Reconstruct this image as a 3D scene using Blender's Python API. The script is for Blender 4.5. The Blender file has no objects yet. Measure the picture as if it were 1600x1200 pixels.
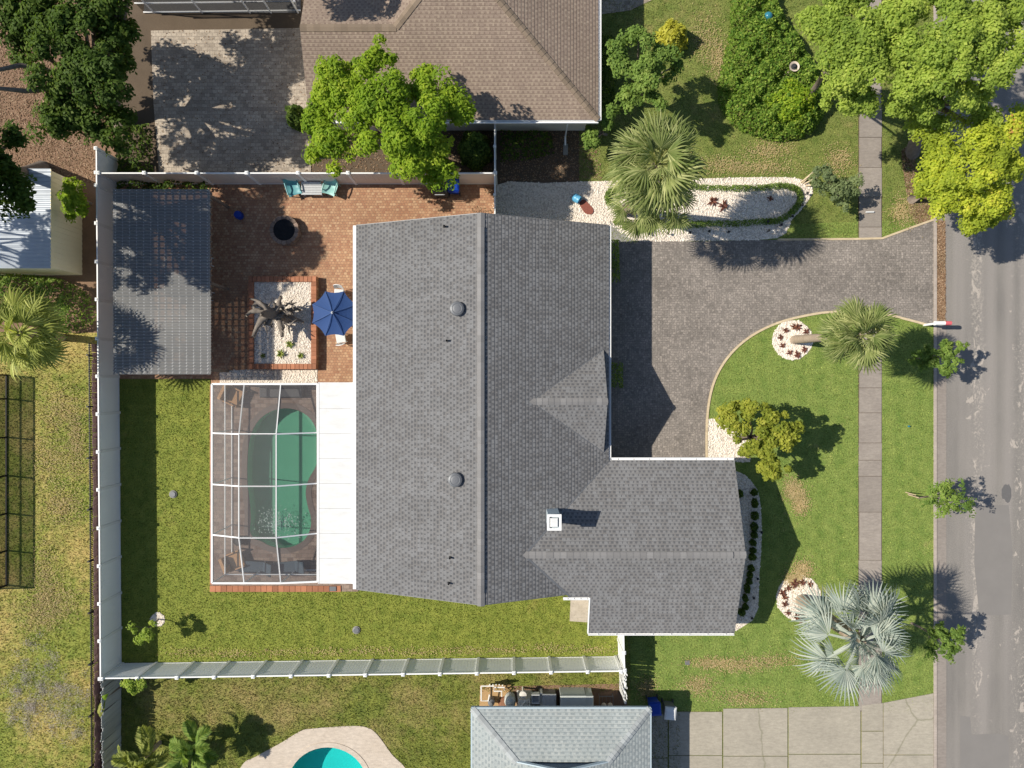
import bpy, bmesh, math, random
import numpy as np
from mathutils import Vector, Matrix, Euler
from mathutils.geometry import tessellate_polygon

# ------------------------------------------------------------------ camera, sky, sun, exposure
S = bpy.context.scene
COL = S.collection
H = 36.0            # camera height above the lawn, metres
PX = 0.0325         # metres on the ground per photo pixel
R = math.radians

cam_d = bpy.data.cameras.new("camera")
cam_d.sensor_fit = 'HORIZONTAL'
cam_d.angle = 2 * math.atan(800 * PX / H)
cam_d.clip_start = 0.5
cam_d.clip_end = 2000
cam = bpy.data.objects.new("camera", cam_d)
cam.location = (0, 0, H)
COL.objects.link(cam)
S.camera = cam

SUN_DIR = Vector((1.0, -0.105, -1.0)).normalized()      # way the light travels
SUN_EL = math.asin(-SUN_DIR.z)
w = bpy.data.worlds.new("World")
S.world = w
w.use_nodes = True
wn = w.node_tree
bg = wn.nodes["Background"]
sky = wn.nodes.new("ShaderNodeTexSky")
sky.sky_type = 'NISHITA'
sky.sun_disc = False
sky.sun_elevation = SUN_EL
sky.sun_rotation = math.atan2(-SUN_DIR.x, -SUN_DIR.y) % (2 * math.pi)
sky.air_density = 1.0
sky.dust_density = 0.6
sky.ozone_density = 1.0
wn.links.new(sky.outputs[0], bg.inputs[0])
bg.inputs[1].default_value = 0.085

sd = bpy.data.lights.new("sun", 'SUN')
sd.energy = 4.6
sd.angle = R(0.53)
sd.color = (1.0, 0.935, 0.81)
so = bpy.data.objects.new("sun", sd)
so.rotation_euler = SUN_DIR.to_track_quat('-Z', 'Y').to_euler()
COL.objects.link(so)

S.view_settings.view_transform = 'Standard'
S.view_settings.look = 'None'
S.view_settings.gamma = 1.0
S.view_settings.exposure = 0.42
S.view_settings.use_curve_mapping = False
S.cycles.max_bounces = 8
S.cycles.transparent_max_bounces = 16

# ------------------------------------------------------------------ coordinates
def G(px, py, z=0.0):
    k = PX * (H - z) / H
    return Vector(((px - 800) * k, (600 - py) * k, z))

def U(gx, gy, z=0.0):                       # offsets on the ground, in photo pixels from the nadir
    return Vector((gx * PX, -gy * PX, z))

def polyU(pts):
    return [(x * PX, -y * PX) for x, y in pts]

def polyG(pts, z=0.0):
    return [tuple(G(x, y, z)[:2]) for x, y in pts]

def smooth_loop(pts, n=6, closed=True):
    out = []
    m = len(pts)
    rng_ = range(m) if closed else range(m - 1)
    for i in rng_:
        if closed:
            p0, p1, p2, p3 = pts[i - 1], pts[i], pts[(i + 1) % m], pts[(i + 2) % m]
        else:
            p0, p1, p2, p3 = pts[max(i - 1, 0)], pts[i], pts[i + 1], pts[min(i + 2, m - 1)]
        for k in range(n):
            t = k / n
            out.append(tuple(0.5 * ((2 * p1[j]) + (-p0[j] + p2[j]) * t + (2 * p0[j] - 5 * p1[j] + 4 * p2[j] - p3[j]) * t * t
                                    + (-p0[j] + 3 * p1[j] - 3 * p2[j] + p3[j]) * t ** 3) for j in range(2)))
    if not closed:
        out.append(tuple(pts[-1]))
    return out

def in_poly(P, poly):
    x, y = P[:, 0], P[:, 1]
    c = np.zeros(len(P), bool)
    n = len(poly)
    j = n - 1
    for i in range(n):
        xi, yi = poly[i]
        xj, yj = poly[j]
        if abs(yj - yi) > 1e-12:
            m = ((yi > y) != (yj > y)) & (x < (xj - xi) * (y - yi) / (yj - yi) + xi)
            c ^= m
        j = i
    return c

def scatter(poly, n, rng, holes=()):
    a = np.array(poly)
    lo, hi = a.min(0), a.max(0)
    out = np.zeros((0, 2))
    while len(out) < n:
        P = rng.uniform(lo, hi, (n * 2 + 50, 2))
        P = P[in_poly(P, poly)]
        for h in holes:
            P = P[~in_poly(P, h)]
        if len(P) == 0 and len(out) == 0:
            return out
        out = np.vstack([out, P])
    return out[:n]

# ------------------------------------------------------------------ materials
class MatB:
    def __init__(s, name, rough=0.7, spec=0.3, metal=0.0):
        s.m = bpy.data.materials.new(name)
        s.m.use_nodes = True
        s.t = s.m.node_tree
        s.b = s.t.nodes["Principled BSDF"]
        s.b.inputs["Roughness"].default_value = rough
        s.b.inputs["Specular IOR Level"].default_value = spec
        s.b.inputs["Metallic"].default_value = metal
        s._pos = None
    def n(s, typ):
        return s.t.nodes.new(typ)
    def l(s, a, b):
        s.t.links.new(a, b)
    def set(s, sock, v):
        if hasattr(v, 'is_output') or isinstance(v, bpy.types.NodeSocket):
            s.l(v, sock)
        elif isinstance(v, (tuple, list)) and len(v) == 3 and sock.type == 'RGBA':
            sock.default_value = (*v, 1)
        else:
            sock.default_value = v
    def pos(s):
        if s._pos is None:
            s._pos = s.n("ShaderNodeNewGeometry").outputs["Position"]
        return s._pos
    def obj(s):
        return s.n("ShaderNodeTexCoord").outputs["Object"]
    def uv(s):
        return s.n("ShaderNodeTexCoord").outputs["UV"]
    def map(s, vec, scale=(1, 1, 1), rot=(0, 0, 0), loc=(0, 0, 0)):
        m = s.n("ShaderNodeMapping")
        s.l(vec, m.inputs[0])
        m.inputs["Scale"].default_value = scale
        m.inputs["Rotation"].default_value = rot
        m.inputs["Location"].default_value = loc
        return m.outputs[0]
    def noise(s, scale, detail=3, vec=None, rough=0.55, dist=0.0):
        x = s.n("ShaderNodeTexNoise")
        s.l(vec if vec is not None else s.pos(), x.inputs["Vector"])
        x.inputs["Scale"].default_value = scale
        x.inputs["Detail"].default_value = detail
        x.inputs["Roughness"].default_value = rough
        x.inputs["Distortion"].default_value = dist
        return x.outputs["Fac"]
    def voro(s, scale, vec=None, feature='F1', out="Distance"):
        x = s.n("ShaderNodeTexVoronoi")
        x.feature = feature
        s.l(vec if vec is not None else s.pos(), x.inputs["Vector"])
        x.inputs["Scale"].default_value = scale
        return x.outputs[out]
    def ramp(s, fac, stops, interp='LINEAR'):
        r = s.n("ShaderNodeValToRGB")
        s.set(r.inputs[0], fac)
        e = r.color_ramp
        e.interpolation = interp
        while len(e.elements) < len(stops):
            e.elements.new(0.5)
        for el, (p, c) in zip(e.elements, stops):
            el.position = p
            if not isinstance(c, (tuple, list)):
                c = (c, c, c)
            el.color = (*c, 1)
        return r.outputs[0]
    def mix(s, fac, a, b, mode='MIX'):
        x = s.n("ShaderNodeMix")
        x.data_type = 'RGBA'
        x.blend_type = mode
        s.set(x.inputs[0], fac)
        s.set(x.inputs[6], a)
        s.set(x.inputs[7], b)
        return x.outputs[2]
    def math(s, op, a, b=0.0, c=None, clamp=False):
        x = s.n("ShaderNodeMath")
        x.operation = op
        x.use_clamp = clamp
        s.set(x.inputs[0], a)
        s.set(x.inputs[1], b)
        if c is not None:
            s.set(x.inputs[2], c)
        return x.outputs[0]
    def attr(s, name):
        a = s.n("ShaderNodeAttribute")
        a.attribute_name = name
        return a.outputs["Fac"]
    def rnd(s):
        return s.n("ShaderNodeObjectInfo").outputs["Random"]
    def color(s, c):
        s.set(s.b.inputs["Base Color"], c)
    def bump(s, h, strength=0.3, dist=0.02):
        b = s.n("ShaderNodeBump")
        b.inputs["Strength"].default_value = strength
        b.inputs["Distance"].default_value = dist
        s.set(b.inputs["Height"], h)
        s.l(b.outputs[0], s.b.inputs["Normal"])
    def out(s, shader):
        s.l(shader, s.t.nodes["Material Output"].inputs["Surface"])

def scale_c(c, k):
    return tuple(min(1, v * k) for v in c)

def plain(name, col, rough=0.6, var=0.12, scale=4.0, fine=0.0, spec=0.3, metal=0.0, objvar=0.0, bump=0.0):
    m = MatB(name, rough, spec, metal)
    f = m.noise(scale, 4)
    c = m.mix(f, scale_c(col, 1 - var), scale_c(col, 1 + var))
    if fine:
        g = m.noise(60, 2)
        c = m.mix(m.ramp(g, [(0.35, 0), (0.65, 1)]), c, scale_c(col, 1 - fine))
    if objvar:
        c = m.mix(m.rnd(), m.mix(1.0, c, (1 - objvar,) * 3, 'MULTIPLY'), c)
    m.color(c)
    if bump:
        m.bump(m.noise(40, 3), bump, 0.02)
    return m.m

def grass_mat(name, deep, light, dry, dry_lo, dry_hi, blades=False, stripe=0.0, patch=0.35):
    m = MatB(name, 0.75, 0.15)
    big = m.noise(patch, 4, rough=0.6)
    mid = m.noise(1.9, 4)
    fine = m.noise(16, 3, rough=0.7)
    c = m.mix(m.ramp(mid, [(0.3, 0), (0.7, 1)]), deep, light)
    if stripe:
        wv = m.n("ShaderNodeTexWave")
        m.l(m.pos(), wv.inputs[0])
        wv.inputs["Scale"].default_value = 0.32
        wv.inputs["Distortion"].default_value = 1.2
        c = m.mix(m.math('MULTIPLY', wv.outputs["Fac"], stripe), c, light)
    dmask = m.ramp(m.math('ADD', m.math('MULTIPLY', big, 0.75), m.math('MULTIPLY', m.noise(3.3, 3), 0.25)), [(dry_lo, 0), (dry_hi, 1)])
    c = m.mix(dmask, c, dry)
    k = m.ramp(fine, [(0.3, 0.48), (0.5, 1.0), (0.72, 1.45)])
    c = m.mix(1.0, c, k, 'MULTIPLY')
    if blades:
        r = m.attr("rnd")
        c = m.mix(1.0, c, m.ramp(r, [(0, (0.72, 0.76, 0.7)), (0.6, (1.1, 1.08, 1.05)), (1, (1.4, 1.32, 1.3))]), 'MULTIPLY')
    else:
        m.bump(fine, 0.5, 0.04)
    m.color(c)
    return m.m

def leaf_mat(name, stops, trans=0.3, rough=0.55, k=1.0):
    m = MatB(name, rough, 0.12)
    trans = min(0.5, trans * 1.45)
    stops = [(p, tuple(v * k for v in c)) for p, c in stops]
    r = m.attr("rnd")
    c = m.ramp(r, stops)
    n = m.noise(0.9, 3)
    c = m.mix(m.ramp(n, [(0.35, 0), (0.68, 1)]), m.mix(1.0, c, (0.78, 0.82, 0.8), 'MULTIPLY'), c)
    m.color(c)
    tr = m.n("ShaderNodeBsdfTranslucent")
    m.set(tr.inputs[0], m.mix(1.0, c, (1.2, 1.2, 0.55), 'MULTIPLY'))
    mx = m.n("ShaderNodeMixShader")
    mx.inputs[0].default_value = trans
    m.l(m.b.outputs[0], mx.inputs[1])
    m.l(tr.outputs[0], mx.inputs[2])
    m.out(mx.outputs[0])
    return m.m

def paver_mat(name, cols, mortar, bw, bh, rot=0.0, rough=0.75, grit=0.15, jw=0.012, mixed=False):
    m = MatB(name, rough, 0.2)
    v = m.map(m.pos(), rot=(0, 0, rot))
    b = m.n("ShaderNodeTexBrick")
    m.l(v, b.inputs["Vector"])
    b.inputs["Scale"].default_value = 1.0
    b.inputs["Mortar Size"].default_value = jw
    b.inputs["Mortar Smooth"].default_value = 0.2
    b.inputs["Brick Width"].default_value = bw
    b.inputs["Row Height"].default_value = bh
    b.inputs["Color1"].default_value = (0, 0, 0, 1)
    b.inputs["Color2"].default_value = (1, 1, 1, 1)
    b.inputs["Mortar"].default_value = (0.5, 0.5, 0.5, 1)
    b2 = m.n("ShaderNodeTexBrick")
    m.l(m.map(m.pos(), rot=(0, 0, rot + math.pi / 2), loc=(0.07, 0.05, 0)), b2.inputs["Vector"])
    for k_ in ("Scale", "Mortar Size", "Mortar Smooth", "Brick Width", "Row Height"):
        b2.inputs[k_].default_value = b.inputs[k_].default_value
    for k_ in ("Color1", "Color2", "Mortar"):
        b2.inputs[k_].default_value = b.inputs[k_].default_value
    sel = m.ramp(m.noise(2.6, 1), [(0.485, 0), (0.515, 1)])
    pick = m.mix(sel, b.outputs["Color"], b2.outputs["Color"]) if mixed else b.outputs["Color"]
    mfac = m.mix(sel, b.outputs["Fac"], b2.outputs["Fac"]) if mixed else b.outputs["Fac"]
    c = m.ramp(pick, [(i / (len(cols) - 1), k) for i, k in enumerate(cols)])
    c = m.mix(m.math('MULTIPLY', mfac, 0.75), c, mortar)
    st = m.noise(0.5, 5, rough=0.65)
    c = m.mix(1.0, c, m.ramp(st, [(0.3, 1 - grit), (0.5, 1.0), (0.7, 1 + grit)]), 'MULTIPLY')
    g = m.noise(28, 2)
    c = m.mix(1.0, c, m.ramp(g, [(0.3, 0.76), (0.7, 1.24)]), 'MULTIPLY')
    m.color(c)
    m.bump(m.math('ADD', m.math('MULTIPLY', b.outputs["Fac"], -1.0), m.math('MULTIPLY', g, 0.4)), 0.5, 0.012)
    return m.m

def shingle_mat(name, base, dark, warm, course=0.15, tab=0.215, dark_amt=0.85):
    m = MatB(name, 0.95, 0.1)
    m.b.inputs["Diffuse Roughness"].default_value = 0.3
    uv = m.uv()
    sp = m.n("ShaderNodeSeparateXYZ")
    m.l(uv, sp.inputs[0])
    u, v = sp.outputs[0], sp.outputs[1]
    row = m.math('FLOOR', m.math('DIVIDE', v, course))
    wn_ = m.n("ShaderNodeTexWhiteNoise")
    wn_.noise_dimensions = '1D'
    m.l(row, wn_.inputs["W"])
    sh = m.math('ADD', m.math('MULTIPLY', m.math('MODULO', row, 2.0), 0.5), m.math('MULTIPLY', wn_.outputs["Value"], 0.45))
    ut = m.math('ADD', m.math('DIVIDE', u, tab), sh)
    fr = m.math('FRACT', ut)
    cell = m.n("ShaderNodeCombineXYZ")
    m.l(m.math('FLOOR', ut), cell.inputs[0])
    m.l(row, cell.inputs[1])
    wc = m.n("ShaderNodeTexWhiteNoise")
    wc.noise_dimensions = '2D'
    m.l(cell.outputs[0], wc.inputs["Vector"])
    big_ = m.noise(1.6, 3)
    thr = m.math('ADD', 0.14, m.math('MULTIPLY', m.math('POWER', wc.outputs["Value"], 0.6), m.math('ADD', 0.22, m.math('MULTIPLY', big_, 0.55))))
    isd = m.math('LESS_THAN', fr, thr)
    vf = m.math('FRACT', m.math('DIVIDE', v, course))
    band = m.math('GREATER_THAN', vf, 0.38)
    isd = m.math('MULTIPLY', isd, band)
    c = m.mix(wc.outputs["Value"], base, warm)
    c = m.mix(m.math('MULTIPLY', isd, dark_amt), c, dark)
    lip = m.math('GREATER_THAN', vf, 0.9)
    c = m.mix(m.math('MULTIPLY', lip, 0.4), c, dark)
    st = m.noise(0.45, 5, rough=0.65)
    c = m.mix(1.0, c, m.ramp(st, [(0.3, 0.92), (0.5, 1.0), (0.72, 1.06)]), 'MULTIPLY')
    stk = m.noise(1.0, 4, vec=m.map(uv, scale=(1.6, 0.16, 1)), rough=0.6)
    c = m.mix(1.0, c, m.ramp(stk, [(0.35, 0.95), (0.6, 1.03)]), 'MULTIPLY')
    g = m.noise(55, 3, rough=0.75)
    c = m.mix(1.0, c, m.ramp(g, [(0.28, 0.68), (0.5, 1.0), (0.72, 1.32)]), 'MULTIPLY')
    m.color(c)
    m.bump(m.math('ADD', m.math('MULTIPLY', isd, -0.5), m.math('MULTIPLY', g, 0.5)), 0.35, 0.012)
    return m.m

def gravel_mat(name, cols, scale=14.0):
    m = MatB(name, 0.8, 0.2)
    v = m.voro(scale, out="Color")
    sp = m.n("ShaderNodeSeparateColor")
    m.l(v, sp.inputs[0])
    c = m.ramp(sp.outputs[0], [(i / (len(cols) - 1), k) for i, k in enumerate(cols)])
    d = m.voro(scale)
    c = m.mix(m.ramp(d, [(0.45, 0), (0.8, 0.6)]), c, scale_c(cols[0], 0.75))
    c = m.mix(1.0, c, m.ramp(m.noise(0.9, 4), [(0.3, 0.88), (0.7, 1.06)]), 'MULTIPLY')
    m.color(c)
    m.bump(m.math('MULTIPLY', d, -1.0), 0.8, 0.05)
    return m.m

def concrete_mat(name, col, stain, scale=0.7, objvar=0.12, crack=0.0):
    m = MatB(name, 0.85, 0.2)
    st = m.noise(scale, 6, rough=0.68, dist=0.4)
    c = m.mix(m.ramp(st, [(0.35, 0), (0.7, 1)]), col, stain)
    c = m.mix(m.ramp(m.noise(45, 2), [(0.35, 0), (0.7, 0.4)]), c, scale_c(col, 0.66))
    c = m.mix(1.0, c, m.ramp(m.noise(11, 4, vec=m.map(m.pos(), scale=(0.35, 1, 1)), rough=0.7), [(0.3, 0.84), (0.7, 1.14)]), 'MULTIPLY')
    c = m.mix(m.math('MULTIPLY', m.rnd(), objvar), c, scale_c(col, 0.45))
    if crack:
        v = m.n("ShaderNodeTexVoronoi")
        v.feature = 'DISTANCE_TO_EDGE'
        vec = m.mix(0.25, m.pos(), m.n("ShaderNodeTexNoise").outputs["Color"])
        m.l(vec, v.inputs["Vector"])
        v.inputs["Scale"].default_value = crack
        c = m.mix(m.ramp(v.outputs["Distance"], [(0.0, 0.55), (0.006, 0)]), c, (0.14, 0.14, 0.08))
    m.color(c)
    m.bump(m.noise(60, 3), 0.25, 0.01)
    return m.m

def road_mat():
    m = MatB("asphalt_worn", 0.9, 0.15)
    st = m.map(m.pos(), scale=(1, 0.28, 1))
    a = m.noise(0.55, 6, vec=st, rough=0.62)
    c = m.ramp(a, [(0.3, (0.1631, 0.1523, 0.143)), (0.5, (0.2048, 0.19, 0.1749)), (0.7, (0.2383, 0.2183, 0.1992))])
    stripn = m.noise(1.1, 2, vec=m.map(m.pos(), scale=(1, 0.02, 1)))
    c = m.mix(m.ramp(stripn, [(0.40, 0), (0.60, 0.7)]), c, (0.265, 0.242, 0.225))
    xs = m.n("ShaderNodeSeparateXYZ")
    m.l(m.pos(), xs.inputs[0])
    t = m.math('DIVIDE', m.math('SUBTRACT', xs.outputs[0], 22.0), 5.0)
    t = m.math('ADD', t, m.math('MULTIPLY', m.math('SUBTRACT', m.noise(0.8, 2), 0.5), 0.12))
    lane = m.ramp(t, [(0, 0), (0.20, 0), (0.28, 1), (0.36, 1), (0.44, 0.2), (0.6, 0.15), (0.70, 0.6), (0.85, 0.75)])
    zone = m.noise(0.35, 3, vec=m.map(m.pos(), scale=(1.2, 0.35, 1), loc=(3.1, 1.7, 0)))
    zm = m.math('MULTIPLY', lane, m.ramp(zone, [(0.35, 0.45), (0.6, 1)]))
    sp = m.noise(1.9, 7, vec=m.map(m.pos(), scale=(1.2, 0.6, 1)), rough=0.66, dist=0.7)
    mask = m.ramp(m.math('ADD', m.math('MULTIPLY', sp, 0.78), m.math('MULTIPLY', zm, 0.125)), [(0.535, 0), (0.55, 1)])
    c = m.mix(m.math('MULTIPLY', mask, 0.75), c, (0.42, 0.37, 0.325))
    sp2 = m.noise(9, 5, vec=m.map(m.pos(), scale=(1, 0.7, 1)), rough=0.75)
    c = m.mix(m.ramp(m.math('ADD', m.math('MULTIPLY', sp2, 0.72), m.math('MULTIPLY', zm, 0.17)), [(0.495, 0), (0.545, 0.6)]), c, (0.38, 0.34, 0.30))
    g = m.noise(26, 4, rough=0.8)
    c = m.mix(1.0, c, m.ramp(g, [(0.3, 0.62), (0.5, 1.0), (0.7, 1.38)]), 'MULTIPLY')
    m.color(c)
    m.bump(g, 0.4, 0.012)
    return m.m

def wood_mat(name, a, b, sc=(14, 1.2, 14), rough=0.75, objvar=0.25):
    m = MatB(name, rough, 0.2)
    v = m.map(m.obj(), scale=sc)
    n = m.noise(1.5, 5, vec=v, rough=0.65)
    c = m.mix(m.ramp(n, [(0.3, 0), (0.7, 1)]), a, b)
    c = m.mix(m.math('MULTIPLY', m.rnd(), objvar), c, scale_c(a, 0.55))
    m.color(c)
    m.bump(n, 0.25, 0.01)
    return m.m

def seethrough(name, col, trans, rough=0.6, tint=(1, 1, 1)):
    m = MatB(name, rough, 0.25)
    m.color(m.mix(m.noise(2.0, 3), scale_c(col, 0.85), scale_c(col, 1.1)))
    t = m.n("ShaderNodeBsdfTransparent")
    t.inputs[0].default_value = (*tint, 1)
    mx = m.n("ShaderNodeMixShader")
    mx.inputs[0].default_value = trans
    m.l(m.b.outputs[0], mx.inputs[1])
    m.l(t.outputs[0], mx.inputs[2])
    m.out(mx.outputs[0])
    return m.m

def water_mat(name, tint, rip=5.0):
    m = MatB(name, 0.03, 0.5)
    t = m.n("ShaderNodeBsdfTransparent")
    t.inputs[0].default_value = (*tint, 1)
    g = m.n("ShaderNodeBsdfGlossy")
    g.inputs["Roughness"].default_value = 0.04
    bm_ = m.n("ShaderNodeBump")
    bm_.inputs["Strength"].default_value = 0.25
    bm_.inputs["Distance"].default_value = 0.03
    m.l(m.noise(rip, 3, dist=0.8), bm_.inputs["Height"])
    m.l(bm_.outputs[0], g.inputs["Normal"])
    fr = m.n("ShaderNodeFresnel")
    fr.inputs[0].default_value = 1.33
    mx = m.n("ShaderNodeMixShader")
    m.l(fr.outputs[0], mx.inputs[0])
    m.l(t.outputs[0], mx.inputs[1])
    m.l(g.outputs[0], mx.inputs[2])
    m.out(mx.outputs[0])
    return m.m

M = {}
M['dirt'] = plain("bare_soil", (0.13, 0.095, 0.065), 0.9, 0.35, 1.3, fine=0.4, bump=0.5)
M['litter'] = plain("leaf_litter_soil", (0.25, 0.155, 0.10), 0.9, 0.35, 2.2, fine=0.35, bump=0.6)
M['mulch'] = plain("dark_mulch", (0.075, 0.04, 0.032), 0.9, 0.4, 5, fine=0.5, bump=0.6)
LG = dict(deep=(0.085, 0.128, 0.022), light=(0.165, 0.20, 0.040), dry=(0.27, 0.22, 0.085))
M['lawn_front'] = grass_mat("grass_front", (0.1159, 0.1803, 0.03709), (0.2042, 0.256, 0.06376), (0.2981, 0.2676, 0.1043), 0.60, 0.74, stripe=0.35)
M['lawn_back'] = grass_mat("grass_back", (0.1239, 0.1618, 0.02426), (0.2242, 0.245, 0.04548), (0.3067, 0.245, 0.08086), 0.58, 0.78, stripe=0.15)
M['lawn_west'] = grass_mat("grass_west", (0.1386, 0.1803, 0.03), (0.264, 0.2769, 0.055), (0.4554, 0.3349, 0.125), 0.45, 0.66, patch=0.28)
M['lawn_south'] = grass_mat("grass_south", (0.09817, 0.1245, 0.02394), (0.1906, 0.2097, 0.0419), (0.2714, 0.2162, 0.08479), 0.45, 0.68, patch=0.4)
M['lawn_north'] = grass_mat("grass_north", (0.108, 0.1505, 0.03192), (0.1944, 0.2119, 0.05852), (0.3132, 0.2343, 0.1064), 0.54, 0.80, patch=0.4)
M['b_front'] = grass_mat("grass_blades_front", (0.1324, 0.192, 0.03709), (0.2208, 0.2676, 0.06955), (0.3091, 0.2792, 0.1159), 0.60, 0.74, True, 0.35)
M['b_back'] = grass_mat("grass_blades_back", (0.1416, 0.1767, 0.02628), (0.236, 0.2564, 0.05053), (0.3186, 0.2621, 0.09098), 0.58, 0.78, True, 0.15)
M['b_west'] = grass_mat("grass_blades_west", (0.1584, 0.1932, 0.03), (0.2772, 0.2834, 0.06), (0.462, 0.3478, 0.13), 0.45, 0.66, True, patch=0.28)
M['b_south'] = grass_mat("grass_blades_south", (0.1155, 0.1441, 0.02593), (0.2079, 0.2228, 0.04489), (0.2888, 0.2359, 0.08978), 0.45, 0.68, True, patch=0.4)
M['b_north'] = grass_mat("grass_blades_north", (0.1242, 0.1617, 0.03192), (0.2052, 0.2231, 0.06384), (0.324, 0.2454, 0.1064), 0.54, 0.80, True, patch=0.4)
M['drive'] = paver_mat("driveway_pavers", [(0.1634, 0.1448, 0.1296), (0.2165, 0.1912, 0.1701), (0.2369, 0.2075, 0.1847), (0.2941, 0.2564, 0.2268)], (0.1389, 0.1221, 0.1094), 0.17, 0.12, grit=0.17, mixed=True)
M['patio'] = paver_mat("terracotta_pavers", [(0.2978, 0.1469, 0.08648), (0.3557, 0.1944, 0.1124), (0.3805, 0.216, 0.1254), (0.455, 0.2938, 0.1773)], (0.2233, 0.1339, 0.0908), 0.155, 0.135, grit=0.16)
M['deckpav'] = paver_mat("pool_deck_pavers", [(0.168, 0.1118, 0.088), (0.2772, 0.2021, 0.1672), (0.3192, 0.2408, 0.1936)], (0.168, 0.1376, 0.1144), 0.30, 0.20, grit=0.2)
M['npatio'] = paver_mat("grey_patio_pavers", [(0.264, 0.22, 0.176), (0.3696, 0.3124, 0.2508), (0.4224, 0.3608, 0.2904)], (0.2112, 0.176, 0.1496), 0.26, 0.18, grit=0.16)
M['brickpiece'] = plain("terracotta_brick", (0.50, 0.21, 0.115), 0.8, 0.2, 6, fine=0.2, objvar=0.38, bump=0.3)
M['edging'] = concrete_mat("cream_edging", (0.616, 0.5015, 0.3397), (0.5152, 0.4055, 0.2662), objvar=0.1)
M['kerb'] = concrete_mat("pale_kerb_concrete", (0.42, 0.36, 0.315), (0.36, 0.305, 0.265), objvar=0.1)
M['slab'] = concrete_mat("sidewalk_concrete", (0.3388, 0.2956, 0.258), (0.264, 0.2271, 0.2007), 0.9, 0.35)
M['sdrive'] = concrete_mat("driveway_concrete", (0.4042, 0.364, 0.2967), (0.3384, 0.3049, 0.2494), 0.6, 0.18, crack=0.16)
M['pad'] = concrete_mat("pebble_concrete", (0.50, 0.44, 0.36), (0.42, 0.36, 0.29), 3)
M['gutterc'] = concrete_mat("kerb_concrete", (0.2891, 0.2534, 0.2268), (0.2403, 0.2066, 0.1838), 0.7, 0.15)
M['greyc'] = concrete_mat("weathered_concrete", (0.30, 0.29, 0.27), (0.24, 0.235, 0.22), 1.0)
M['pooldeck'] = concrete_mat("cream_pool_deck", (0.56, 0.48, 0.40), (0.50, 0.42, 0.34), 0.8, 0.05)
M['road'] = road_mat()
M['tar'] = plain("tar_patch", (0.14, 0.135, 0.135), 0.9, 0.2, 2, fine=0.3)
M['gravel'] = gravel_mat("white_gravel", [(0.52, 0.44, 0.36), (0.66, 0.57, 0.48), (0.72, 0.64, 0.55), (0.78, 0.71, 0.63)])
M['shingle'] = shingle_mat("grey_shingles", (0.2044, 0.2042, 0.2088), (0.1001, 0.1012, 0.108), (0.1783, 0.1716, 0.1692), course=0.165, tab=0.215)
M['shingle_brown'] = shingle_mat("brown_shingles", (0.269, 0.2066, 0.1663), (0.1794, 0.1279, 0.1058), (0.3398, 0.2706, 0.2117), dark_amt=0.6, tab=0.24, course=0.165)
M['shingle_blue'] = shingle_mat("pale_blue_grey_shingles", (0.3312, 0.3613, 0.3613), (0.1978, 0.2299, 0.244), (0.3864, 0.4082, 0.3988), dark_amt=0.6, tab=0.32, course=0.165)
M['cap'] = plain("grey_ridge_shingle", (0.247, 0.24, 0.2397), 0.95, 0.1, 20, fine=0.15, objvar=0.22, spec=0.1)
M['cap_brown'] = plain("brown_ridge_shingle", (0.2632, 0.204, 0.153), 0.95, 0.1, 20, fine=0.15, objvar=0.25, spec=0.1)
M['cap_blue'] = plain("blue_grey_ridge_shingle", (0.408, 0.432, 0.438), 0.95, 0.1, 20, fine=0.15, objvar=0.3, spec=0.1)
M['white'] = plain("white_vinyl", (0.78, 0.78, 0.77), 0.45, 0.04, 2)
M['whitemetal'] = plain("white_painted_aluminium", (0.80, 0.80, 0.80), 0.4, 0.03, 2)
pw = MatB("white_roof_panel", 0.5, 0.2)
pw.color(pw.mix(pw.ramp(pw.noise(1.4, 5, vec=pw.map(pw.pos(), scale=(1, 3.2, 1)), rough=0.7), [(0.45, 0), (0.75, 0.45)]), (0.64, 0.64, 0.635), (0.46, 0.455, 0.44)))
M['panelwhite'] = pw.m
M['vinyl'] = plain("grey_white_vinyl", (0.87, 0.88, 0.88), 0.55, 0.04, 0.9)
M['vinyltan'] = plain("tan_vinyl", (0.66, 0.57, 0.50), 0.6, 0.06, 0.9)
M['cream'] = plain("cream_stucco", (0.66, 0.62, 0.54), 0.85, 0.06, 3, bump=0.2)
M['beige'] = plain("beige_siding", (0.80, 0.70, 0.46), 0.8, 0.08, 1.5)
M['fasciablue'] = plain("pale_blue_fascia", (0.42, 0.50, 0.55), 0.6, 0.06, 2)
M['darkwall'] = plain("slate_blue_gable", (0.10, 0.13, 0.17), 0.7, 0.1, 2)
M['oldwood'] = wood_mat("weathered_grey_plank", (0.42, 0.42, 0.41), (0.52, 0.53, 0.52), (14, 14, 1.2), objvar=0.4)
M['redwood'] = wood_mat("purple_brown_board", (0.16, 0.095, 0.09), (0.22, 0.14, 0.13), (6, 14, 6), objvar=0.3)
M['drift'] = wood_mat("silvery_driftwood", (0.124, 0.105, 0.0899), (0.2356, 0.201, 0.1682), (5, 5, 2), objvar=0.0)
M['bark'] = wood_mat("grey_brown_bark", (0.16, 0.125, 0.10), (0.27, 0.22, 0.18), (6, 6, 1.5), objvar=0.2)
M['palmbark'] = wood_mat("palm_trunk_bark", (0.30, 0.235, 0.175), (0.42, 0.34, 0.26), (2, 2, 14), objvar=0.1)
M['black'] = plain("black_metal", (0.018, 0.018, 0.02), 0.5, 0.2, 4)
M['darkplastic'] = plain("dark_plastic", (0.035, 0.037, 0.04), 0.5, 0.2, 4)
M['greymetal'] = plain("dark_grey_metal", (0.16, 0.165, 0.175), 0.45, 0.12, 3, metal=0.2)
M['bluebin'] = plain("blue_plastic", (0.006, 0.04, 0.30), 0.4, 0.08, 3)
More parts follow.
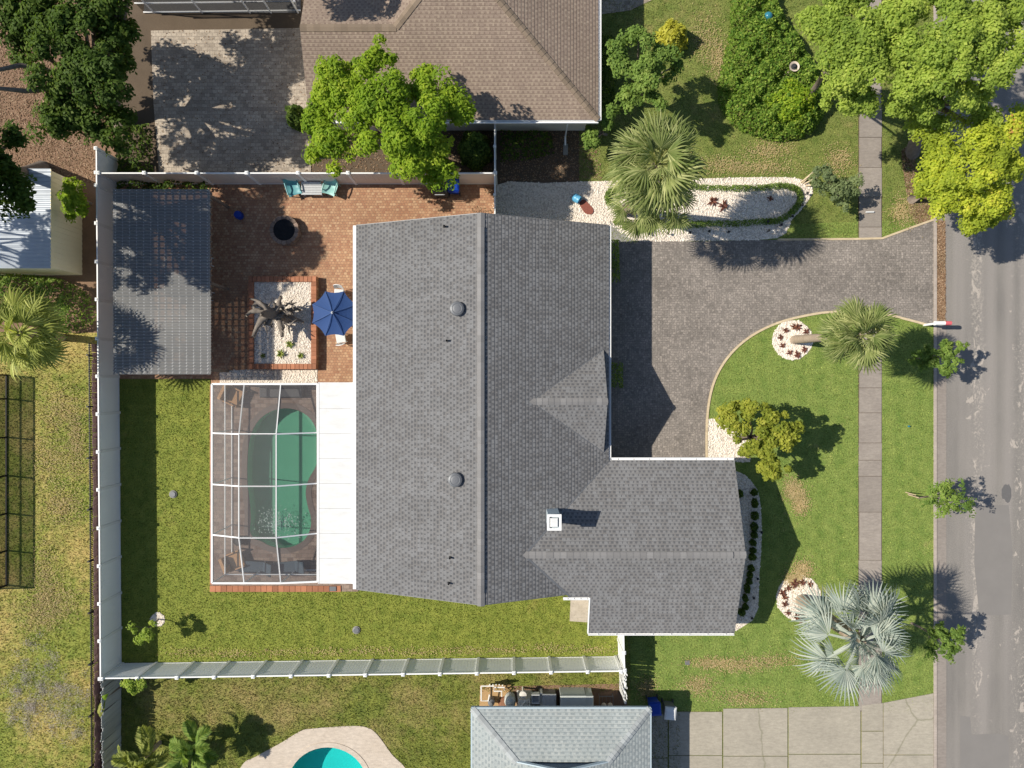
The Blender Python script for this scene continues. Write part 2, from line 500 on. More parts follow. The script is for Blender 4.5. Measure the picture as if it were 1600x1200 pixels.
M['navy'] = plain("navy_canvas", (0.022, 0.058, 0.175), 0.75, 0.10, 2.5)
M['navyrib'] = plain("navy_seam", (0.05, 0.095, 0.23), 0.7, 0.05, 2)
M['teal'] = plain("teal_plastic", (0.10, 0.29, 0.32), 0.45, 0.12, 5)
M['tealpale'] = plain("pale_teal_plastic", (0.25, 0.47, 0.44), 0.45, 0.18, 5)
M['tabletop'] = plain("pale_grey_table", (0.45, 0.46, 0.47), 0.5, 0.18, 8)
M['turq'] = plain("turquoise_glaze", (0.03, 0.168, 0.231), 0.25, 0.1, 3)
M['potblue'] = plain("sky_blue_glaze", (0.10, 0.33, 0.52), 0.3, 0.12, 3)
M['redmulch'] = plain("red_mulch", (0.27, 0.09, 0.065), 0.9, 0.3, 9, fine=0.3, bump=0.6)
M['stone'] = plain("brown_stone_block", (0.32, 0.23, 0.18), 0.85, 0.25, 6, fine=0.25, objvar=0.4, bump=0.4)
M['ash'] = plain("black_ash", (0.012, 0.013, 0.016), 0.95, 0.5, 6, bump=0.5)
M['wicker'] = plain("tan_wicker", (0.567, 0.324, 0.162), 0.75, 0.2, 18, fine=0.3, bump=0.4)
M['greyfab'] = plain("charcoal_cushion", (0.10, 0.10, 0.105), 0.85, 0.15, 6)
M['bluefab'] = plain("slate_blue_sling", (0.06, 0.09, 0.12), 0.8, 0.15, 6)
M['greybox'] = plain("grey_green_resin", (0.51, 0.5355, 0.51), 0.6, 0.1, 4)
M['tarp'] = plain("creased_grey_tarp", (0.612, 0.5865, 0.527), 0.7, 0.25, 6, bump=0.6)
M['pvc'] = plain("white_pipe", (0.72, 0.70, 0.66), 0.5, 0.08, 8)
M['ochre'] = plain("ochre_sand", (0.42, 0.27, 0.13), 0.9, 0.25, 5, fine=0.2, bump=0.4)
M['rust'] = plain("rusty_tank", (0.20, 0.095, 0.055), 0.8, 0.3, 6)
M['plaster'] = plain("pool_plaster_green", (0.43, 0.64, 0.54), 0.7, 0.14, 1.3, fine=0.06)
M['plasterblue'] = plain("pool_plaster_turquoise", (0.20, 0.72, 0.70), 0.7, 0.06, 1.3)
M['coping'] = plain("grey_coping_stone", (0.20, 0.16, 0.14), 0.8, 0.15, 4, fine=0.2)
M['water'] = water_mat("pool_water_green", (0.55, 0.82, 0.72))
M['waterblue'] = water_mat("pool_water_blue", (0.30, 0.80, 0.80))
M['foam'] = plain("white_foam", (0.50, 0.66, 0.60), 0.6, 0.1, 8)
M['screen'] = seethrough("insect_screen_mesh", (0.155, 0.145, 0.145), 0.62)
M['darkscreen'] = seethrough("black_fence_mesh", (0.03, 0.03, 0.03), 0.34)
M['poly'] = seethrough("smoky_corrugated_sheet", (0.20, 0.198, 0.195), 0.12, 0.5, (0.95, 0.93, 0.9))
M['tin'] = plain("pale_blue_corrugated_tin", (0.36, 0.39, 0.43), 0.45, 0.2, 1.5, metal=0.25)
M['glass'] = plain("window_glass", (0.03, 0.04, 0.05), 0.05, 0.2, 2, spec=0.6)
M['pinkred'] = plain("coral_red_paint", (0.60, 0.12, 0.14), 0.5, 0.1, 6)
M['terracottapot'] = plain("banded_stoneware", (0.58, 0.48, 0.40), 0.6, 0.15, 9)

# leaves
M['l_dark'] = leaf_mat("oak_leaf_dark", [(0, (0.036, 0.06496, 0.014)), (0.6, (0.0744, 0.121, 0.022)), (1, (0.138, 0.1848, 0.035))], k=1.38)
M['l_bright'] = leaf_mat("leaf_bright_green", [(0, (0.085, 0.15, 0.014)), (0.55, (0.165, 0.235, 0.020)), (1, (0.28, 0.32, 0.036))], 0.35, k=1.88)
M['l_oak'] = leaf_mat("oak_leaf_yellow_green", [(0, (0.08128, 0.1212, 0.0231)), (0.55, (0.1626, 0.2085, 0.03675)), (1, (0.2481, 0.2764, 0.0609))], 0.35, k=2.36)
M['l_gold'] = leaf_mat("leaf_golden", [(0, (0.1237, 0.1519, 0.0198)), (0.5, (0.2209, 0.2597, 0.0286)), (0.93, (0.3534, 0.3528, 0.044)), (1, (0.3004, 0.1568, 0.055))], 0.35, k=2.02)
M['l_mid'] = leaf_mat("leaf_mid_green", [(0, (0.055, 0.095, 0.022)), (0.6, (0.11, 0.16, 0.034)), (1, (0.19, 0.23, 0.06))], k=2.11)
M['l_hedge'] = leaf_mat("vine_leaf", [(0, (0.055, 0.11, 0.018)), (0.6, (0.115, 0.175, 0.026)), (1, (0.20, 0.25, 0.05))], k=1.95)
M['l_lime'] = leaf_mat("leaf_lime_yellow", [(0, (0.35, 0.33, 0.035)), (0.5, (0.52, 0.50, 0.06)), (1, (0.66, 0.62, 0.13))])
M['l_olive'] = leaf_mat("leaf_olive_grey", [(0, (0.085, 0.11, 0.055)), (0.6, (0.15, 0.185, 0.085)), (1, (0.23, 0.26, 0.13))], k=1.69)
M['l_tan'] = leaf_mat("leaf_gold_round", [(0, (0.09, 0.12, 0.018)), (0.5, (0.20, 0.22, 0.030)), (1, (0.36, 0.34, 0.06))], 0.3, k=1.58)
M['l_fallen'] = leaf_mat("fallen_leaf", [(0, (0.14, 0.075, 0.04)), (0.6, (0.32, 0.20, 0.125)), (1, (0.46, 0.33, 0.22))], 0.05)
M['l_brown'] = leaf_mat("bromeliad_leaf", [(0, (0.13, 0.055, 0.045)), (0.6, (0.22, 0.085, 0.06)), (1, (0.36, 0.16, 0.06))], 0.1)
M['l_agave'] = leaf_mat("agave_leaf", [(0, (0.10, 0.16, 0.03)), (0.6, (0.22, 0.27, 0.05)), (1, (0.38, 0.38, 0.10))], 0.2)
M['l_dry'] = leaf_mat("dead_frond", [(0, (0.16, 0.10, 0.06)), (1, (0.34, 0.22, 0.13))], 0.1)
M['p_sabal'] = leaf_mat("fan_palm_leaf", [(0, (0.095, 0.13, 0.035)), (0.55, (0.205, 0.225, 0.085)), (1, (0.37, 0.37, 0.17))], 0.25, 0.45, k=1.55)
M['p_gold'] = leaf_mat("gold_palm_leaf", [(0, (0.1032, 0.1235, 0.0285)), (0.5, (0.215, 0.2375, 0.057)), (1, (0.4042, 0.4085, 0.133))], 0.25, 0.45, k=1.59)
M['p_silver'] = leaf_mat("silver_palm_leaf", [(0, (0.22, 0.27, 0.25)), (0.5, (0.38, 0.42, 0.385)), (1, (0.52, 0.54, 0.48))], 0.15, 0.55)

# ------------------------------------------------------------------ mesh building
class MB:
    def __init__(s):
        s.V, s.F, s.UV = [], [], []
    def face(s, pts, uv=None):
        i = len(s.V)
        s.V.extend(tuple(p) for p in pts)
        s.F.append(tuple(range(i, i + len(pts))))
        s.UV.append(uv)
    def raw(s, V, F):
        i = len(s.V)
        s.V.extend(tuple(v) for v in V)
        for f in F:
            s.F.append(tuple(i + k for k in f))
            s.UV.append(None)
    def box(s, x0, x1, y0, y1, z0, z1, mat=None):
        V = [(x, y, z) for z in (z0, z1) for x, y in ((x0, y0), (x1, y0), (x1, y1), (x0, y1))]
        if mat is not None:
            V = [tuple(mat @ Vector(v)) for v in V]
        s.raw(V, [(3, 2, 1, 0), (4, 5, 6, 7), (0, 1, 5, 4), (1, 2, 6, 5), (2, 3, 7, 6), (3, 0, 4, 7)])
        return s
    def bevbox(s, x0, x1, y0, y1, z0, z1, b=0.01, mat=None):
        V = []
        for z, ins in ((z0, 0), (z1 - b, 0), (z1, b)):
            V += [(x0 + ins, y0 + ins, z), (x1 - ins, y0 + ins, z), (x1 - ins, y1 - ins, z), (x0 + ins, y1 - ins, z)]
        if mat is not None:
            V = [tuple(mat @ Vector(v)) for v in V]
        F = [(3, 2, 1, 0), (8, 9, 10, 11)]
        for k in range(2):
            for i in range(4):
                j = (i + 1) % 4
                F.append((4 * k + i, 4 * k + j, 4 * k + 4 + j, 4 * k + 4 + i))
        s.raw(V, F)
        return s
    def tube(s, pts, rad, n=8, cap=True):
        pts = [Vector(p) for p in pts]
        if not hasattr(rad, '__len__'):
            rad = [rad] * len(pts)
        V, F = [], []
        up = Vector((0, 0, 1))
        for i, p in enumerate(pts):
            d = (pts[min(i + 1, len(pts) - 1)] - pts[max(i - 1, 0)]).normalized()
            a = d.cross(up)
            if a.length < 0.05:
                a = d.cross(Vector((1, 0, 0)))
            a.normalize()
            b = d.cross(a)
            for k in range(n):
                t = 2 * math.pi * k / n
                V.append(p + (a * math.cos(t) + b * math.sin(t)) * rad[i])
        for i in range(len(pts) - 1):
            for k in range(n):
                j = (k + 1) % n
                F.append((i * n + k, i * n + j, (i + 1) * n + j, (i + 1) * n + k))
        if cap:
            F.append(tuple(range(n)))
            F.append(tuple(reversed(range((len(pts) - 1) * n, len(pts) * n))))
        s.raw(V, F)
        return s
    def lathe(s, c, prof, n=20):
        V, F = [], []
        for r, z in prof:
            for k in range(n):
                t = 2 * math.pi * k / n
                V.append((c[0] + r * math.cos(t), c[1] + r * math.sin(t), c[2] + z))
        for i in range(len(prof) - 1):
            for k in range(n):
                j = (k + 1) % n
                F.append((i * n + k, i * n + j, (i + 1) * n + j, (i + 1) * n + k))
        F.append(tuple(reversed(range(n))))
        F.append(tuple(range((len(prof) - 1) * n, len(prof) * n)))
        s.raw(V, F)
        return s
    def prism(s, poly, z0, z1, holes=()):
        loops = [list(poly)] + [list(h) for h in holes]
        flat = [p for L in loops for p in L]
        tris = tessellate_polygon([[Vector((p[0], p[1], 0)) for p in L] for L in loops])
        i = len(s.V)
        n = len(flat)
        def orient(t):
            a, b, c = (flat[k] for k in t)
            return (b[0] - a[0]) * (c[1] - a[1]) - (b[1] - a[1]) * (c[0] - a[0]) > 0
        s.V.extend((p[0], p[1], z1) for p in flat)
        for t in tris:
            t = t if orient(t) else (t[0], t[2], t[1])
            s.F.append(tuple(i + k for k in t))
            s.UV.append(None)
        if z0 is not None and z0 < z1:
            i2 = len(s.V)
            s.V.extend((p[0], p[1], z0) for p in flat)
            o = 0
            for L in loops:
                for k in range(len(L)):
                    j = (k + 1) % len(L)
                    s.F.append((i + o + k, i2 + o + k, i2 + o + j, i + o + j))
                    s.UV.append(None)
                o += len(L)
        return s
    def build(s, name, mat, parent=None, loc=None, local=False, smooth=False, mesh_only=False):
        off = Vector((0, 0, 0))
        if not local:
            if parent is not None:
                off = root_loc(parent)
            elif loc is not None:
                off = Vector(loc)
        me = bpy.data.meshes.new(name)
        me.from_pydata([(v[0] - off[0], v[1] - off[1], v[2] - off[2]) for v in s.V], [], s.F)
        if any(u is not None for u in s.UV):
            L = me.uv_layers.new(name="UVMap")
            buf = []
            for f, u in zip(s.F, s.UV):
                for k in range(len(f)):
                    buf.extend(u[k] if u is not None else (0.0, 0.02))
            L.data.foreach_set("uv", buf)
        if smooth:
            me.polygons.foreach_set("use_smooth", [True] * len(me.polygons))
        if mat is not None:
            me.materials.append(mat)
        me.update()
        if mesh_only:
            return me
        o = bpy.data.objects.new(name, me)
        COL.objects.link(o)
        if parent is not None:
            o.parent = parent
        elif loc is not None:
            o.location = loc
        return o

def root_loc(o):
    while o.parent is not None:
        o = o.parent
    return Vector(o.location)

def tag(o, label=None, cat=None, group=None, kind=None):
    if label:
        o['label'] = label
    if cat:
        o['category'] = cat
    if group:
        o['group'] = group
    if kind:
        o['kind'] = kind
    return o

def thing(name, label, cat, loc=(0, 0, 0), group=None, rotz=0.0):
    o = bpy.data.objects.new(name, None)
    o.empty_display_size = 0.2
    o.location = loc
    o.rotation_euler = (0, 0, rotz)
    COL.objects.link(o)
    return tag(o, label, cat, group)

def piece(name, me, parent, wloc, rot=(0, 0, 0), scale=None):
    o = bpy.data.objects.new(name, me)
    COL.objects.link(o)
    o.parent = parent
    o.location = Vector(wloc) - root_loc(parent)
    o.rotation_euler = rot
    if scale:
        o.scale = scale
    return o

def copy_thing(src, loc, rotz=None, label=None, group=None, scale=None):
    r = src.copy()
    COL.objects.link(r)
    r.location = loc
    if rotz is not None:
        r.rotation_euler = (0, 0, rotz)
    if scale:
        r.scale = scale
    if label:
        r['label'] = label
    if group:
        r['group'] = group
    for ch in list(src.children):
        c = ch.copy()
        COL.objects.link(c)
        c.parent = r
        for g in list(ch.children):
            d = g.copy()
            COL.objects.link(d)
            d.parent = c
    return r

def ground_sheet(name, poly, z, mat, label, thick=None, holes=(), kind='structure', cat=None):
    o = MB().prism(poly, (z - thick) if thick else None, z, holes).build(name, mat)
    return tag(o, label, cat, None, kind)

def quads(name, V, rnd, mat, parent=None, loc=None):
    """V: (N,4,3) array of world quads"""
    N = len(V)
    off = root_loc(parent) if parent is not None else (Vector(loc) if loc is not None else Vector((0, 0, 0)))
    V = V.reshape(-1, 3) - np.array(off)
    me = bpy.data.meshes.new(name)
    me.vertices.add(N * 4)
    me.vertices.foreach_set("co", V.astype(np.float32).ravel())
    me.loops.add(N * 4)
    me.loops.foreach_set("vertex_index", np.arange(N * 4, dtype=np.int32))
    me.polygons.add(N)
    me.polygons.foreach_set("loop_start", np.arange(0, N * 4, 4, dtype=np.int32))
    a = me.attributes.new("rnd", 'FLOAT', 'POINT')
    a.data.foreach_set("value", np.repeat(rnd, 4).astype(np.float32))
    me.materials.append(mat)
    me.update(calc_edges=True)
    o = bpy.data.objects.new(name, me)
    COL.objects.link(o)
    if parent is not None:
        o.parent = parent
    elif loc is not None:
        o.location = loc
    return o

def unit(a):
    return a / (np.linalg.norm(a, axis=-1, keepdims=True) + 1e-9)

def leaf_quads(P, Nrm, L, W, rng):
    n = len(P)
    t = unit(np.cross(Nrm, rng.normal(size=(n, 3))))
    b = np.cross(Nrm, t)
    L = L * rng.uniform(0.7, 1.25, (n, 1))
    W = W * rng.uniform(0.7, 1.25, (n, 1))
    V = np.empty((n, 4, 3))
    V[:, 0] = P - t * L * 0.5
    V[:, 1] = P + b * W * 0.5 + Nrm * W * 0.12
    V[:, 2] = P + t * L * 0.5 - Nrm * L * 0.12
    V[:, 3] = P - b * W * 0.5 + Nrm * W * 0.12
    return V

def blob_list(bl):
    out = []
    for px, py, z, r in bl:
        c = G(px, py, z)
        out.append((np.array(c), r * PX * (H - z) / H))
    return out

def tree(name, label, cat, base_px, blobs, mat, seed, leaves=9000, leaf=(0.24, 0.12), cl_r=0.34, per=60, zf=0.7,
         trunk_r=0.2, trunk_mat=None, group=None, limbs=14, bare=0.0, trunk_top=0.55, spray=0.0):
    rng = np.random.default_rng(seed)
    base = G(*base_px)
    root = thing(name, label, cat, base, group)
    B = blob_list(blobs)
    wts = np.array([r ** 2 for _, r in B])
    wts /= wts.sum()
    ncl = max(6, leaves // per)
    idx = rng.choice(len(B), ncl, p=wts)
    C = np.array([B[i][0] for i in idx])
    rr = np.array([B[i][1] for i in idx])[:, None]
    d = unit(rng.normal(size=(ncl, 3)))
    d[:, 2] = np.where(d[:, 2] < -0.35, -d[:, 2], d[:, 2])
    rad = rng.uniform(0.35, 1.0, (ncl, 1)) ** 0.6
    off = d * rad * np.maximum(rr - cl_r * 0.6, 0.1)
    off[:, 2] *= zf
    C = C + off
    if ncl > 60:
        gap = np.sin(1.9 * C[:, 0] + seed) * np.sin(2.1 * C[:, 1] + 2 * seed) + 0.5 * np.sin(4.3 * C[:, 0]) * np.sin(3.9 * C[:, 1] + seed) + 0.25 * rng.normal(size=ncl)
        bad = np.where(gap < -0.42)[0]
        good = np.where(gap >= -0.42)[0]
        sub = good[rng.integers(0, len(good), len(bad))]
        C[bad] = C[sub] + rng.normal(size=(len(bad), 3)) * cl_r * 0.5
        d[bad] = d[sub]
        idx[bad] = idx[sub]
    C[:, 2] = np.maximum(C[:, 2], 0.25)
    n = ncl * per
    ci = np.repeat(np.arange(ncl), per)
    size = rng.uniform(0.65, 1.25, ncl)[ci][:, None] * cl_r
    q = unit(rng.normal(size=(n, 3))) * rng.uniform(0.15, 1.0, (n, 1)) ** 0.45
    q[:, 2] = np.where(q[:, 2] < -0.3, -q[:, 2], q[:, 2]) * 0.8
    if spray:
        ax = unit(np.c_[d[:, :2], np.full(ncl, 0.15)])[ci]
        q = q * 0.45 + ax * rng.uniform(-1, 1.6, (n, 1)) * spray
    P = C[ci] + q * size
    P[:, 2] = np.maximum(P[:, 2], 0.12)
    Nrm = unit(unit(q) * 0.75 + np.array([-0.2, 0, 0.6]) + rng.normal(size=(n, 3)) * 0.3)
    bt_ = rng.uniform(-0.16, 0.16, len(B))[idx][ci]
    cr = rng.uniform(0, 1, ncl)[ci]
    rnd = np.clip(0.42 * cr + 0.38 * rng.uniform(0, 1, n) + 0.2 * np.clip(q[:, 2] * 1.2, 0, 1) + bt_, 0, 1)  # random tone, plus leaves lighter towards each puff's top: daylight put into the colour
    quads("crown", leaf_quads(P, Nrm, leaf[0], leaf[1], rng), rnd, mat, root)
    # trunk and limbs
    tm = trunk_mat or M['bark']
    cen = C.mean(0)
    top = np.array(base) * (1 - trunk_top) + cen * trunk_top
    top[2] = max(cen[2] * trunk_top, 0.3)
    mb = MB()
    mid = (np.array(base) + top) / 2 + np.r_[rng.normal(size=2) * 0.08 * top[2], 0]
    mb.tube([Vector(base) - Vector((0, 0, 0.05)), Vector(mid), Vector(top)], [trunk_r * 1.25, trunk_r, trunk_r * 0.8], 9)
    for k in rng.choice(ncl, min(limbs, ncl), replace=False):
        e = C[k]
        m1 = top + (e - top) * 0.45 + np.r_[rng.normal(size=2) * 0.12, 0.15] * np.linalg.norm(e - top) * 0.5
        mb.tube([Vector(top) - Vector((0, 0, 0.1)), Vector(m1), Vector(e)], [trunk_r * 0.6, trunk_r * 0.34, trunk_r * 0.1], 6, cap=False)
    mb.build("trunk", tm, root, smooth=True)
    return root

def shrub(name, label, cat, px, py, rpx, h, mat, seed, n=500, leaf=(0.12, 0.07), group=None, squash=1.0, rpy=None):
    rng = np.random.default_rng(seed)
    c = G(px, py, h * 0.6)
    c.z = 0
    r = rpx * PX
    ry = (rpy or rpx) * PX
    d = unit(rng.normal(size=(n, 3)))
    d[:, 2] = np.abs(d[:, 2])
    lump = 1 + 0.16 * np.sin(d[:, 0] * 5 + seed) * np.cos(d[:, 1] * 6 + seed * 2)
    rad = rng.uniform(0.55, 1, (n, 1)) ** 0.5 * lump[:, None]
    P = np.array(c) + d * rad * np.array([r, ry, h])
    Nrm = unit(d * 0.7 + np.array([0, 0, 0.4]) + rng.normal(size=(n, 3)) * 0.4)
    o = quads(name, leaf_quads(P, Nrm, leaf[0], leaf[1], rng), rng.uniform(0, 1, n), mat, loc=c)
    return tag(o, label, cat, group)

def hedge_mass(name, label, cat, poly, h, mat, seed, density=120, leaf=(0.14, 0.09), group=None, edge=0.5, lump=0.2, kind=None):
    rng = np.random.default_rng(seed)
    a = np.array(poly)
    ar = abs(np.dot(a[:, 0], np.roll(a[:, 1], 1)) - np.dot(a[:, 1], np.roll(a[:, 0], 1))) / 2
    n = int(ar * density)
    P2 = scatter(poly, n, rng)
    dist = np.full(len(P2), 1e9)
    for i in range(len(poly)):
        p, q = a[i], a[(i + 1) % len(a)]
        e = q - p
        t = np.clip(((P2 - p) @ e) / (e @ e + 1e-9), 0, 1)
        dist = np.minimum(dist, np.linalg.norm(P2 - (p + t[:, None] * e), axis=1))
    prof = np.sqrt(np.clip(dist / edge, 0.02, 1))
    bump = 1 + lump * np.sin(P2[:, 0] * 3.1 + seed) * np.sin(P2[:, 1] * 2.7 + 1.3 * seed) + lump * 0.6 * np.sin(P2[:, 0] * 7.3) * np.cos(P2[:, 1] * 6.9)
    zz = h * prof * bump * rng.uniform(0.55, 1.0, len(P2)) ** 0.5
    P = np.c_[P2, np.maximum(zz, 0.05)]
    Nrm = unit(np.array([0, 0, 0.8]) + rng.normal(size=(len(P), 3)) * 0.5)
    loc = Vector((a[:, 0].mean(), a[:, 1].mean(), 0))
    o = quads(name, leaf_quads(P, Nrm, leaf[0], leaf[1], rng), rng.uniform(0, 1, len(P)), mat, loc=loc)
    return tag(o, label, cat, group, kind)

# ------------------------------------------------------------------ GROUND SHEETS
pool_px = [(386, 720), (388, 695), (395, 670), (408, 652), (426, 641), (448, 637), (470, 642), (488, 656), (498, 680), (500, 705),
           (495, 728), (484, 748), (479, 768), (482, 790), (487, 808), (486, 826), (478, 842), (462, 853), (440, 857), (421, 853),
           (408, 846), (397, 842), (390, 830), (391, 812), (390, 790), (386, 755)]
pool_loop = smooth_loop(polyG(pool_px), 4)
pool2_loop = [(G(512, 1226)[0] + 63 * PX * math.cos(t), G(512, 1226)[1] + 60 * PX * math.sin(t)) for t in np.linspace(0, 2 * math.pi, 40, endpoint=False)]
ground_sheet("ground", [(-220, -220), (220, -220), (220, 220), (-220, 220)], -0.03, M['lawn_north'], "rough grass under and around the plots", holes=(pool_loop, pool2_loop))
lawn_back = polyG([(186, 588), (328, 588), (328, 924), (560, 924), (560, 700), (905, 700), (905, 912), (972, 930), (985, 1036), (186, 1040)])
lawn_front = polyG([(905, 362), (1461, 342), (1461, 1112), (985, 1112), (985, 930), (905, 905)])
lawn_north = polyG([(905, -400), (1461, -400), (1461, 374), (905, 374)])
lawn_west = polyG([(-600, 520), (163, 520), (163, 1700), (-600, 1700)])
lawn_south = polyG([(184, 1034), (985, 1034), (985, 1112), (1062, 1112), (1062, 1700), (184, 1700)])
litter_nw = polyG([(-600, -500), (181, -500), (181, 522), (-600, 522)])
ground_sheet("soil", polyG([(181, -500), (907, -500), (907, 292), (181, 292)]), -0.018, M['dirt'], "bare brown soil round the brown-roofed house and its patio")
ground_sheet("lawn", lawn_back, 0.0, M['lawn_back'], "mown back lawn inside the white fence")
ground_sheet("lawn", lawn_front, 0.0, M['lawn_front'], "bright green front lawn below the paver driveway")
ground_sheet("lawn", lawn_north, -0.010, M['lawn_north'], "patchy front lawn beside the brown-roofed house")
ground_sheet("lawn", lawn_west, 0.0, M['lawn_west'], "dry yellowing lawn west of the white fence")
ground_sheet("lawn", lawn_south, -0.004, M['lawn_south'], "brownish scruffy lawn south of the white fence", holes=(pool2_loop,))
ground_sheet("soil", litter_nw, -0.004, M['litter'], "leaf-strewn brown soil under the north-west trees")

# terracotta patio with a hole for the pool
patio_poly = polyG([(176, 284), (776, 284), (776, 352), (560, 352), (560, 600), (497, 600), (330, 600), (330, 592), (176, 592)])
ground_sheet("patio", patio_poly, 0.035, M['patio'], "terracotta brick paver patio north-west of the grey house", thick=0.06)
deck_poly = polyG([(328.5, 601), (560, 601), (560, 924), (328.5, 924)])
ground_sheet("pool_deck", deck_poly, 0.035, M['deckpav'], "brown paver deck around the kidney-shaped pool", thick=0.06, holes=(pool_loop,))
# neighbour's grey patio
ground_sheet("patio", polyG([(236, 48), (470, 44), (486, 200), (486, 286), (250, 286), (240, 160)]), 0.02, M['npatio'], "grey paver patio of the house to the north, in dappled shade", thick=0.05)
ground_sheet("path", polyG([(930, -60), (1046, -12), (1010, 4), (985, 16), (930, 24)]), 0.012, M['npatio'], "grey paver walk at the top edge by the brown roof", thick=0.04)
ground_sheet("path", polyG([(952, 345), (985, 372), (992, 380), (960, 381), (944, 381)]), 0.014, M['greyc'], "small concrete corner at the garage end of the driveway", thick=0.05)
ground_sheet("pad", polyG([(892, 925), (919, 925), (919, 972), (890, 970)]), 0.05, M['pad'], "small pebbled concrete pad beside the south wall", thick=0.08)
ground_sheet("path", polyG([(344, 579), (408, 577), (496, 577), (496, 600), (344, 600)]), 0.05, M['gravel'], "white pebble strip between planter and pool cage", thick=0.03)

# paver driveway
curve_px = [(1446, 507), (1416, 499), (1382, 491), (1340, 487), (1292, 488), (1250, 495), (1214, 505), (1180, 521), (1152, 542), (1130, 568), (1115, 598), (1107, 632), (1104, 672), (1104, 722)]
curve = smooth_loop(polyG(curve_px), 5, closed=False)
drive_poly = polyG([(940, 378), (960, 379), (1000, 377), (1100, 377), (1200, 375), (1340, 374), (1378, 373), (1420, 357), (1459, 343), (1459, 507)]) + curve + polyG([(1104, 745), (940, 745)])
ground_sheet("driveway", drive_poly, 0.016, M['drive'], "grey paver driveway sweeping in from the street to the garage", thick=0.05)
def ribbon(name, pts, wd, z0, z1, mat, label, parent=None):
    mb = MB()
    P = [Vector((p[0], p[1])) for p in pts]
    L, Rr = [], []
    for i, p in enumerate(P):
        d = (P[min(i + 1, len(P) - 1)] - P[max(i - 1, 0)]).normalized()
        nn = Vector((-d.y, d.x)) * wd / 2
        L.append(p + nn)
        Rr.append(p - nn)
    mb.prism([tuple(p) for p in L] + [tuple(p) for p in reversed(Rr)], z0, z1)
    o = mb.build(name, mat, parent)
    return tag(o, label, None, None, 'structure')
ribbon("kerb", curve, 0.11, -0.02, 0.05, M['edging'], "cream edging curving between driveway and front lawn")
ribbon("kerb", polyG([(1215, 374.5), (1340, 373.5), (1378, 372.5), (1420, 357), (1459, 343)]), 0.10, -0.02, 0.045, M['edging'], "cream edging along the north side of the driveway")

# sidewalk slabs
sw = tag(MB().prism(polyG([(1341, -300), (1378, -300), (1378, 1112), (1341, 1112)]), None, 0.004).build("sidewalk", M['dirt'], loc=G(1360, 374)), "concrete sidewalk slabs running along the street", None, None, 'structure')
ys = [-60, -14, 32, 78, 124, 170, 215, 262, 308, 355, 373]
ys2 = [486, 532, 578, 606, 645, 692, 719, 744, 800, 875, 925, 975, 1022, 1070, 1110]
rs = random.Random(4)
for seq in (ys, ys2):
    for a, b in zip(seq[:-1], seq[1:]):
        j0, j1 = rs.uniform(-0.6, 0.6), rs.uniform(-0.6, 0.6)
        MB().prism(polyG([(1342 + j0, a + 0.35), (1377 + j1, a + 0.35), (1377 + j1, b - 0.35), (1342 + j0, b - 0.35)]), 0.0, 0.028 + rs.uniform(0, 0.008)).build("slab", M['slab'], sw)

# street
ground_sheet("road", polyG([(1478, -4000), (2300, -4000), (2300, 5000), (1478, 5000)]), 0.0, M['road'], "worn grey asphalt street with pale bald patches")
ground_sheet("gutter", polyG([(1463, -3000), (1478.5, -3000), (1478.5, 4000), (1463, 4000)]), 0.006, M['gutterc'], "pinkish concrete gutter strip along the street", thick=0.05)
ground_sheet("kerb", polyG([(1458.5, -3000), (1463, -3000), (1463, 4000), (1458.5, 4000)]), 0.05, M['kerb'], "pale low kerb between grass and street", thick=0.1)
def blob_poly(px, py, rx, ry, seed, n=18, j=0.22):
    rr = random.Random(seed)
    return [(G(px, py)[0] + rx * PX * math.cos(t) * (1 + rr.uniform(-j, j)), G(px, py)[1] + ry * PX * math.sin(t) * (1 + rr.uniform(-j, j))) for t in np.linspace(0, 2 * math.pi, n, endpoint=False)]
ground_sheet("road_patch", blob_poly(1573, 770, 8, 14, 3), 0.004, M['tar'], "dark oval tar patch on the asphalt")
ground_sheet("road_patch", polyG([(1524, 790), (1576, 789), (1582, 860), (1580, 960), (1530, 962), (1522, 880)]), 0.004, M['tar'].copy(), "long darker asphalt repair in the street")
bpy.data.materials[-1]
m_ = bpy.data.objects["road_patch.001"].data.materials[0]
rep = MatB("asphalt_repair", 0.9, 0.2)
rep.color(rep.mix(rep.noise(1.2, 5), (0.176, 0.1647, 0.1564), (0.22, 0.2052, 0.1932)))
bpy.data.objects["road_patch.001"].data.materials[0] = rep.m
ground_sheet("road_patch", polyG([(1500, 1118), (1516, 1120), (1518, 1148), (1560, 1146), (1576, 1150), (1578, 1250), (1500, 1250)]), 0.004, rep.m, "darker asphalt repair at the bottom of the street")

# south concrete driveway: slabs
sdv = tag(MB().prism(polyG([(998, 1112), (1459, 1108), (1459, 1600), (998, 1600)]), None, 0.002).build("driveway", M['lawn_south'], loc=G(1230, 1160)), "cracked pale concrete driveway at the bottom right", None, None, 'structure')
for x0, x1, top0, top1 in ((1000, 1043, 1120, 1114), (1045, 1128, 1112, 1112), (1130, 1230, 1107, 1106), (1232, 1344, 1105, 1103), (1346, 1379, 1102, 1098), (1380.2, 1458, 1098, 1083)):
    cuts = [None, 1178 + (x0 % 7), 1260, 1400]
    if x0 in (1346,):
        cuts = [None, 1142, 1192, 1290, 1400]
    for k in range(len(cuts) - 1):
        t0 = top0 if cuts[k] is None else cuts[k] + 0.5
        t1 = top1 if cuts[k] is None else cuts[k] + 0.5
        MB().prism(polyG([(x0, t0), (x1, t1), (x1, cuts[k + 1] - 0.5), (x0, cuts[k + 1] - 0.5)]), 0.0, 0.03 + rs.uniform(0, 0.008)).build("slab", M['sdrive'], sdv)

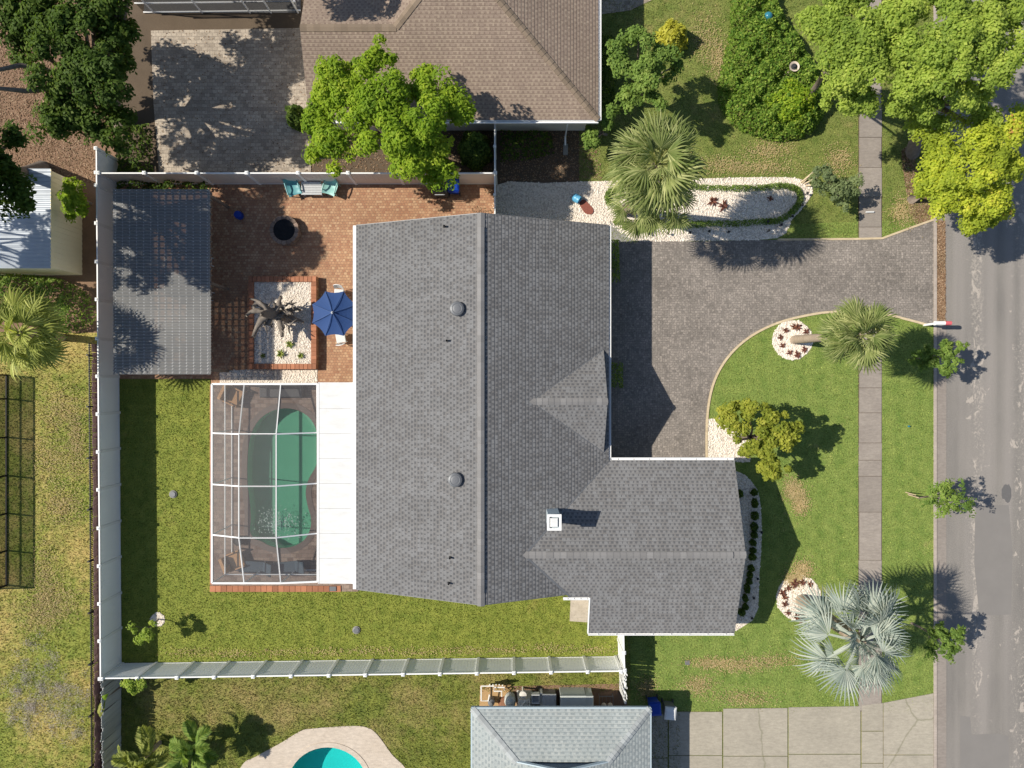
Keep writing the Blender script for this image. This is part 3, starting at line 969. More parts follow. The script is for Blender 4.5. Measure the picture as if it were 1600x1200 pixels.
# ------------------------------------------------------------------ SHINGLED ROOFS
def clip_half(poly, d, c, keep_ge):
    out = []
    n = len(poly)
    for i in range(n):
        p, q = poly[i], poly[(i + 1) % n]
        a, b = p[0] * d[0] + p[1] * d[1] - c, q[0] * d[0] + q[1] * d[1] - c
        if not keep_ge:
            a, b = -a, -b
        if a >= -1e-9:
            out.append(p)
        if (a > 1e-9 and b < -1e-9) or (a < -1e-9 and b > 1e-9):
            t = a / (a - b)
            out.append((p[0] + (q[0] - p[0]) * t, p[1] + (q[1] - p[1]) * t))
    return out

def roof_slope(name, polygx, p0, d, z0, t, mat, parent, course=0.165, thick=0.14):
    """polygx in ground pixels; plane z = z0 - t*dot(p-p0,d), d = downhill unit vector in world xy."""
    poly = polyU(polygx)
    p0 = (p0[0] * PX, -p0[1] * PX)
    e = course / math.sqrt(1 + t * t)
    D = [p[0] * d[0] + p[1] * d[1] for p in poly]
    base = p0[0] * d[0] + p0[1] * d[1]
    def zz(p):
        return z0 - t * (p[0] * d[0] + p[1] * d[1] - base)
    hi = max(D)
    k1 = int(math.ceil((hi - min(D)) / e))
    mb = MB()
    per = (-d[1], d[0])
    cs = math.sqrt(1 + t * t)
    lift = 0.014
    for k in range(k1):
        b = hi - k * e
        a = b - e
        q = clip_half(clip_half(poly, d, a, True), d, b, False)
        if len(q) < 3:
            continue
        pts, uv = [], []
        for p in q:
            s_ = p[0] * d[0] + p[1] * d[1]
            f = (s_ - a) / e
            pts.append((p[0], p[1], zz(p) + lift * f))
            uv.append((p[0] * per[0] + p[1] * per[1] + 50, (k1 - 1 - k + min(max(f, 0.001), 0.999)) * course))
        ar = sum(q[i][0] * q[(i + 1) % len(q)][1] - q[(i + 1) % len(q)][0] * q[i][1] for i in range(len(q)))
        if ar < 0:
            pts.reverse()
            uv.reverse()
        mb.face(pts, uv)
        low = [p for p in pts if abs(p[0] * d[0] + p[1] * d[1] - b) < 1e-6]
        if len(low) >= 2:
            l0, l1 = low[0], low[-1]
            mb.face([l0, (l0[0], l0[1], l0[2] - lift), (l1[0], l1[1], l1[2] - lift), l1], [(0, course * 0.95)] * 4)
    n = len(poly)
    for i in range(n):
        p, q = poly[i], poly[(i + 1) % n]
        mb.face([(p[0], p[1], zz(p)), (q[0], q[1], zz(q)), (q[0], q[1], zz(q) - thick), (p[0], p[1], zz(p) - thick)], [(0, course * 0.5)] * 4)
    mb.face([(p[0], p[1], zz(p) - thick) for p in poly], [(0, 0)] * n)
    return mb.build(name, mat, parent)

def cap_mesh(length, half, t, th, mat, overlap=1.12):
    mb = MB()
    L = length * overlap
    z0, z1 = 0.0, th
    h = half
    dz = -half * t
    A = [(0, -h, dz + z1), (0, 0, z1), (0, h, dz + z1)]
    B = [(L, -h, dz + z0), (L, 0, z0), (L, h, dz + z0)]
    mb.face([A[0], B[0], B[1], A[1]])
    mb.face([A[1], B[1], B[2], A[2]])
    mb.face([A[0], A[1], (0, 0, -0.01), (0, -h, dz - 0.02)])
    mb.face([A[1], A[2], (0, h, dz - 0.02), (0, 0, -0.01)])
    mb.face([A[0], (0, -h, dz - 0.03), (L, -h, dz - 0.03), B[0]])
    mb.face([A[2], B[2], (L, h, dz - 0.03), (0, h, dz - 0.03)])
    return mb.build("ridge_shingle", mat, mesh_only=True)

def ridge_caps(parent, p0, p1, length, half, t, mat, lift=0.02, th=0.015):
    """row of overlapping cap shingles from p0 (lower / start) to p1."""
    p0, p1 = Vector(p0), Vector(p1)
    v = p1 - p0
    n = max(1, int(round(v.length / length)))
    L = v.length / n
    me = cap_mesh(L, half, t, th, mat)
    az = math.atan2(v.y, v.x)
    el = math.atan2(v.z, math.hypot(v.x, v.y))
    rr = random.Random(int(v.length * 100))
    for i in range(n):
        p = p0 + v * (i / n) + Vector((0, 0, lift + rr.uniform(0, 0.004)))
        piece("ridge_shingle", me, parent, p, (rr.uniform(-0.01, 0.01), -el, az))

T = 0.4
KZ = T * PX    # rise per photo pixel

# ------------------------------------------------------------------ MAIN GREY HOUSE
house = thing("house", "grey shingled house filling the middle, with the wing towards the street", "house", U(0, 0))
ZR = 4.85
EZ = ZR - KZ * 185
roof_slope("roof_slope", [(-227, -231), (-42, -231), (-42, 299), (-227, 299)], (-42, 0), (-1, 0), ZR, T, M['shingle'], house)
roof_slope("roof_slope", [(-42, -231), (141, -231), (141, 299), (-42, 299)], (-42, 0), (1, 0), ZR, T, M['shingle'], house)
ZW = EZ + KZ * 126
XW = (ZR - ZW) / KZ - 42
xs_v = (ZR - (ZW - KZ * 66)) / KZ - 42
roof_slope("roof_slope", [(XW, 237), (324, 237), (324, 111), (141.5, 111)], (0, 237), (0, 1), ZW, T, M['shingle'], house)
roof_slope("roof_slope", [(XW, 237), (324, 237), (324, 363), (111, 363), (111, 303), (xs_v, 303)], (0, 237), (0, -1), ZW, T, M['shingle'], house)
# little entrance gable
ZG = 3.95
XG = (ZR - ZG) / KZ - 42
zc = ZR - KZ * (133 + 42)
TG = (ZG - zc) / (74 * PX)
roof_slope("roof_slope", [(XG, 24.5), (133, 24.5), (133, -49.5)], (0, 24.5), (0, 1), ZG + 0.02, TG, M['shingle'], house)
roof_slope("roof_slope", [(XG, 24.5), (133, 24.5), (133, 98.5)], (0, 24.5), (0, -1), ZG + 0.02, TG, M['shingle'], house)
# ridge caps
ridge_caps(house, U(-42, -231.5, ZR + 0.01), U(-42, 299.5, ZR + 0.01), 0.30, 0.17, T, M['cap'], 0.015)
ridge_caps(house, U(324.5, 237, ZW), U(XW - 3, 237, ZW), 0.30, 0.16, T, M['cap'], 0.03)
ridge_caps(house, U(133.5, 24.5, ZG + 0.02), U(XG - 2, 24.5, ZG + 0.02), 0.28, 0.15, TG, M['cap'], 0.03)
# raised ridge vents
def ridge_vent(p0, p1, half, t, z):
    mb = MB()
    a, b = Vector(p0), Vector(p1)
    d = (b - a).normalized()
    nrm = Vector((-d.y, d.x, 0))
    sec = [(-half, -half * t + 0.0), (-half, -half * t + 0.055), (0, 0.065), (half, -half * t + 0.055), (half, -half * t)]
    A = [a + nrm * s_ + Vector((0, 0, h_)) for s_, h_ in sec]
    Bq = [b + nrm * s_ + Vector((0, 0, h_)) for s_, h_ in sec]
    for i in range(4):
        mb.face([A[i], Bq[i], Bq[i + 1], A[i + 1]])
    mb.face(A)
    mb.face(list(reversed(Bq)))
    return mb
ridge_vent(U(-42, -212, ZR), U(-42, 282, ZR), 0.14, T, ZR).build("ridge_vent", M['cap'], house)
ridge_vent(U(48, 237, ZW), U(306, 237, ZW), 0.13, T, ZW).build("ridge_vent", M['cap'], house)
rv = [o for o in bpy.data.objects if o.name.startswith("ridge_vent")]
ridge_caps(house, U(-42, -212, ZR + 0.06), U(-42, 282, ZR + 0.06), 0.30, 0.15, T, M['cap'], 0.012)
ridge_caps(house, U(306, 237, ZW + 0.06), U(48, 237, ZW + 0.06), 0.30, 0.14, T, M['cap'], 0.012)
# walls
mbw = MB()
def wall_box(mb, x0, x1, y0, y1, z0, z1):
    mb.box(x0 * PX, x1 * PX, -y1 * PX, -y0 * PX, z0, z1)
wall_box(mbw, -212, 126, -219, 287, -0.05, EZ + 0.02)
wall_box(mbw, 126.2, 311, 124, 350, -0.05, EZ + 0.02)
for yy in (-219, 287):
    mbw.face([U(-212, yy, EZ), U(126, yy, EZ), U(-42, yy, ZR - 0.15)])
mbw.face([U(311, 124, EZ), U(311, 350, EZ), U(311, 237, ZW - 0.15)])
mbw.face([U(131.5, -44, zc - 0.1), U(131.5, 92, zc - 0.1), U(131.5, 24.5, ZG - 0.13)])
mbw.build("wall", M['cream'], house)
# gutters and rake trim
def trim(name, a, b, wdt, z0, z1, parent, mat):
    a, b = Vector(a), Vector(b)
    d = (b - a)
    L = math.hypot(d.x, d.y)
    az = math.atan2(d.y, d.x)
    mat4 = Matrix.Translation((a.x, a.y, 0)) @ Matrix.Rotation(az, 4, 'Z')
    mb = MB()
    h = wdt / 2
    za, zb = a.z, b.z
    V = [(0, -h, za + z0), (L, -h, zb + z0), (L, h, zb + z0), (0, h, za + z0), (0, -h, za + z1), (L, -h, zb + z1), (L, h, zb + z1), (0, h, za + z1)]
    mb.raw([tuple(mat4 @ Vector(v)) for v in V], [(3, 2, 1, 0), (4, 5, 6, 7), (0, 1, 5, 4), (1, 2, 6, 5), (2, 3, 7, 6), (3, 0, 4, 7)])
    return mb.build(name, mat, parent)
def gutter(a, b, side, z, parent, mat, wdt=0.13, straps=0):
    """open trough: bottom, outer and inner lips; side = +1/-1 offset direction normal (left of a->b)."""
    a, b = Vector(a), Vector(b)
    d = (b - a).normalized()
    nn = Vector((-d.y, d.x, 0)) * side
    mb = MB()
    def bar(o0, o1, z0, z1):
        P = [a + nn * o0, b + nn * o0, b + nn * o1, a + nn * o1]
        V = [(p.x, p.y, z0) for p in P] + [(p.x, p.y, z1) for p in P]
        mb.raw(V, [(3, 2, 1, 0), (4, 5, 6, 7), (0, 1, 5, 4), (1, 2, 6, 5), (2, 3, 7, 6), (3, 0, 4, 7)])
    bar(0.0, wdt, z - 0.11, z - 0.095)
    bar(0.0, 0.02, z - 0.095, z)
    bar(wdt - 0.035, wdt, z - 0.095, z + 0.005)
    L = (b - a).length
    for i in range(straps):
        t = (i + 0.5) / straps
        c = a + d * L * t
        P0 = c - d * 0.015
        P1 = c + d * 0.015
        V = [(p.x, p.y, zz_) for zz_ in (z - 0.02, z - 0.004) for p in (P0 + nn * 0.0, P1, P1 + nn * wdt, P0 + nn * wdt)]
        mb.raw(V, [(3, 2, 1, 0), (4, 5, 6, 7), (0, 1, 5, 4), (1, 2, 6, 5), (2, 3, 7, 6), (3, 0, 4, 7)])
    return mb.build("gutter", mat, parent)
gutter(U(141, -231), U(141, 108), 1, EZ - 0.02, house, M['whitemetal'], 0.11, 8)
gutter(U(141.5, 111), U(324, 111), 1, EZ - 0.02, house, M['whitemetal'], 0.12, 8)
gutter(U(111, 363), U(324, 363), -1, EZ - 0.02, house, M['whitemetal'], 0.11, 8)
gutter(U(73, 304), U(110, 304), -1, ZW - KZ * 67 - 0.02, house, M['whitemetal'], 0.12, 4)
trim("fascia", U(-229.5, -231, EZ), U(-229.5, 299, EZ), 0.15, -0.16, -0.02, house, M['white'])
trim("fascia", U(110.6, 304, ZW - KZ * 67), U(110.6, 363.5, EZ), 0.05, -0.15, 0.03, house, M['white'])
trim("fascia", U(141.8, -231.6, EZ - 0.1), U(-42, -231.6, ZR - 0.1), 0.03, -0.14, 0.06, house, M['greymetal'])
trim("fascia", U(-227, -231.6, EZ - 0.1), U(-42, -231.6, ZR - 0.1), 0.03, -0.14, 0.06, house, M['greymetal'])
trim("fascia", U(-227, 299.6, EZ - 0.1), U(-42, 299.6, ZR - 0.1), 0.03, -0.14, 0.06, house, M['greymetal'])
trim("fascia", U(85, 299.6, ZR - KZ * 127 - 0.1), U(-42, 299.6, ZR - 0.1), 0.03, -0.14, 0.06, house, M['greymetal'])
# valley flashing strips
trim("valley_flashing", U(141, 111, EZ + 0.015), U(XW, 237, ZW + 0.015), 0.09, -0.03, 0.012, house, M['greymetal'])
trim("valley_flashing", U(xs_v, 303, ZW - KZ * 66 + 0.015), U(XW, 237, ZW + 0.015), 0.09, -0.03, 0.012, house, M['greymetal'])
trim("valley_flashing", U(133, -49.5, zc + 0.02), U(XG, 24.5, ZG + 0.02), 0.06, -0.03, 0.01, house, M['greymetal'])
trim("valley_flashing", U(133, 98.5, zc + 0.02), U(XG, 24.5, ZG + 0.02), 0.06, -0.03, 0.01, house, M['greymetal'])
# chimney
cz = 5.25
cg = G(866, 816, cz)
mb = MB()
mb.box(cg.x - 0.26, cg.x + 0.26, cg.y - 0.30, cg.y + 0.30, 3.2, cz - 0.06)
ch = mb.build("chimney", M['fasciablue'], house)
mb = MB()
for a0, a1, b0, b1 in ((-0.31, 0.31, 0.25, 0.35), (-0.31, 0.31, -0.35, -0.25), (-0.31, -0.21, -0.25, 0.25), (0.21, 0.31, -0.25, 0.25)):
    mb.box(cg.x + a0, cg.x + a1, cg.y + b0, cg.y + b1, cz - 0.058, cz + 0.06)
mb.build("chimney_rim", M['white'], ch)
mb = MB().bevbox(cg.x - 0.17, cg.x + 0.17, cg.y - 0.20, cg.y + 0.20, cz - 0.05, cz + 0.11, 0.03)
mb.build("flue_cap", M['panelwhite'], ch)
# mushroom vents and vent pipes
for px, py in ((714, 482), (711, 750)):
    zz0 = ZR - KZ * abs((px - 800) / 1.14 + 42)
    p = G(px, py, zz0 + 0.3)
    c = (p.x, p.y, zz0 - 0.05)
    v = MB().lathe(c, [(0.28, 0), (0.28, 0.06), (0.20, 0.09), (0.20, 0.24), (0.31, 0.245), (0.33, 0.27), (0.30, 0.36), (0.22, 0.40), (0.20, 0.385), (0.12, 0.40), (0.02, 0.405)], 24).build("roof_vent", M['greymetal'], house)
for px, py in ((694, 353), (698, 532), (703, 872), (701, 912)):
    zz0 = ZR - KZ * abs((px - 800) / 1.14 + 42)
    p = G(px, py, zz0 + 0.15)
    MB().lathe((p.x, p.y, zz0 - 0.05), [(0.09, 0), (0.05, 0.06), (0.045, 0.28), (0.03, 0.28), (0.03, 0.2)], 10).build("vent_pipe", M['black'], house)
# openings on the street-side walls
def window_e(x, y0, y1, z0, z1, parent):
    f = MB()
    X = x * PX
    for a0, a1, b0, b1 in ((y0, y1, z0, z0 + 0.07), (y0, y1, z1 - 0.07, z1)):
        f.box(X, X + 0.05, -a1 * PX, -a0 * PX, b0, b1)
    for yy in (y0, (y0 + y1) / 2, y1 - 1.6):
        f.box(X, X + 0.048, -(yy + 1.6) * PX, -yy * PX, z0 + 0.07, z1 - 0.07)
    fo = f.build("window", M['white'], parent)
    MB().box(X + 0.002, X + 0.02, -(y1 - 0.3) * PX, -(y0 + 0.3) * PX, z0 + 0.03, z1 - 0.03).build("pane", M['glass'], fo)
window_e(126, -190, -130, 0.9, 2.0, house)
window_e(126, -100, -60, 0.9, 2.0, house)
window_e(311, 190, 285, 0.9, 2.0, house)
dr = MB().box(126 * PX, 126 * PX + 0.05, -38 * PX, -9 * PX, 0.05, 2.1).build("front_door", M['greymetal'], house)
gd = MB()
for k in range(4):
    gd.box(152 * PX, 302 * PX, -124 * PX, -124 * PX + 0.06, 0.03 + k * 0.53, 0.03 + k * 0.53 + 0.51)
gd.build("garage_door", M['white'], house)

# ------------------------------------------------------------------ PATIO ROOF (white panels)
pr = thing("patio_roof", "white insulated panel roof between pool cage and grey house", "patio roof", U(-254, 146))
edges = [-2.5, 36, 72.5, 109, 145.5, 182, 218.5, 255, 292]
for a, b in zip(edges[:-1], edges[1:]):
    mb = MB()
    x0, x1 = -282.5 * PX, -228.5 * PX
    y0, y1 = -(b - 0.14) * PX, -(a + 0.14) * PX
    V = [(x0, y0, 2.22), (x1, y0, 2.27), (x1, y1, 2.27), (x0, y1, 2.22), (x0, y0, 2.30), (x1, y0, 2.35), (x1, y1, 2.35), (x0, y1, 2.30)]
    mb.raw(V, [(3, 2, 1, 0), (4, 5, 6, 7), (0, 1, 5, 4), (1, 2, 6, 5), (2, 3, 7, 6), (3, 0, 4, 7)])
    mb.build("roof_panel", M['panelwhite'], pr)
mb = MB()
mb.box(-283.5 * PX, -282.6 * PX, -292 * PX, 2.5 * PX, 2.12, 2.32)
mb.build("gutter", M['whitemetal'], pr)
for yy in (0, 73, 146, 219, 290):
    MB().box(-280.5 * PX, -278 * PX, -(yy + 1.2) * PX, -(yy - 1.2) * PX, 0, 2.21).build("post", M['whitemetal'], pr)

# ------------------------------------------------------------------ POOL AND SCREEN CAGE
pool = thing("swimming_pool", "kidney-shaped green swimming pool under the white-framed cage", "pool", G(440, 750, 0))
def loop_off(loop, d):
    n = len(loop)
    out = []
    for i in range(n):
        a, b = Vector(loop[i - 1]), Vector(loop[(i + 1) % n])
        t = (b - a).normalized()
        out.append((loop[i][0] + t.y * d, loop[i][1] - t.x * d))
    return out
def area(l):
    return sum(l[i - 1][0] * l[i][1] - l[i][0] * l[i - 1][1] for i in range(len(l)))
def make_pool(root, loop, plaster, water, cop, depth, copw):
    sg = 1 if area(loop) > 0 else -1
    outl = loop_off(loop, copw * sg)
    inn = loop_off(loop, -0.03 * sg)
    if cop is not None:
        MB().prism(outl, 0.0, 0.055, holes=(inn,)).build("coping", cop, root)
    mb = MB()
    n = len(loop)
    for i in range(n):
        j = (i + 1) % n
        mb.face([(*loop[i], 0.03), (*loop[j], 0.03), (*loop[j], -depth), (*loop[i], -depth)])
    mb.prism(loop, None, -depth)
    mb.build("basin", plaster, root)
    MB().prism(loop, None, -0.09).build("water", water, root)
make_pool(pool, pool_loop, M['plaster'], M['water'], M['coping'], 0.8, 0.26)
rng = np.random.default_rng(5)
mb = MB()
for k in range(520):
    c = G(rng.normal(434, 15), rng.normal(816, 9) + 5 * math.sin(k))
    if not in_poly(np.array([[c.x, c.y]]), pool_loop)[0]:
        continue
    r = rng.uniform(0.008, 0.03)
    n0 = rng.integers(5, 8)
    ph = rng.uniform(0, 6)
    mb.face([(c.x + r * math.cos(ph + 2 * math.pi * i / n0) * rng.uniform(0.6, 1.3), c.y + r * math.sin(ph + 2 * math.pi * i / n0) * rng.uniform(0.6, 1.3), -0.084) for i in range(n0)])
fo = mb.build("foam", M['foam'], pool)
fo['kind'] = 'stuff'

cage = thing("screen_enclosure", "white-framed screen cage over the green kidney pool", "pool cage", U(-362, 146))
cx0, cx1 = -437.0, -285.5
cy0, cy1 = 0.0, 290.0
ribx = (-390.0, -337.0)
try_ = (71.5, 146.0, 219.5)
ZE, ZF, ZL = 2.43, 3.08, 2.12      # wall top, flat roof, house side
def zroof(i, j):
    if 0 < i < 3 and 0 < j < 4:
        return ZF
    if i == 3:
        return ZL if 0 < j < 4 else (ZL + 0.05)
    return ZE
gx = [cx0, ribx[0], ribx[1], cx1]
gy = [cy0, try_[0], try_[1], try_[2], cy1]
GP = {(i, j): U(gx[i], gy[j], zroof(i, j)) for i in range(4) for j in range(5)}
def beam(a, b, wd, parent, name="beam", mat=None, hh=None):
    a, b = Vector(a), Vector(b)
    v = b - a
    q = v.to_track_quat('X', 'Z').to_matrix().to_4x4()
    mb = MB().box(0, v.length, -wd / 2, wd / 2, -(hh or wd) / 2, (hh or wd) / 2, Matrix.Translation(a) @ q)
    return mb.build(name, mat or M['whitemetal'], parent)
for i in range(4):
    for j in range(4):
        beam(GP[i, j], GP[i, j + 1], 0.085 if i in (0, 3) else 0.055, cage)
for j in range(5):
    for i in range(3):
        beam(GP[i, j], GP[i + 1, j], 0.085 if j in (0, 4) else 0.06, cage)
for j in (0, 4):
    for i in range(4):
        g = GP[i, j]
        beam((g.x, g.y, 0.03), (g.x, g.y, g.z - 0.05), 0.05, cage, "post")
for j in (1, 2, 3):
    g = GP[0, j]
    beam((g.x, g.y, 0.03), (g.x, g.y, g.z - 0.05), 0.05, cage, "post")
for zr in (0.06, 0.92):
    beam(U(cx0, cy0, zr), U(cx0, cy1, zr), 0.05, cage, "rail")
    beam(U(cx0, cy1, zr), U(cx1, cy1, zr), 0.05, cage, "rail")
    beam(U(cx0, cy0, zr), U(cx1, cy0, zr), 0.05, cage, "rail")
def panel(pts):
    MB().face(pts).build("screen_panel", M['screen'], cage) if False else None
    mb = MB()
    mb.face(pts)
    mb.build("screen_panel", M['screen'], cage)
for i in range(3):
    for j in range(4):
        panel([GP[i, j] + Vector((0, 0, 0.03)), GP[i, j + 1] + Vector((0, 0, 0.03)), GP[i + 1, j + 1] + Vector((0, 0, 0.03)), GP[i + 1, j] + Vector((0, 0, 0.03))])
for j in range(4):
    a, b = GP[0, j], GP[0, j + 1]
    panel([(a.x, a.y, 0.08), (b.x, b.y, 0.08), b, a])
for jj in (0, 4):
    for i in range(3):
        a, b = GP[i, jj], GP[i + 1, jj]
        panel([(a.x, a.y, 0.08), (b.x, b.y, 0.08), b, a])
# border bricks on the deck edge south and west of the cage
pd = bpy.data.objects["pool_deck"]
mbk = MB().bevbox(-0.14, 0.14, -0.155, 0.155, 0, 0.045, 0.008).build("brick", M['brickpiece'], mesh_only=True)
for k in range(23):
    piece("brick", mbk, pd, G(333 + k * 8.9, 919.5) + Vector((0, 0, 0.03 + 0.004 * (k % 3))), (0, 0, 0.01 * ((k * 7) % 5 - 2)))
mbk2 = MB().bevbox(-0.075, 0.075, -0.145, 0.145, 0, 0.04, 0.008).build("brick", M['brickpiece'], mesh_only=True)
for k in range(35):
    piece("brick", mbk2, pd, G(331.0, 606 + k * 8.9) + Vector((0, 0, 0.03 + 0.003 * (k % 3))), (0, 0, 0.012 * ((k * 5) % 5 - 2)))
tag(MB().bevbox(-0.17, 0.17, -0.12, 0.12, 0, 0.05, 0.01).build("drain_cover", M['greymetal'], loc=(0, 0, 0)), "dark square drain cover at the end of the brick edging", "drain cover").location = G(521, 919) + Vector((0, 0, 0.07))

# cage furniture
def lounge_chair(label, loc, rz, cush, frame, group):
    t = thing("armchair", label, "chair", loc, group, rz)
    MB().bevbox(-0.36, 0.34, -0.38, 0.38, 0.25, 0.42, 0.04).build("seat", cush, t, local=True)
    MB().box(-0.5, -0.34, -0.38, 0.38, 0.25, 0.92, Matrix.Rotation(R(-8), 4, 'Y')).build("backrest", cush, t, local=True)
    for sy in (-0.44, 0.38):
        MB().bevbox(-0.42, 0.34, sy, sy + 0.07, 0.50, 0.56, 0.01).build("armrest", frame, t, local=True)
        for sx in (-0.42, 0.27):
            MB().box(sx, sx + 0.06, sy + 0.005, sy + 0.065, 0.0, 0.50).build("leg", frame, t, local=True)
    return t
lounge_chair("tan wicker armchair by the top left corner of the pool cage", G(372, 620) + Vector((0, 0, 0.035)), R(-25), M['wicker'], M['wicker'], "tan armchairs in the pool cage")
lounge_chair("tan wicker armchair by the bottom left corner of the pool cage", G(374, 872) + Vector((0, 0, 0.035)), R(22), M['wicker'], M['wicker'], "tan armchairs in the pool cage")
sf = thing("sofa", "long charcoal cushioned daybed by the north screen of the pool cage", "sofa", G(443, 611) + Vector((0, 0, 0.035)))
MB().bevbox(-1.1, 1.1, -0.33, 0.33, 0.05, 0.28, 0.03).build("base", M['darkplastic'], sf, local=True)
for k in range(2):
    MB().bevbox(-1.07 + k * 1.08, -0.01 + k * 1.08, -0.31, 0.24, 0.285, 0.42, 0.05).build("cushion", M['greyfab'], sf, local=True)
MB().bevbox(-1.1, 1.1, 0.25, 0.36, 0.285, 0.75, 0.03).build("backrest", M['greyfab'], sf, local=True)
def sun_lounger(label, loc, rz, group):
    t = thing("sun_lounger", label, "lounger", loc, group, rz)
    MB().bevbox(-0.9, 0.35, -0.3, 0.3, 0.28, 0.34, 0.02).build("seat", M['bluefab'], t, local=True)
    MB().bevbox(0.0, 0.75, -0.3, 0.3, 0, 0.06, 0.02, Matrix.Translation((0.35, 0, 0.3)) @ Matrix.Rotation(R(-42), 4, 'Y')).build("backrest", M['bluefab'], t, local=True)
    for sx in (-0.85, 0.28):
        for sy in (-0.28, 0.22):
            MB().box(sx, sx + 0.05, sy, sy + 0.05, 0, 0.28).build("leg", M['whitemetal'], t, local=True)
    return t
sun_lounger("slate blue sun lounger near the patio roof end of the cage", G(455, 884) + Vector((0, 0, 0.035)), R(6), "sun loungers along the south screen")
sun_lounger("slate blue sun lounger nearer the tan armchair", G(405, 884) + Vector((0, 0, 0.035)), R(-4), "sun loungers along the south screen")
tag(MB().lathe((0, 0, 0), [(0.16, 0), (0.22, 0.05), (0.25, 0.3), (0.22, 0.34), (0.18, 0.30)], 14).build("planter_pot", M['darkplastic'], loc=(0, 0, 0)), "dark round pot above the lower tan armchair", "pot").location = G(376, 843) + Vector((0, 0, 0.035))

# ------------------------------------------------------------------ PERGOLA
pg = thing("pergola", "pergola with grey corrugated see-through roof beside the terracotta patio", "pergola", U(-507, -148))
px0, px1, py0, py1 = -578.0, -437.0, -282.0, -14.0
ZP = 2.6
def corrug(x0, x1, y0, y1, z, amp, pitch, mat, name, parent, slope=0.0, along='x', th=0.0):
    mb = MB()
    n = int((y1 - y0) / pitch * 4)
    ysq = np.linspace(y0, y1, n + 1)
    zs = z + amp * np.sin(2 * math.pi * (ysq - y0) / pitch)
    V = []
    for yv, zv in zip(ysq, zs):
        V += [(x0, yv, zv), (x1, yv, zv + slope)]
    F = [(2 * i, 2 * i + 1, 2 * i + 3, 2 * i + 2) for i in range(n)]
    mb.raw(V, F)
    return mb.build(name, mat, parent)
corrug(px0 * PX, px1 * PX, 127 * PX, 282 * PX, ZP + 0.03, 0.028, 0.152, M['poly'], "roof_sheet", pg)
corrug(px0 * PX, (px1 + 0.6) * PX, 14 * PX, 129.5 * PX, ZP, 0.028, 0.152, M['poly'], "roof_sheet", pg)
nb = 14
for k in range(nb):
    x = px0 + 4 + (px1 - px0 - 8) * k / (nb - 1)
    MB().box(x * PX - 0.035, x * PX + 0.035, -py1 * PX - 0.0, -py0 * PX, ZP - 0.105, ZP - 0.025).build("batten", M['whitemetal'], pg)
for k in range(27):
    y = py0 + 5 + (py1 - py0 - 10) * k / 26
    MB().box(px0 * PX, px1 * PX, -y * PX - 0.03, -y * PX + 0.03, ZP - 0.22, ZP - 0.107).build("rafter", M['bark'], pg)
for x in (px0 + 5, px1 - 6):
    MB().box(x * PX - 0.06, x * PX + 0.06, -py1 * PX, -py0 * PX, ZP - 0.40, ZP - 0.225).build("beam", M['bark'], pg)
    for y in (py0 + 6, (py0 + py1) / 2, py1 - 6):
        MB().box(x * PX - 0.06, x * PX + 0.06, -y * PX - 0.06, -y * PX + 0.06, 0.02, ZP - 0.40).build("post", M['bark'], pg)
# pale screw rows
mb = MB()
rr = random.Random(8)
for k in range(nb):
    x = px0 + 4 + (px1 - px0 - 8) * k / (nb - 1)
    for q in range(58):
        y = py0 + 2 + (py1 - py0 - 4) * q / 57
        zz_ = ZP + (0.064 if y < -128 else 0.034)
        mb.box(x * PX - 0.011, x * PX + 0.011, -y * PX - 0.012, -y * PX + 0.012, zz_ - 0.02, zz_)
o = mb.build("screw_rows", M['whitemetal'], pg)
o['kind'] = 'stuff'

# ------------------------------------------------------------------ FENCES
def vinyl_fence(name, label, pts, h, parent_mat, board_mat, post_w=0.13, boards=11, cap=True, group=None, rail_mat=None, gap=0.0):
    """pts: list of ground points (world xy) of the posts, one panel between each pair."""
    loc = Vector((pts[0][0], pts[0][1], 0))
    t = thing(name, label, "fence", loc, group)
    hw = post_w / 2
    pm = MB()
    pm.box(-hw, hw, -hw, hw, -0.05, h + 0.05)
    pm.box(-hw - 0.02, hw + 0.02, -hw - 0.02, hw + 0.02, h + 0.052, h + 0.075)
    pm.raw([(-hw - 0.02, -hw - 0.02, h + 0.075), (hw + 0.02, -hw - 0.02, h + 0.075), (hw + 0.02, hw + 0.02, h + 0.075), (-hw - 0.02, hw + 0.02, h + 0.075), (0, 0, h + 0.12)],
           [(0, 1, 4), (1, 2, 4), (2, 3, 4), (3, 0, 4)])
    pme = pm.build("post", parent_mat, mesh_only=True)
    for i, p in enumerate(pts):
        q = pts[min(i + 1, len(pts) - 1)]
        q0 = pts[max(i - 1, 0)]
        az = math.atan2(q[1] - q0[1], q[0] - q0[0])
        piece("post", pme, t, (p[0], p[1], 0), (0, 0, az))
    for p, q in zip(pts[:-1], pts[1:]):
        v = Vector((q[0] - p[0], q[1] - p[1], 0))
        L = v.length
        az = math.atan2(v.y, v.x)
        mat4 = Matrix.Translation((p[0], p[1], 0)) @ Matrix.Rotation(az, 4, 'Z')
        mb = MB()
        a, b = hw + 0.002, L - hw - 0.002
        bw = (b - a) / boards
        for k in range(boards):
            mb.box(a + k * bw + 0.004 + gap, a + (k + 1) * bw - 0.004 - gap, -0.017, 0.017, 0.10, h - 0.10, mat4)
        if not gap:
            mb.box(a, b, -0.008, 0.008, 0.10, h - 0.10, mat4)
        mb.build("panel", board_mat, t)
        MB().box(a, b, -0.03, 0.03, h - 0.099, h + 0.01, mat4).build("rail", rail_mat or parent_mat, t)
        MB().box(a, b, -0.03, 0.03, 0.03, 0.099, mat4).build("rail", rail_mat or parent_mat, t)
    return t
FH = 1.83
def gtop(px, py):
    return tuple(G(px, py, FH)[:2])
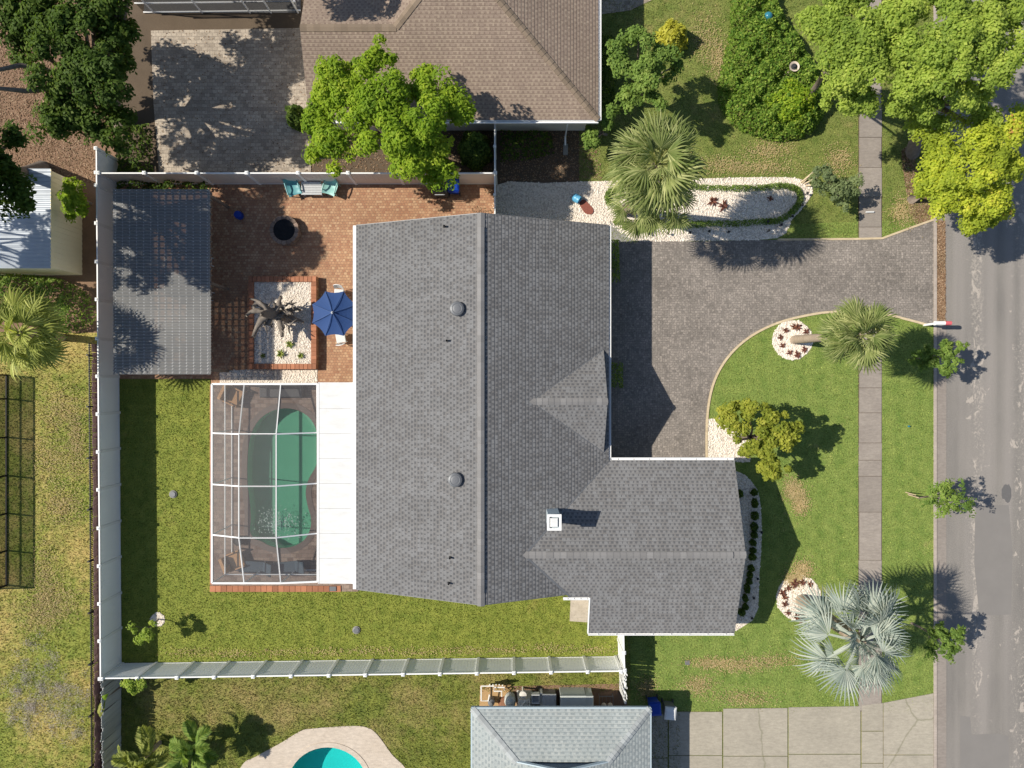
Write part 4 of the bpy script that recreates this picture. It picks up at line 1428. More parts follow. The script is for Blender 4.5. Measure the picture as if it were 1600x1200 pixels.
wy = [232, 270, 290, 349, 409, 468, 529, 588, 647, 706, 765, 825, 884, 943, 1001, 1060]
wpts = [gtop(150.5 + (y - 232) * 6.5 / 828, y) for y in wy]
vinyl_fence("fence", "long white vinyl fence along the west side of the back yard", wpts, FH, M['white'], M['vinyl'])
sx = [157, 215, 277, 335, 396, 455, 514, 571, 630, 687.5, 745, 803, 861, 918, 970]
spts = [gtop(x, 1060 - (x - 157) * 11.5 / 813) for x in sx[1:]]
spts = [wpts[-1]] + spts
spts[0] = (spts[0][0] + 0.08, spts[0][1])
vinyl_fence("fence", "pale vinyl fence along the south side of the back lawn", spts, FH, M['white'], M['vinyl'])
npts = [gtop(x, 270.5) for x in (154, 226, 308, 386, 466, 544, 622, 700, 774)]
vinyl_fence("fence", "tan-faced vinyl fence behind the terracotta patio", npts, FH, M['white'], M['vinyltan'])
epts = [tuple(U(-25.5, y)[:2]) for y in (-392, -352, -313, -280, -236)]
vinyl_fence("fence", "short white fence from the brown-roofed house to the grey house", epts, FH, M['white'], M['white'], post_w=0.10)
septs = [tuple(U(x, y)[:2]) for x, y in ((165, 352), (166, 398), (167, 424))]
vinyl_fence("fence", "short bright white fence at the south corner of the wing", septs, FH, M['white'], M['white'])
# picket run further south
pk = thing("picket_fence", "white spaced-picket fence ending at the pale blue-grey roof", "fence", U(167.5, 428))
pkm = MB().bevbox(-0.012, 0.012, -0.045, 0.045, 0.08, 1.72, 0.02).build("picket", M['white'], mesh_only=True)
rr = random.Random(3)
for k in range(26):
    y = 429 + k * 1.95
    piece("picket", pkm, pk, U(167.6 + (k % 2) * 1.3, y), (rr.uniform(-0.05, 0.05), rr.uniform(-0.05, 0.05), rr.uniform(-0.1, 0.1)))
for zz_ in (0.4, 1.4):
    MB().box(168.0 * PX, 168.9 * PX, -478 * PX, -428 * PX, zz_, zz_ + 0.09).build("rail", M['white'], pk)
# grey plank fence south-west
pf = thing("plank_fence", "weathered grey plank fence at the bottom left corner", "fence", U(-612, 441))
rr = random.Random(6)
y = 441.0
while y < 640:
    wd = rr.uniform(3.6, 4.4)
    hgt = FH * rr.uniform(0.94, 1.0) - 0.05
    pl = MB()
    z_ = hgt
    h2 = wd * PX / 2 - 0.004
    pl.box(-0.012, 0.012, -h2, h2, 0.03, z_ - 0.06)
    pl.raw([(-0.012, -h2, z_ - 0.06), (0.012, -h2, z_ - 0.06), (0.012, h2, z_ - 0.06), (-0.012, h2, z_ - 0.06), (-0.012, -h2 * 0.5, z_), (0.012, -h2 * 0.5, z_), (0.012, h2 * 0.5, z_), (-0.012, h2 * 0.5, z_)],
           [(4, 5, 6, 7), (0, 1, 5, 4), (1, 2, 6, 5), (2, 3, 7, 6), (3, 0, 4, 7)])
    me = pl.build("plank", M['oldwood'], mesh_only=True)
    piece("plank", me, pf, U(-610.5 + rr.uniform(-0.3, 0.3), y + wd / 2), (rr.uniform(-0.012, 0.012), rr.uniform(-0.03, 0.03), rr.uniform(-0.06, 0.06)))
    y += wd
for zz_ in (0.3, 1.4):
    MB().box(-613.6 * PX, -612.4 * PX, -640 * PX, -441 * PX, zz_, zz_ + 0.09).build("rail", M['oldwood'], pf)
# dark wooden fence backing the west white fence, with a black wire fence in front of it
bf = thing("wire_fence", "black metal wire fence with posts along the west neighbour's side", "fence", U(-629, -60))
bpm = MB().box(-0.016, 0.016, -0.016, 0.016, 0.05, 1.80).build("picket", M['black'], mesh_only=True)
bpo = MB().box(-0.04, 0.04, -0.04, 0.04, 0, 1.9).build("post", M['black'], mesh_only=True)
yb0, yb1 = -60.0, 640.0
def bfx(y):
    return -629.0 + (y + 60) * 4.5 / 700
k = 0
for k in range(260):
    piece("picket", bpm, bf, U(bfx(yb0 + k * 2.75), yb0 + k * 2.75))
for y in np.arange(-43, 640, 76.5):
    piece("post", bpo, bf, U(bfx(y) - 0.6, y))
for zz_ in (0.15, 1.72):
    beam(U(bfx(yb0), yb0, zz_), U(bfx(yb1), yb1, zz_), 0.04, bf, "rail", M['black'])
bd = thing("plank_fence", "purple-brown plank fence squeezed behind the white west fence", "fence", U(-625, -60))
bme = MB().box(-0.011, 0.011, -0.066, 0.066, 0.03, 1.72).build("plank", M['redwood'], mesh_only=True)
y = -58.0
rr = random.Random(2)
while y < 636:
    piece("plank", bme, bd, U(bfx(y) + 4.2 + rr.uniform(-0.2, 0.2), y), (rr.uniform(-0.01, 0.01), rr.uniform(-0.02, 0.02), rr.uniform(-0.05, 0.05)), (1, 1, rr.uniform(0.97, 1.02)))
    y += 4.3
for zz_ in (0.35, 1.4):
    beam(U(bfx(yb0) + 5.2, yb0, zz_), U(bfx(yb1) + 5.2, yb1, zz_), 0.06, bd, "rail", M['redwood'])
# black mesh fence at the left edge
mf = thing("mesh_fence", "black framed mesh fence at the left edge throwing a dark shadow", "fence", U(-789, 150))
mh = 1.38
my = [-14, 23, 83, 143, 202, 260, 314]
for y in my:
    MB().box(-789 * PX - 0.04, -789 * PX + 0.04, -y * PX - 0.04, -y * PX + 0.04, 0, mh).build("post", M['black'], mf)
for a, b in zip(my[:-1], my[1:]):
    mb = MB()
    mb.face([U(-789, a + 1.2, 0.08), U(-789, b - 1.2, 0.08), U(-789, b - 1.2, mh - 0.05), U(-789, a + 1.2, mh - 0.05)])
    mb.build("mesh_panel", M['darkscreen'], mf)
for zz_ in (0.05, mh / 2, mh):
    beam(U(-789, my[0], zz_), U(-789, my[-1], zz_), 0.06, mf, "rail", M['black'])
beam(U(-789, 314, mh), U(-860, 316, mh), 0.06, mf, "rail", M['black'])
mb = MB()
mb.face([U(-789, 314.5, 0.08), U(-860, 316, 0.08), U(-860, 316, mh), U(-789, 314.5, mh)])
mb.build("mesh_panel", M['darkscreen'], mf)

# ------------------------------------------------------------------ SHED, left
sh = thing("shed", "beige-walled shed with pale blue corrugated roof at the left edge", "shed", U(-740, -240))
mb = MB()
for k in range(36):       # vertical siding boards
    y = -311 + k * 141 / 36
    mb.box(-674.5 * PX, -671.8 * PX + 0.012 * (k % 2), -(y + 141 / 36 - 0.15) * PX, -y * PX, 0, 2.46)
mb.box(-850 * PX, -674.7 * PX, 170 * PX, 311 * PX, 0, 2.44)
mb.build("wall", M['beige'], sh)
corrug(-860 * PX, -670 * PX, 168 * PX, 313 * PX, 2.62, 0.016, 0.18, M['tin'], "roof", sh, slope=-0.1)
trim("fascia", U(-670.5, -312, 2.52), U(-670.5, -169, 2.52), 0.03, -0.06, 0.0, sh, M['beige'])

# ------------------------------------------------------------------ NORTH NEIGHBOUR (brown roof)
nh = thing("house", "brown-shingled hip-roofed house at the top of the photo", "house", U(-80, -500))
EN = 2.5
zr1 = EN + KZ * 112
zr2 = EN + KZ * 200
roof_slope("roof_slope", [(-295, -384), (125.6, -384), (-74.4, -584), (-162, -496), (-295, -496)], (0, -384), (0, -1), EN, T, M['shingle_brown'], nh)
roof_slope("roof_slope", [(125.6, -384), (-74.4, -584), (-74.4, -900), (125.6, -900)], (125.6, 0), (1, 0), EN, T, M['shingle_brown'], nh)
roof_slope("roof_slope", [(-162, -496), (-74.4, -584), (-74.4, -900), (-274, -900), (-274, -608)], (-274, 0), (-1, 0), EN, T, M['shingle_brown'], nh)
roof_slope("roof_slope", [(-295, -496), (-162, -496), (-274, -608), (-295, -608)], (0, -608), (0, 1), EN, T, M['shingle_brown'], nh)
ridge_caps(nh, U(125.6, -384, EN), U(-74.4, -584, zr2), 0.27, 0.15, 0.28, M['cap_brown'], 0.03)
ridge_caps(nh, U(-162, -496, zr1), U(-74.4, -584, zr2), 0.30, 0.17, 0.28, M['cap_brown'], 0.03)
ridge_caps(nh, U(-295, -496, zr1), U(-162, -496, zr1), 0.30, 0.17, T, M['cap_brown'], 0.03)
gutter(U(-295, -384), U(125.6, -384), -1, EN - 0.02, nh, M['whitemetal'], 0.14, 0)
gutter(U(125.6, -900), U(125.6, -384), 1, EN - 0.02, nh, M['whitemetal'], 0.14, 0)
mb = MB()
wall_box(mb, -284, 113, -900, -396, 0, EN)
mb.face([U(-284, -396, EN - 0.05), U(-284, -596, EN - 0.05), U(-284, -496, zr1 - 0.2)])
mb.build("wall", M['cream'], nh)
dsp = MB()
dsp.tube([U(82, -381, 2.35), U(82, -383.5, 2.2), U(82.5, -383, 0.35), U(83, -372, 0.12)], 0.045, 8)
dsp.build("downspout", M['whitemetal'], nh)
tag(MB().bevbox(-0.12, 0.12, -0.28, 0.28, 0, 0.10, 0.02).build("splash_block", M['greyc'], loc=(0, 0, 0)), "grey splash block under the white downspout", "splash block").location = U(83.5, -366, 0)
# neighbour's pool cage, top edge
nc = thing("screen_enclosure", "white-framed screen enclosure cut off by the top edge", "pool cage", G(330, 10))
for px in (241, 316, 391, 424, 466):
    b = G(px, 20)
    beam((b.x, b.y, 0), (b.x, b.y, 2.5), 0.06, nc, "post")
b0, b1 = G(225, 20), G(470, 17)
for zz_ in (0.05, 0.9, 2.5):
    beam((b0.x, b0.y, zz_), (b1.x, b1.y, zz_), 0.06, nc, "rail")
for a, b in zip((225, 241, 316, 391, 424), (241, 316, 391, 424, 466)):
    p, q = G(a, 20), G(b, 20)
    mb = MB()
    mb.face([(p.x, p.y + 0.03, 0.08), (q.x, q.y + 0.03, 0.08), (q.x, q.y + 0.03, 2.45), (p.x, p.y + 0.03, 2.45)])
    mb.build("screen_panel", M['darkscreen'], nc)
ground_sheet("pool_deck", polyG([(225, -120), (470, -120), (470, 20), (225, 20)]), 0.01, M['tar'], "dark floor inside the top screen enclosure", thick=0.04)

# ------------------------------------------------------------------ SOUTH NEIGHBOUR (pale blue-grey roof)
sh2 = thing("house", "pale blue-grey shingled house with gablet at the bottom edge", "house", U(71, 620))
ES = 2.45
zs1 = ES + KZ * 64
zs2 = ES + KZ * 129.5
roof_slope("roof_slope", [(-58, 473), (201, 473), (137, 537), (6, 537)], (0, 473), (0, 1), ES, T, M['shingle_blue'], sh2)
roof_slope("roof_slope", [(-58, 473), (6, 537), (71.5, 537), (71.5, 900), (-58, 900)], (-58, 0), (-1, 0), ES, T, M['shingle_blue'], sh2)
roof_slope("roof_slope", [(201, 473), (137, 537), (71.5, 537), (71.5, 900), (201, 900)], (201, 0), (1, 0), ES, T, M['shingle_blue'], sh2)
ridge_caps(sh2, U(-58, 473, ES), U(6, 537, zs1), 0.20, 0.16, 0.28, M['cap_blue'], 0.03)
ridge_caps(sh2, U(201, 473, ES), U(137, 537, zs1), 0.20, 0.16, 0.28, M['cap_blue'], 0.03)
mb = MB()
mb.face([U(10, 538.5, zs1), U(133, 538.5, zs1), U(71.5, 538.5, zs2 - 0.12)])
mb.build("gable", M['darkwall'], sh2)
trim("fascia", U(5, 536.5, zs1 - 0.04), U(71.5, 536.5, zs2 - 0.04), 0.05, -0.12, 0.05, sh2, M['fasciablue'])
trim("fascia", U(138, 536.5, zs1 - 0.04), U(71.5, 536.5, zs2 - 0.04), 0.05, -0.12, 0.05, sh2, M['fasciablue'])
trim("fascia", U(-59, 472, ES), U(202, 472, ES), 0.07, -0.16, 0.0, sh2, M['fasciablue'])
trim("fascia", U(202, 472, ES), U(202, 900, ES), 0.07, -0.16, 0.0, sh2, M['fasciablue'])
trim("fascia", U(-59, 472, ES), U(-59, 900, ES), 0.07, -0.16, 0.0, sh2, M['fasciablue'])
mb = MB()
wall_box(mb, -40, 183, 505, 900, 0, ES)
mb.build("wall", M['cream'], sh2)

# south pool and deck
deck2 = smooth_loop(polyG([(378, 1196), (400, 1182), (440, 1160), (470, 1142), (490, 1138), (550, 1134), (575, 1137), (590, 1148), (612, 1178), (640, 1215), (640, 1310), (420, 1310), (360, 1250)]), 4)
ground_sheet("pool_deck", deck2, 0.03, M['pooldeck'], "cream concrete deck round the turquoise pool", thick=0.06, holes=(pool2_loop,))
p2 = thing("swimming_pool", "turquoise round-ended pool cut off by the bottom edge", "pool", G(512, 1226))
make_pool(p2, pool2_loop, M['plasterblue'], M['waterblue'], M['pooldeck'], 1.3, 0.22)

# ------------------------------------------------------------------ PATIO THINGS
# raised planter
plx0, plx1, ply0, ply1 = -407.0, -302.0, -166.0, -23.0
PZ = 0.45
pl = thing("planter", "raised brick planter of white gravel between pergola and parasol", "planter", U(-354, -95))
mb = MB()
wt = 8.0
for a0, a1, b0, b1 in ((plx0, plx1, ply0, ply0 + wt), (plx0, plx1, ply1 - wt, ply1), (plx0, plx0 + wt, ply0 + wt, ply1 - wt), (plx1 - wt, plx1, ply0 + wt, ply1 - wt)):
    mb.box(a0 * PX, a1 * PX, -b1 * PX, -b0 * PX, 0.02, PZ - 0.06)
mb.build("wall", M['patio'], pl)
bk = MB().bevbox(-0.10, 0.10, -0.135, 0.135, 0, 0.062, 0.008).build("brick", M['brickpiece'], mesh_only=True)
rr = random.Random(12)
def brick_row(a, b, rot):
    a, b = Vector(a), Vector(b)
    n = int(round((b - a).length / 0.208))
    for i in range(n):
        p = a + (b - a) * ((i + 0.5) / n)
        piece("brick", bk, pl, (p.x, p.y, PZ - 0.06 + rr.uniform(0, 0.006)), (0, 0, rot + rr.uniform(-0.02, 0.02)))
brick_row(U(plx0, ply0 + 4), U(plx1, ply0 + 4), 0)
brick_row(U(plx0, ply1 - 4), U(plx1, ply1 - 4), 0)
brick_row(U(plx0 + 4, ply0 + 8.5), U(plx0 + 4, ply1 - 8.5), R(90))
brick_row(U(plx1 - 4, ply0 + 8.5), U(plx1 - 4, ply1 - 8.5), R(90))
mb = MB()
mb.prism(polyU([(plx0 + 8, ply0 + 8), (plx1 - 8, ply0 + 8), (plx1 - 8, ply1 - 8), (plx0 + 8, ply1 - 8)]), None, PZ - 0.10)
mb.build("gravel_fill", M['gravel'], pl)

def stones(name, label, poly, n, z, seed, mat, size=(0.025, 0.06), parent=None, holes=()):
    rng = np.random.default_rng(seed)
    P = scatter(poly, n, rng, holes)
    base = np.array([(1, 0, 0.1), (0.3, 0.9, 0.15), (-0.8, 0.5, 0.05), (-0.7, -0.7, 0.12), (0.4, -0.9, 0.1), (0.1, 0.05, 0.75)])
    V = []
    F = []
    for i, p in enumerate(P):
        s_ = rng.uniform(*size)
        a = rng.uniform(0, 6.28)
        c, sn = math.cos(a), math.sin(a)
        q = base * s_ * rng.uniform(0.7, 1.2, (6, 3))
        x = q[:, 0] * c - q[:, 1] * sn + p[0]
        y_ = q[:, 0] * sn + q[:, 1] * c + p[1]
        V.append(np.c_[x, y_, q[:, 2] + z])
        o = i * 6
        F += [(o, o + 1, o + 5), (o + 1, o + 2, o + 5), (o + 2, o + 3, o + 5), (o + 3, o + 4, o + 5), (o + 4, o, o + 5)]
    mb = MB()
    mb.V = [tuple(v) for v in np.vstack(V)]
    mb.F = F
    mb.UV = [None] * len(F)
    if parent is None:
        o = mb.build(name, mat, loc=(P[:, 0].mean(), P[:, 1].mean(), 0))
        tag(o, label, "gravel", None, 'stuff')
    else:
        o = mb.build(name, mat, parent)
        o['kind'] = 'stuff'
    return o
stonemat = MatB("white_pebbles", 0.75, 0.25)
stonemat.color(stonemat.ramp(stonemat.voro(9, out="Distance"), [(0, (0.60, 0.52, 0.43)), (0.4, (0.74, 0.66, 0.57)), (1, (0.80, 0.74, 0.66))]))
M['pebble'] = stonemat.m
stones("pebbles", "", polyU([(plx0 + 9, ply0 + 9), (plx1 - 9, ply0 + 9), (plx1 - 9, ply1 - 9), (plx0 + 9, ply1 - 9)]), 1500, PZ - 0.10, 21, M['pebble'], parent=pl)

# driftwood
dw = thing("driftwood_stump", "gnarled grey driftwood stump standing in the gravel planter", "driftwood", U(-352, -105))
B0 = U(-350, -105, 0.3)
mb = MB()
Tt = U(-360, -104, 2.0)
mb.tube([B0, U(-352, -104, 0.9), U(-357, -105, 1.5), Tt, U(-366, -101, 2.5)], [0.40, 0.30, 0.27, 0.24, 0.07], 9)
for a, b, c, r in ((U(-357, -104, 1.6), U(-372, -95, 1.8), U(-383, -70, 1.9), 0.16), (U(-358, -104, 1.7), U(-372, -118, 2.1), U(-378, -112, 2.4), 0.15),
                   (U(-356, -104, 1.5), U(-348, -118, 1.6), U(-343, -130, 1.75), 0.13), (U(-355, -103, 1.3), U(-346, -85, 1.4), U(-344, -71, 1.5), 0.14),
                   (U(-359, -104, 1.8), U(-380, -108, 2.0), U(-390, -100, 2.2), 0.12), (U(-354, -104, 1.2), U(-335, -106, 1.5), U(-328, -104, 1.7), 0.10),
                   (U(-352, -104, 0.9), U(-330, -98, 0.9), U(-318, -94, 0.8), 0.11), (U(-352, -106, 0.8), U(-332, -115, 0.8), U(-322, -112, 0.9), 0.10),
                   (U(-360, -105, 2.0), U(-370, -120, 2.2), U(-385, -125, 2.1), 0.08), (U(-358, -102, 1.5), U(-365, -90, 1.5), U(-375, -92, 1.3), 0.10),
                   (U(-355, -105, 1.0), U(-372, -112, 0.9), U(-380, -116, 0.6), 0.12)):
    m2_ = (Vector(a) + Vector(b)) / 2 + Vector((0.05, 0.06, 0.08))
    m3_ = (Vector(b) + Vector(c)) / 2 + Vector((-0.04, 0.05, -0.05))
    mb.tube([a, m2_, b, m3_, c], [r * 1.5, r * 0.95, r * 1.2, r * 0.7, r * 0.6], 7)
mb.build("trunk", M['drift'], dw, smooth=True)
shr = random.Random(9)
mb = MB()
for k in range(48):
    a = U(-352 + shr.uniform(-22, 26), -104 + shr.uniform(-20, 20), shr.uniform(0.6, 1.9))
    d = Vector((shr.uniform(-0.4, 0.4), shr.uniform(-0.35, 0.35), shr.uniform(-0.1, 0.35)))
    mb.tube([a, a + d * 0.6 + Vector((0, 0, 0.05)), a + d], [0.05, 0.035, 0.012], 5)
mb.build("twigs", M['drift'], dw)

def rosette(n, L, W, rise, seed, name, mat):
    rng = np.random.default_rng(seed)
    V, rn = [], []
    for i in range(n):
        a = i * 2.399 + rng.uniform(-0.2, 0.2)
        e = rng.uniform(0.15, 1.0)
        l = L * rng.uniform(0.75, 1.15)
        d = np.array([math.cos(a) * math.cos(e), math.sin(a) * math.cos(e), math.sin(e)])
        s_ = np.array([-math.sin(a), math.cos(a), 0]) * W / 2
        m1 = d * l * 0.55 + np.array([0, 0, 0.02])
        tip = d * l - np.array([0, 0, l * 0.22])
        r = rng.uniform(0, 1)
        V.append([np.array([0, 0, 0.02]) - s_ * 0.5, m1 - s_, m1 + s_, np.array([0, 0, 0.02]) + s_ * 0.5])
        V.append([m1 - s_, tip - s_ * 0.06, tip + s_ * 0.06, m1 + s_])
        rn += [r, r]
    o = quads(name, np.array(V), np.array(rn), mat)
    return o
ag0 = None
for (px, py, sc, lab) in ((439, 553, 0.9, "pale green agave nearest the driftwood's lower limb"), (439, 553, 0, ""), (453, 538, 0.85, "pale green agave highest in the gravel planter"), (470, 556, 0.7, "small green agave by the right wall of the planter"), (411, 556, 0.55, "small dark agave in the shaded left of the planter")):
    if sc == 0:
        continue
    if ag0 is None:
        ag0 = rosette(22, 0.34, 0.07, 0.5, 5, "agave", M['l_agave'])
        ag0.data.name = "agave"
        o = ag0
    else:
        o = ag0.copy()
        COL.objects.link(o)
    o.location = G(px, py, 0.4) + Vector((0, 0, -0.04))
    o.scale = (sc, sc, sc)
    o.rotation_euler = (0, 0, px)
    tag(o, lab, "agave", "agaves in the raised planter")

# parasol
pc = U(-262, -104)
pa = thing("parasol", "navy blue patio parasol tucked against the eave", "parasol", pc)
Rz, zt, zb = 1.16, 2.42, 1.98
pts = [Vector((pc.x + Rz * math.cos(R(22.5 + 45 * k)), pc.y + Rz * math.sin(R(22.5 + 45 * k)), zb)) for k in range(8)]
apex = Vector((pc.x, pc.y, zt))
for k in range(8):
    a, b = pts[k], pts[(k + 1) % 8]
    mb = MB()
    rows = 5
    grid = []
    for i in range(rows + 1):
        t = i / rows
        row = []
        for j in range(5):
            s_ = j / 4
            e = a * (1 - s_) + b * s_
            p = apex * (1 - t) + e * t
            sag = 0.09 * t * 4 * s_ * (1 - s_)
            p = p + (apex - e).normalized() * sag * (0.9 if t == 1 else 0.3) - Vector((0, 0, 0.05 * math.sin(math.pi * t) + sag * 0.35))
            row.append(p)
        grid.append(row)
    for i in range(rows):
        for j in range(4):
            mb.face([grid[i][j], grid[i + 1][j], grid[i + 1][j + 1], grid[i][j + 1]])
    mb.build("canopy_panel", M['navy'], pa, smooth=True)
    beam(apex + Vector((0, 0, 0.012)), a + Vector((0, 0, 0.012)), 0.018, pa, "rib", M['navyrib'])
MB().tube([(pc.x, pc.y, 0.04), (pc.x, pc.y, zt)], 0.025, 10).build("pole", M['greymetal'], pa)
MB().lathe((pc.x, pc.y, zt), [(0.06, 0), (0.06, 0.03), (0.03, 0.05), (0.035, 0.09), (0.005, 0.11)], 10).build("finial", M['tabletop'], pa)
MB().lathe((pc.x, pc.y, 0.035), [(0.28, 0), (0.26, 0.06), (0.05, 0.1), (0.04, 0.3)], 16).build("base", M['darkplastic'], pa)

def patio_chair(label, loc, rz, mat, group, legs=True):
    t = thing("patio_chair", label, "chair", loc, group, rz)
    MB().bevbox(-0.24, 0.24, -0.24, 0.24, 0.40, 0.46, 0.03).build("seat", mat, t, local=True)
    mb = MB()
    n = 6
    V = []
    for i in range(n + 1):
        s_ = -1 + 2 * i / n
        x = -0.24 - 0.05 * (1 - s_ * s_)
        V += [(x, 0.24 * s_, 0.46), (x - 0.10, 0.22 * s_, 0.92 - 0.07 * s_ * s_), (x - 0.03, 0.24 * s_, 0.46), (x - 0.13, 0.22 * s_, 0.92 - 0.07 * s_ * s_)]
    F = []
    for i in range(n):
        o = 4 * i
        F += [(o, o + 4, o + 5, o + 1), (o + 2, o + 3, o + 7, o + 6), (o + 1, o + 5, o + 7, o + 3), (o, o + 2, o + 6, o + 4)]
    F += [(0, 1, 3, 2), (4 * n, 4 * n + 2, 4 * n + 3, 4 * n + 1)]
    mb.raw(V, F)
    mb.build("backrest", mat, t, local=True)
    for sx_ in (-0.22, 0.18):
        for sy in (-0.22, 0.18):
            MB().box(sx_, sx_ + 0.04, sy, sy + 0.04, 0, 0.40).build("leg", mat, t, local=True)
    return t
patio_chair("pale chair showing below the navy parasol", G(536, 529) + Vector((0, 0, 0.035)), R(100), M['panelwhite'], "pale chairs round the parasol")
patio_chair("pale chair just showing above the navy parasol", G(533, 461) + Vector((0, 0, 0.035)), R(-95), M['panelwhite'], "pale chairs round the parasol")
patio_chair("pale chair poking out under the pergola's right edge, the upper of two", G(328, 411) + Vector((0, 0, 0.035)), R(185), M['panelwhite'], "pale chairs under the pergola edge")
patio_chair("pale chair poking out under the pergola's right edge, the lower of two", G(328, 463) + Vector((0, 0, 0.035)), R(170), M['panelwhite'], "pale chairs under the pergola edge")
tb = thing("patio_table", "round glass table hidden under the navy parasol", "table", pc + Vector((0.0, 0.0, 0.035)))
MB().lathe((0, 0, 0), [(0.5, 0.68), (0.52, 0.70), (0.5, 0.72), (0.04, 0.72)], 24).build("tabletop", M['tabletop'], tb, local=True)
for k in range(4):
    MB().box(-0.02, 0.02, -0.02, 0.02, 0, 0.68, Matrix.Translation((0.35 * math.cos(k * 1.57), 0.35 * math.sin(k * 1.57), 0))).build("leg", M['greymetal'], tb, local=True)

# teal lawn chairs and the table between them
def shell_chair(label, loc, rz, mat, group):
    t = thing("lawn_chair", label, "chair", loc, group, rz)
    prof = [(-0.42, 0.88), (-0.38, 0.66), (-0.30, 0.46), (-0.2, 0.37), (0.05, 0.38), (0.24, 0.44), (0.34, 0.40)]
    mb = MB()
    nw = 6
    V = []
    for x, z in prof:
        wd = 0.33 if z < 0.6 else 0.33 - 0.12 * (z - 0.6)
        for j in range(nw + 1):
            s_ = -1 + 2 * j / nw
            V.append((x + 0.05 * s_ * s_, wd * s_, z + 0.07 * s_ * s_))
    n1 = len(V)
    V += [(x - 0.01, y, z - 0.03) for x, y, z in V]
    F = []
    m_n = nw + 1
    for i in range(len(prof) - 1):
        for j in range(nw):
            a = i * m_n + j
            F.append((a, a + m_n, a + m_n + 1, a + 1))
            F.append((n1 + a, n1 + a + 1, n1 + a + m_n + 1, n1 + a + m_n))
    mb.raw(V, F)
    mb.build("seat", mat, t, local=True, smooth=True)
    for sy in (-0.34, 0.29):
        MB().tube([(-0.34, sy + 0.025, 0.62), (0.0, sy + 0.025, 0.64), (0.30, sy + 0.025, 0.60)], 0.035, 7).build("armrest", mat, t, local=True)
        for sx_ in (-0.3, 0.22):
            MB().tube([(sx_, sy + 0.025, 0), (sx_, sy + 0.025, 0.60)], 0.025, 7).build("leg", mat, t, local=True)
    return t
shell_chair("dark teal lawn chair left of the small grey table", G(463, 298) + Vector((0, 0, 0.035)), R(-72), M['teal'], "teal lawn chairs by the tan fence")
shell_chair("pale teal lawn chair right of the small grey table", G(520, 297) + Vector((0, 0, 0.035)), R(-108), M['tealpale'], "teal lawn chairs by the tan fence")
gt = thing("side_table", "pale grey slatted bench table between the teal chairs", "table", G(491, 299) + Vector((0, 0, 0.035)))
for k in range(5):
    MB().bevbox(-0.52, 0.52, -0.30 + k * 0.118, -0.30 + k * 0.118 + 0.108, 0.42, 0.45, 0.006).build("slat", M['tabletop'], gt, local=True)
MB().bevbox(-0.48, 0.48, 0.24, 0.33, 0.452, 0.58, 0.02).build("back_rail", M['tabletop'], gt, local=True)
for sx_ in (-0.46, 0.40):
    for sy in (-0.26, 0.2):
        MB().box(sx_, sx_ + 0.06, sy, sy + 0.06, 0, 0.42).build("leg", M['tabletop'], gt, local=True)

# fire pit
fp = thing("fire_pit", "round brown stone fire pit with a black bowl on the patio", "fire pit", G(448, 362) + Vector((0, 0, 0.035)))
for lay in range(2):
    nbk = 16
    for k in range(nbk):
        a0 = 2 * math.pi * (k + 0.5 * lay) / nbk
        a1 = a0 + 2 * math.pi / nbk * 0.94
        mb = MB()
        P = [(0.50 * math.cos(a0), 0.50 * math.sin(a0)), (0.72 * math.cos(a0), 0.72 * math.sin(a0)), (0.74 * math.cos((a0 + a1) / 2), 0.74 * math.sin((a0 + a1) / 2)), (0.72 * math.cos(a1), 0.72 * math.sin(a1)), (0.50 * math.cos(a1), 0.50 * math.sin(a1))]
        mb.prism(P, 0.2 * lay, 0.2 * lay + 0.19 + 0.01 * ((k * 3) % 3))
        mb.build("stone", M['stone'], fp, local=True)
MB().lathe((0, 0, 0), [(0.54, 0.40), (0.51, 0.42), (0.48, 0.40), (0.40, 0.16), (0.02, 0.12)], 28).build("bowl", M['ash'], fp, local=True)
tag(MB().lathe((0, 0, 0), [(0.14, 0), (0.20, 0.05), (0.21, 0.22), (0.19, 0.38), (0.17, 0.42), (0.02, 0.43)], 18).build("garden_stool", M['bluebin'], loc=(0, 0, 0)), "cobalt blue drum stool on the shaded patio", "stool").location = G(376, 338) + Vector((0, 0, 0.035))

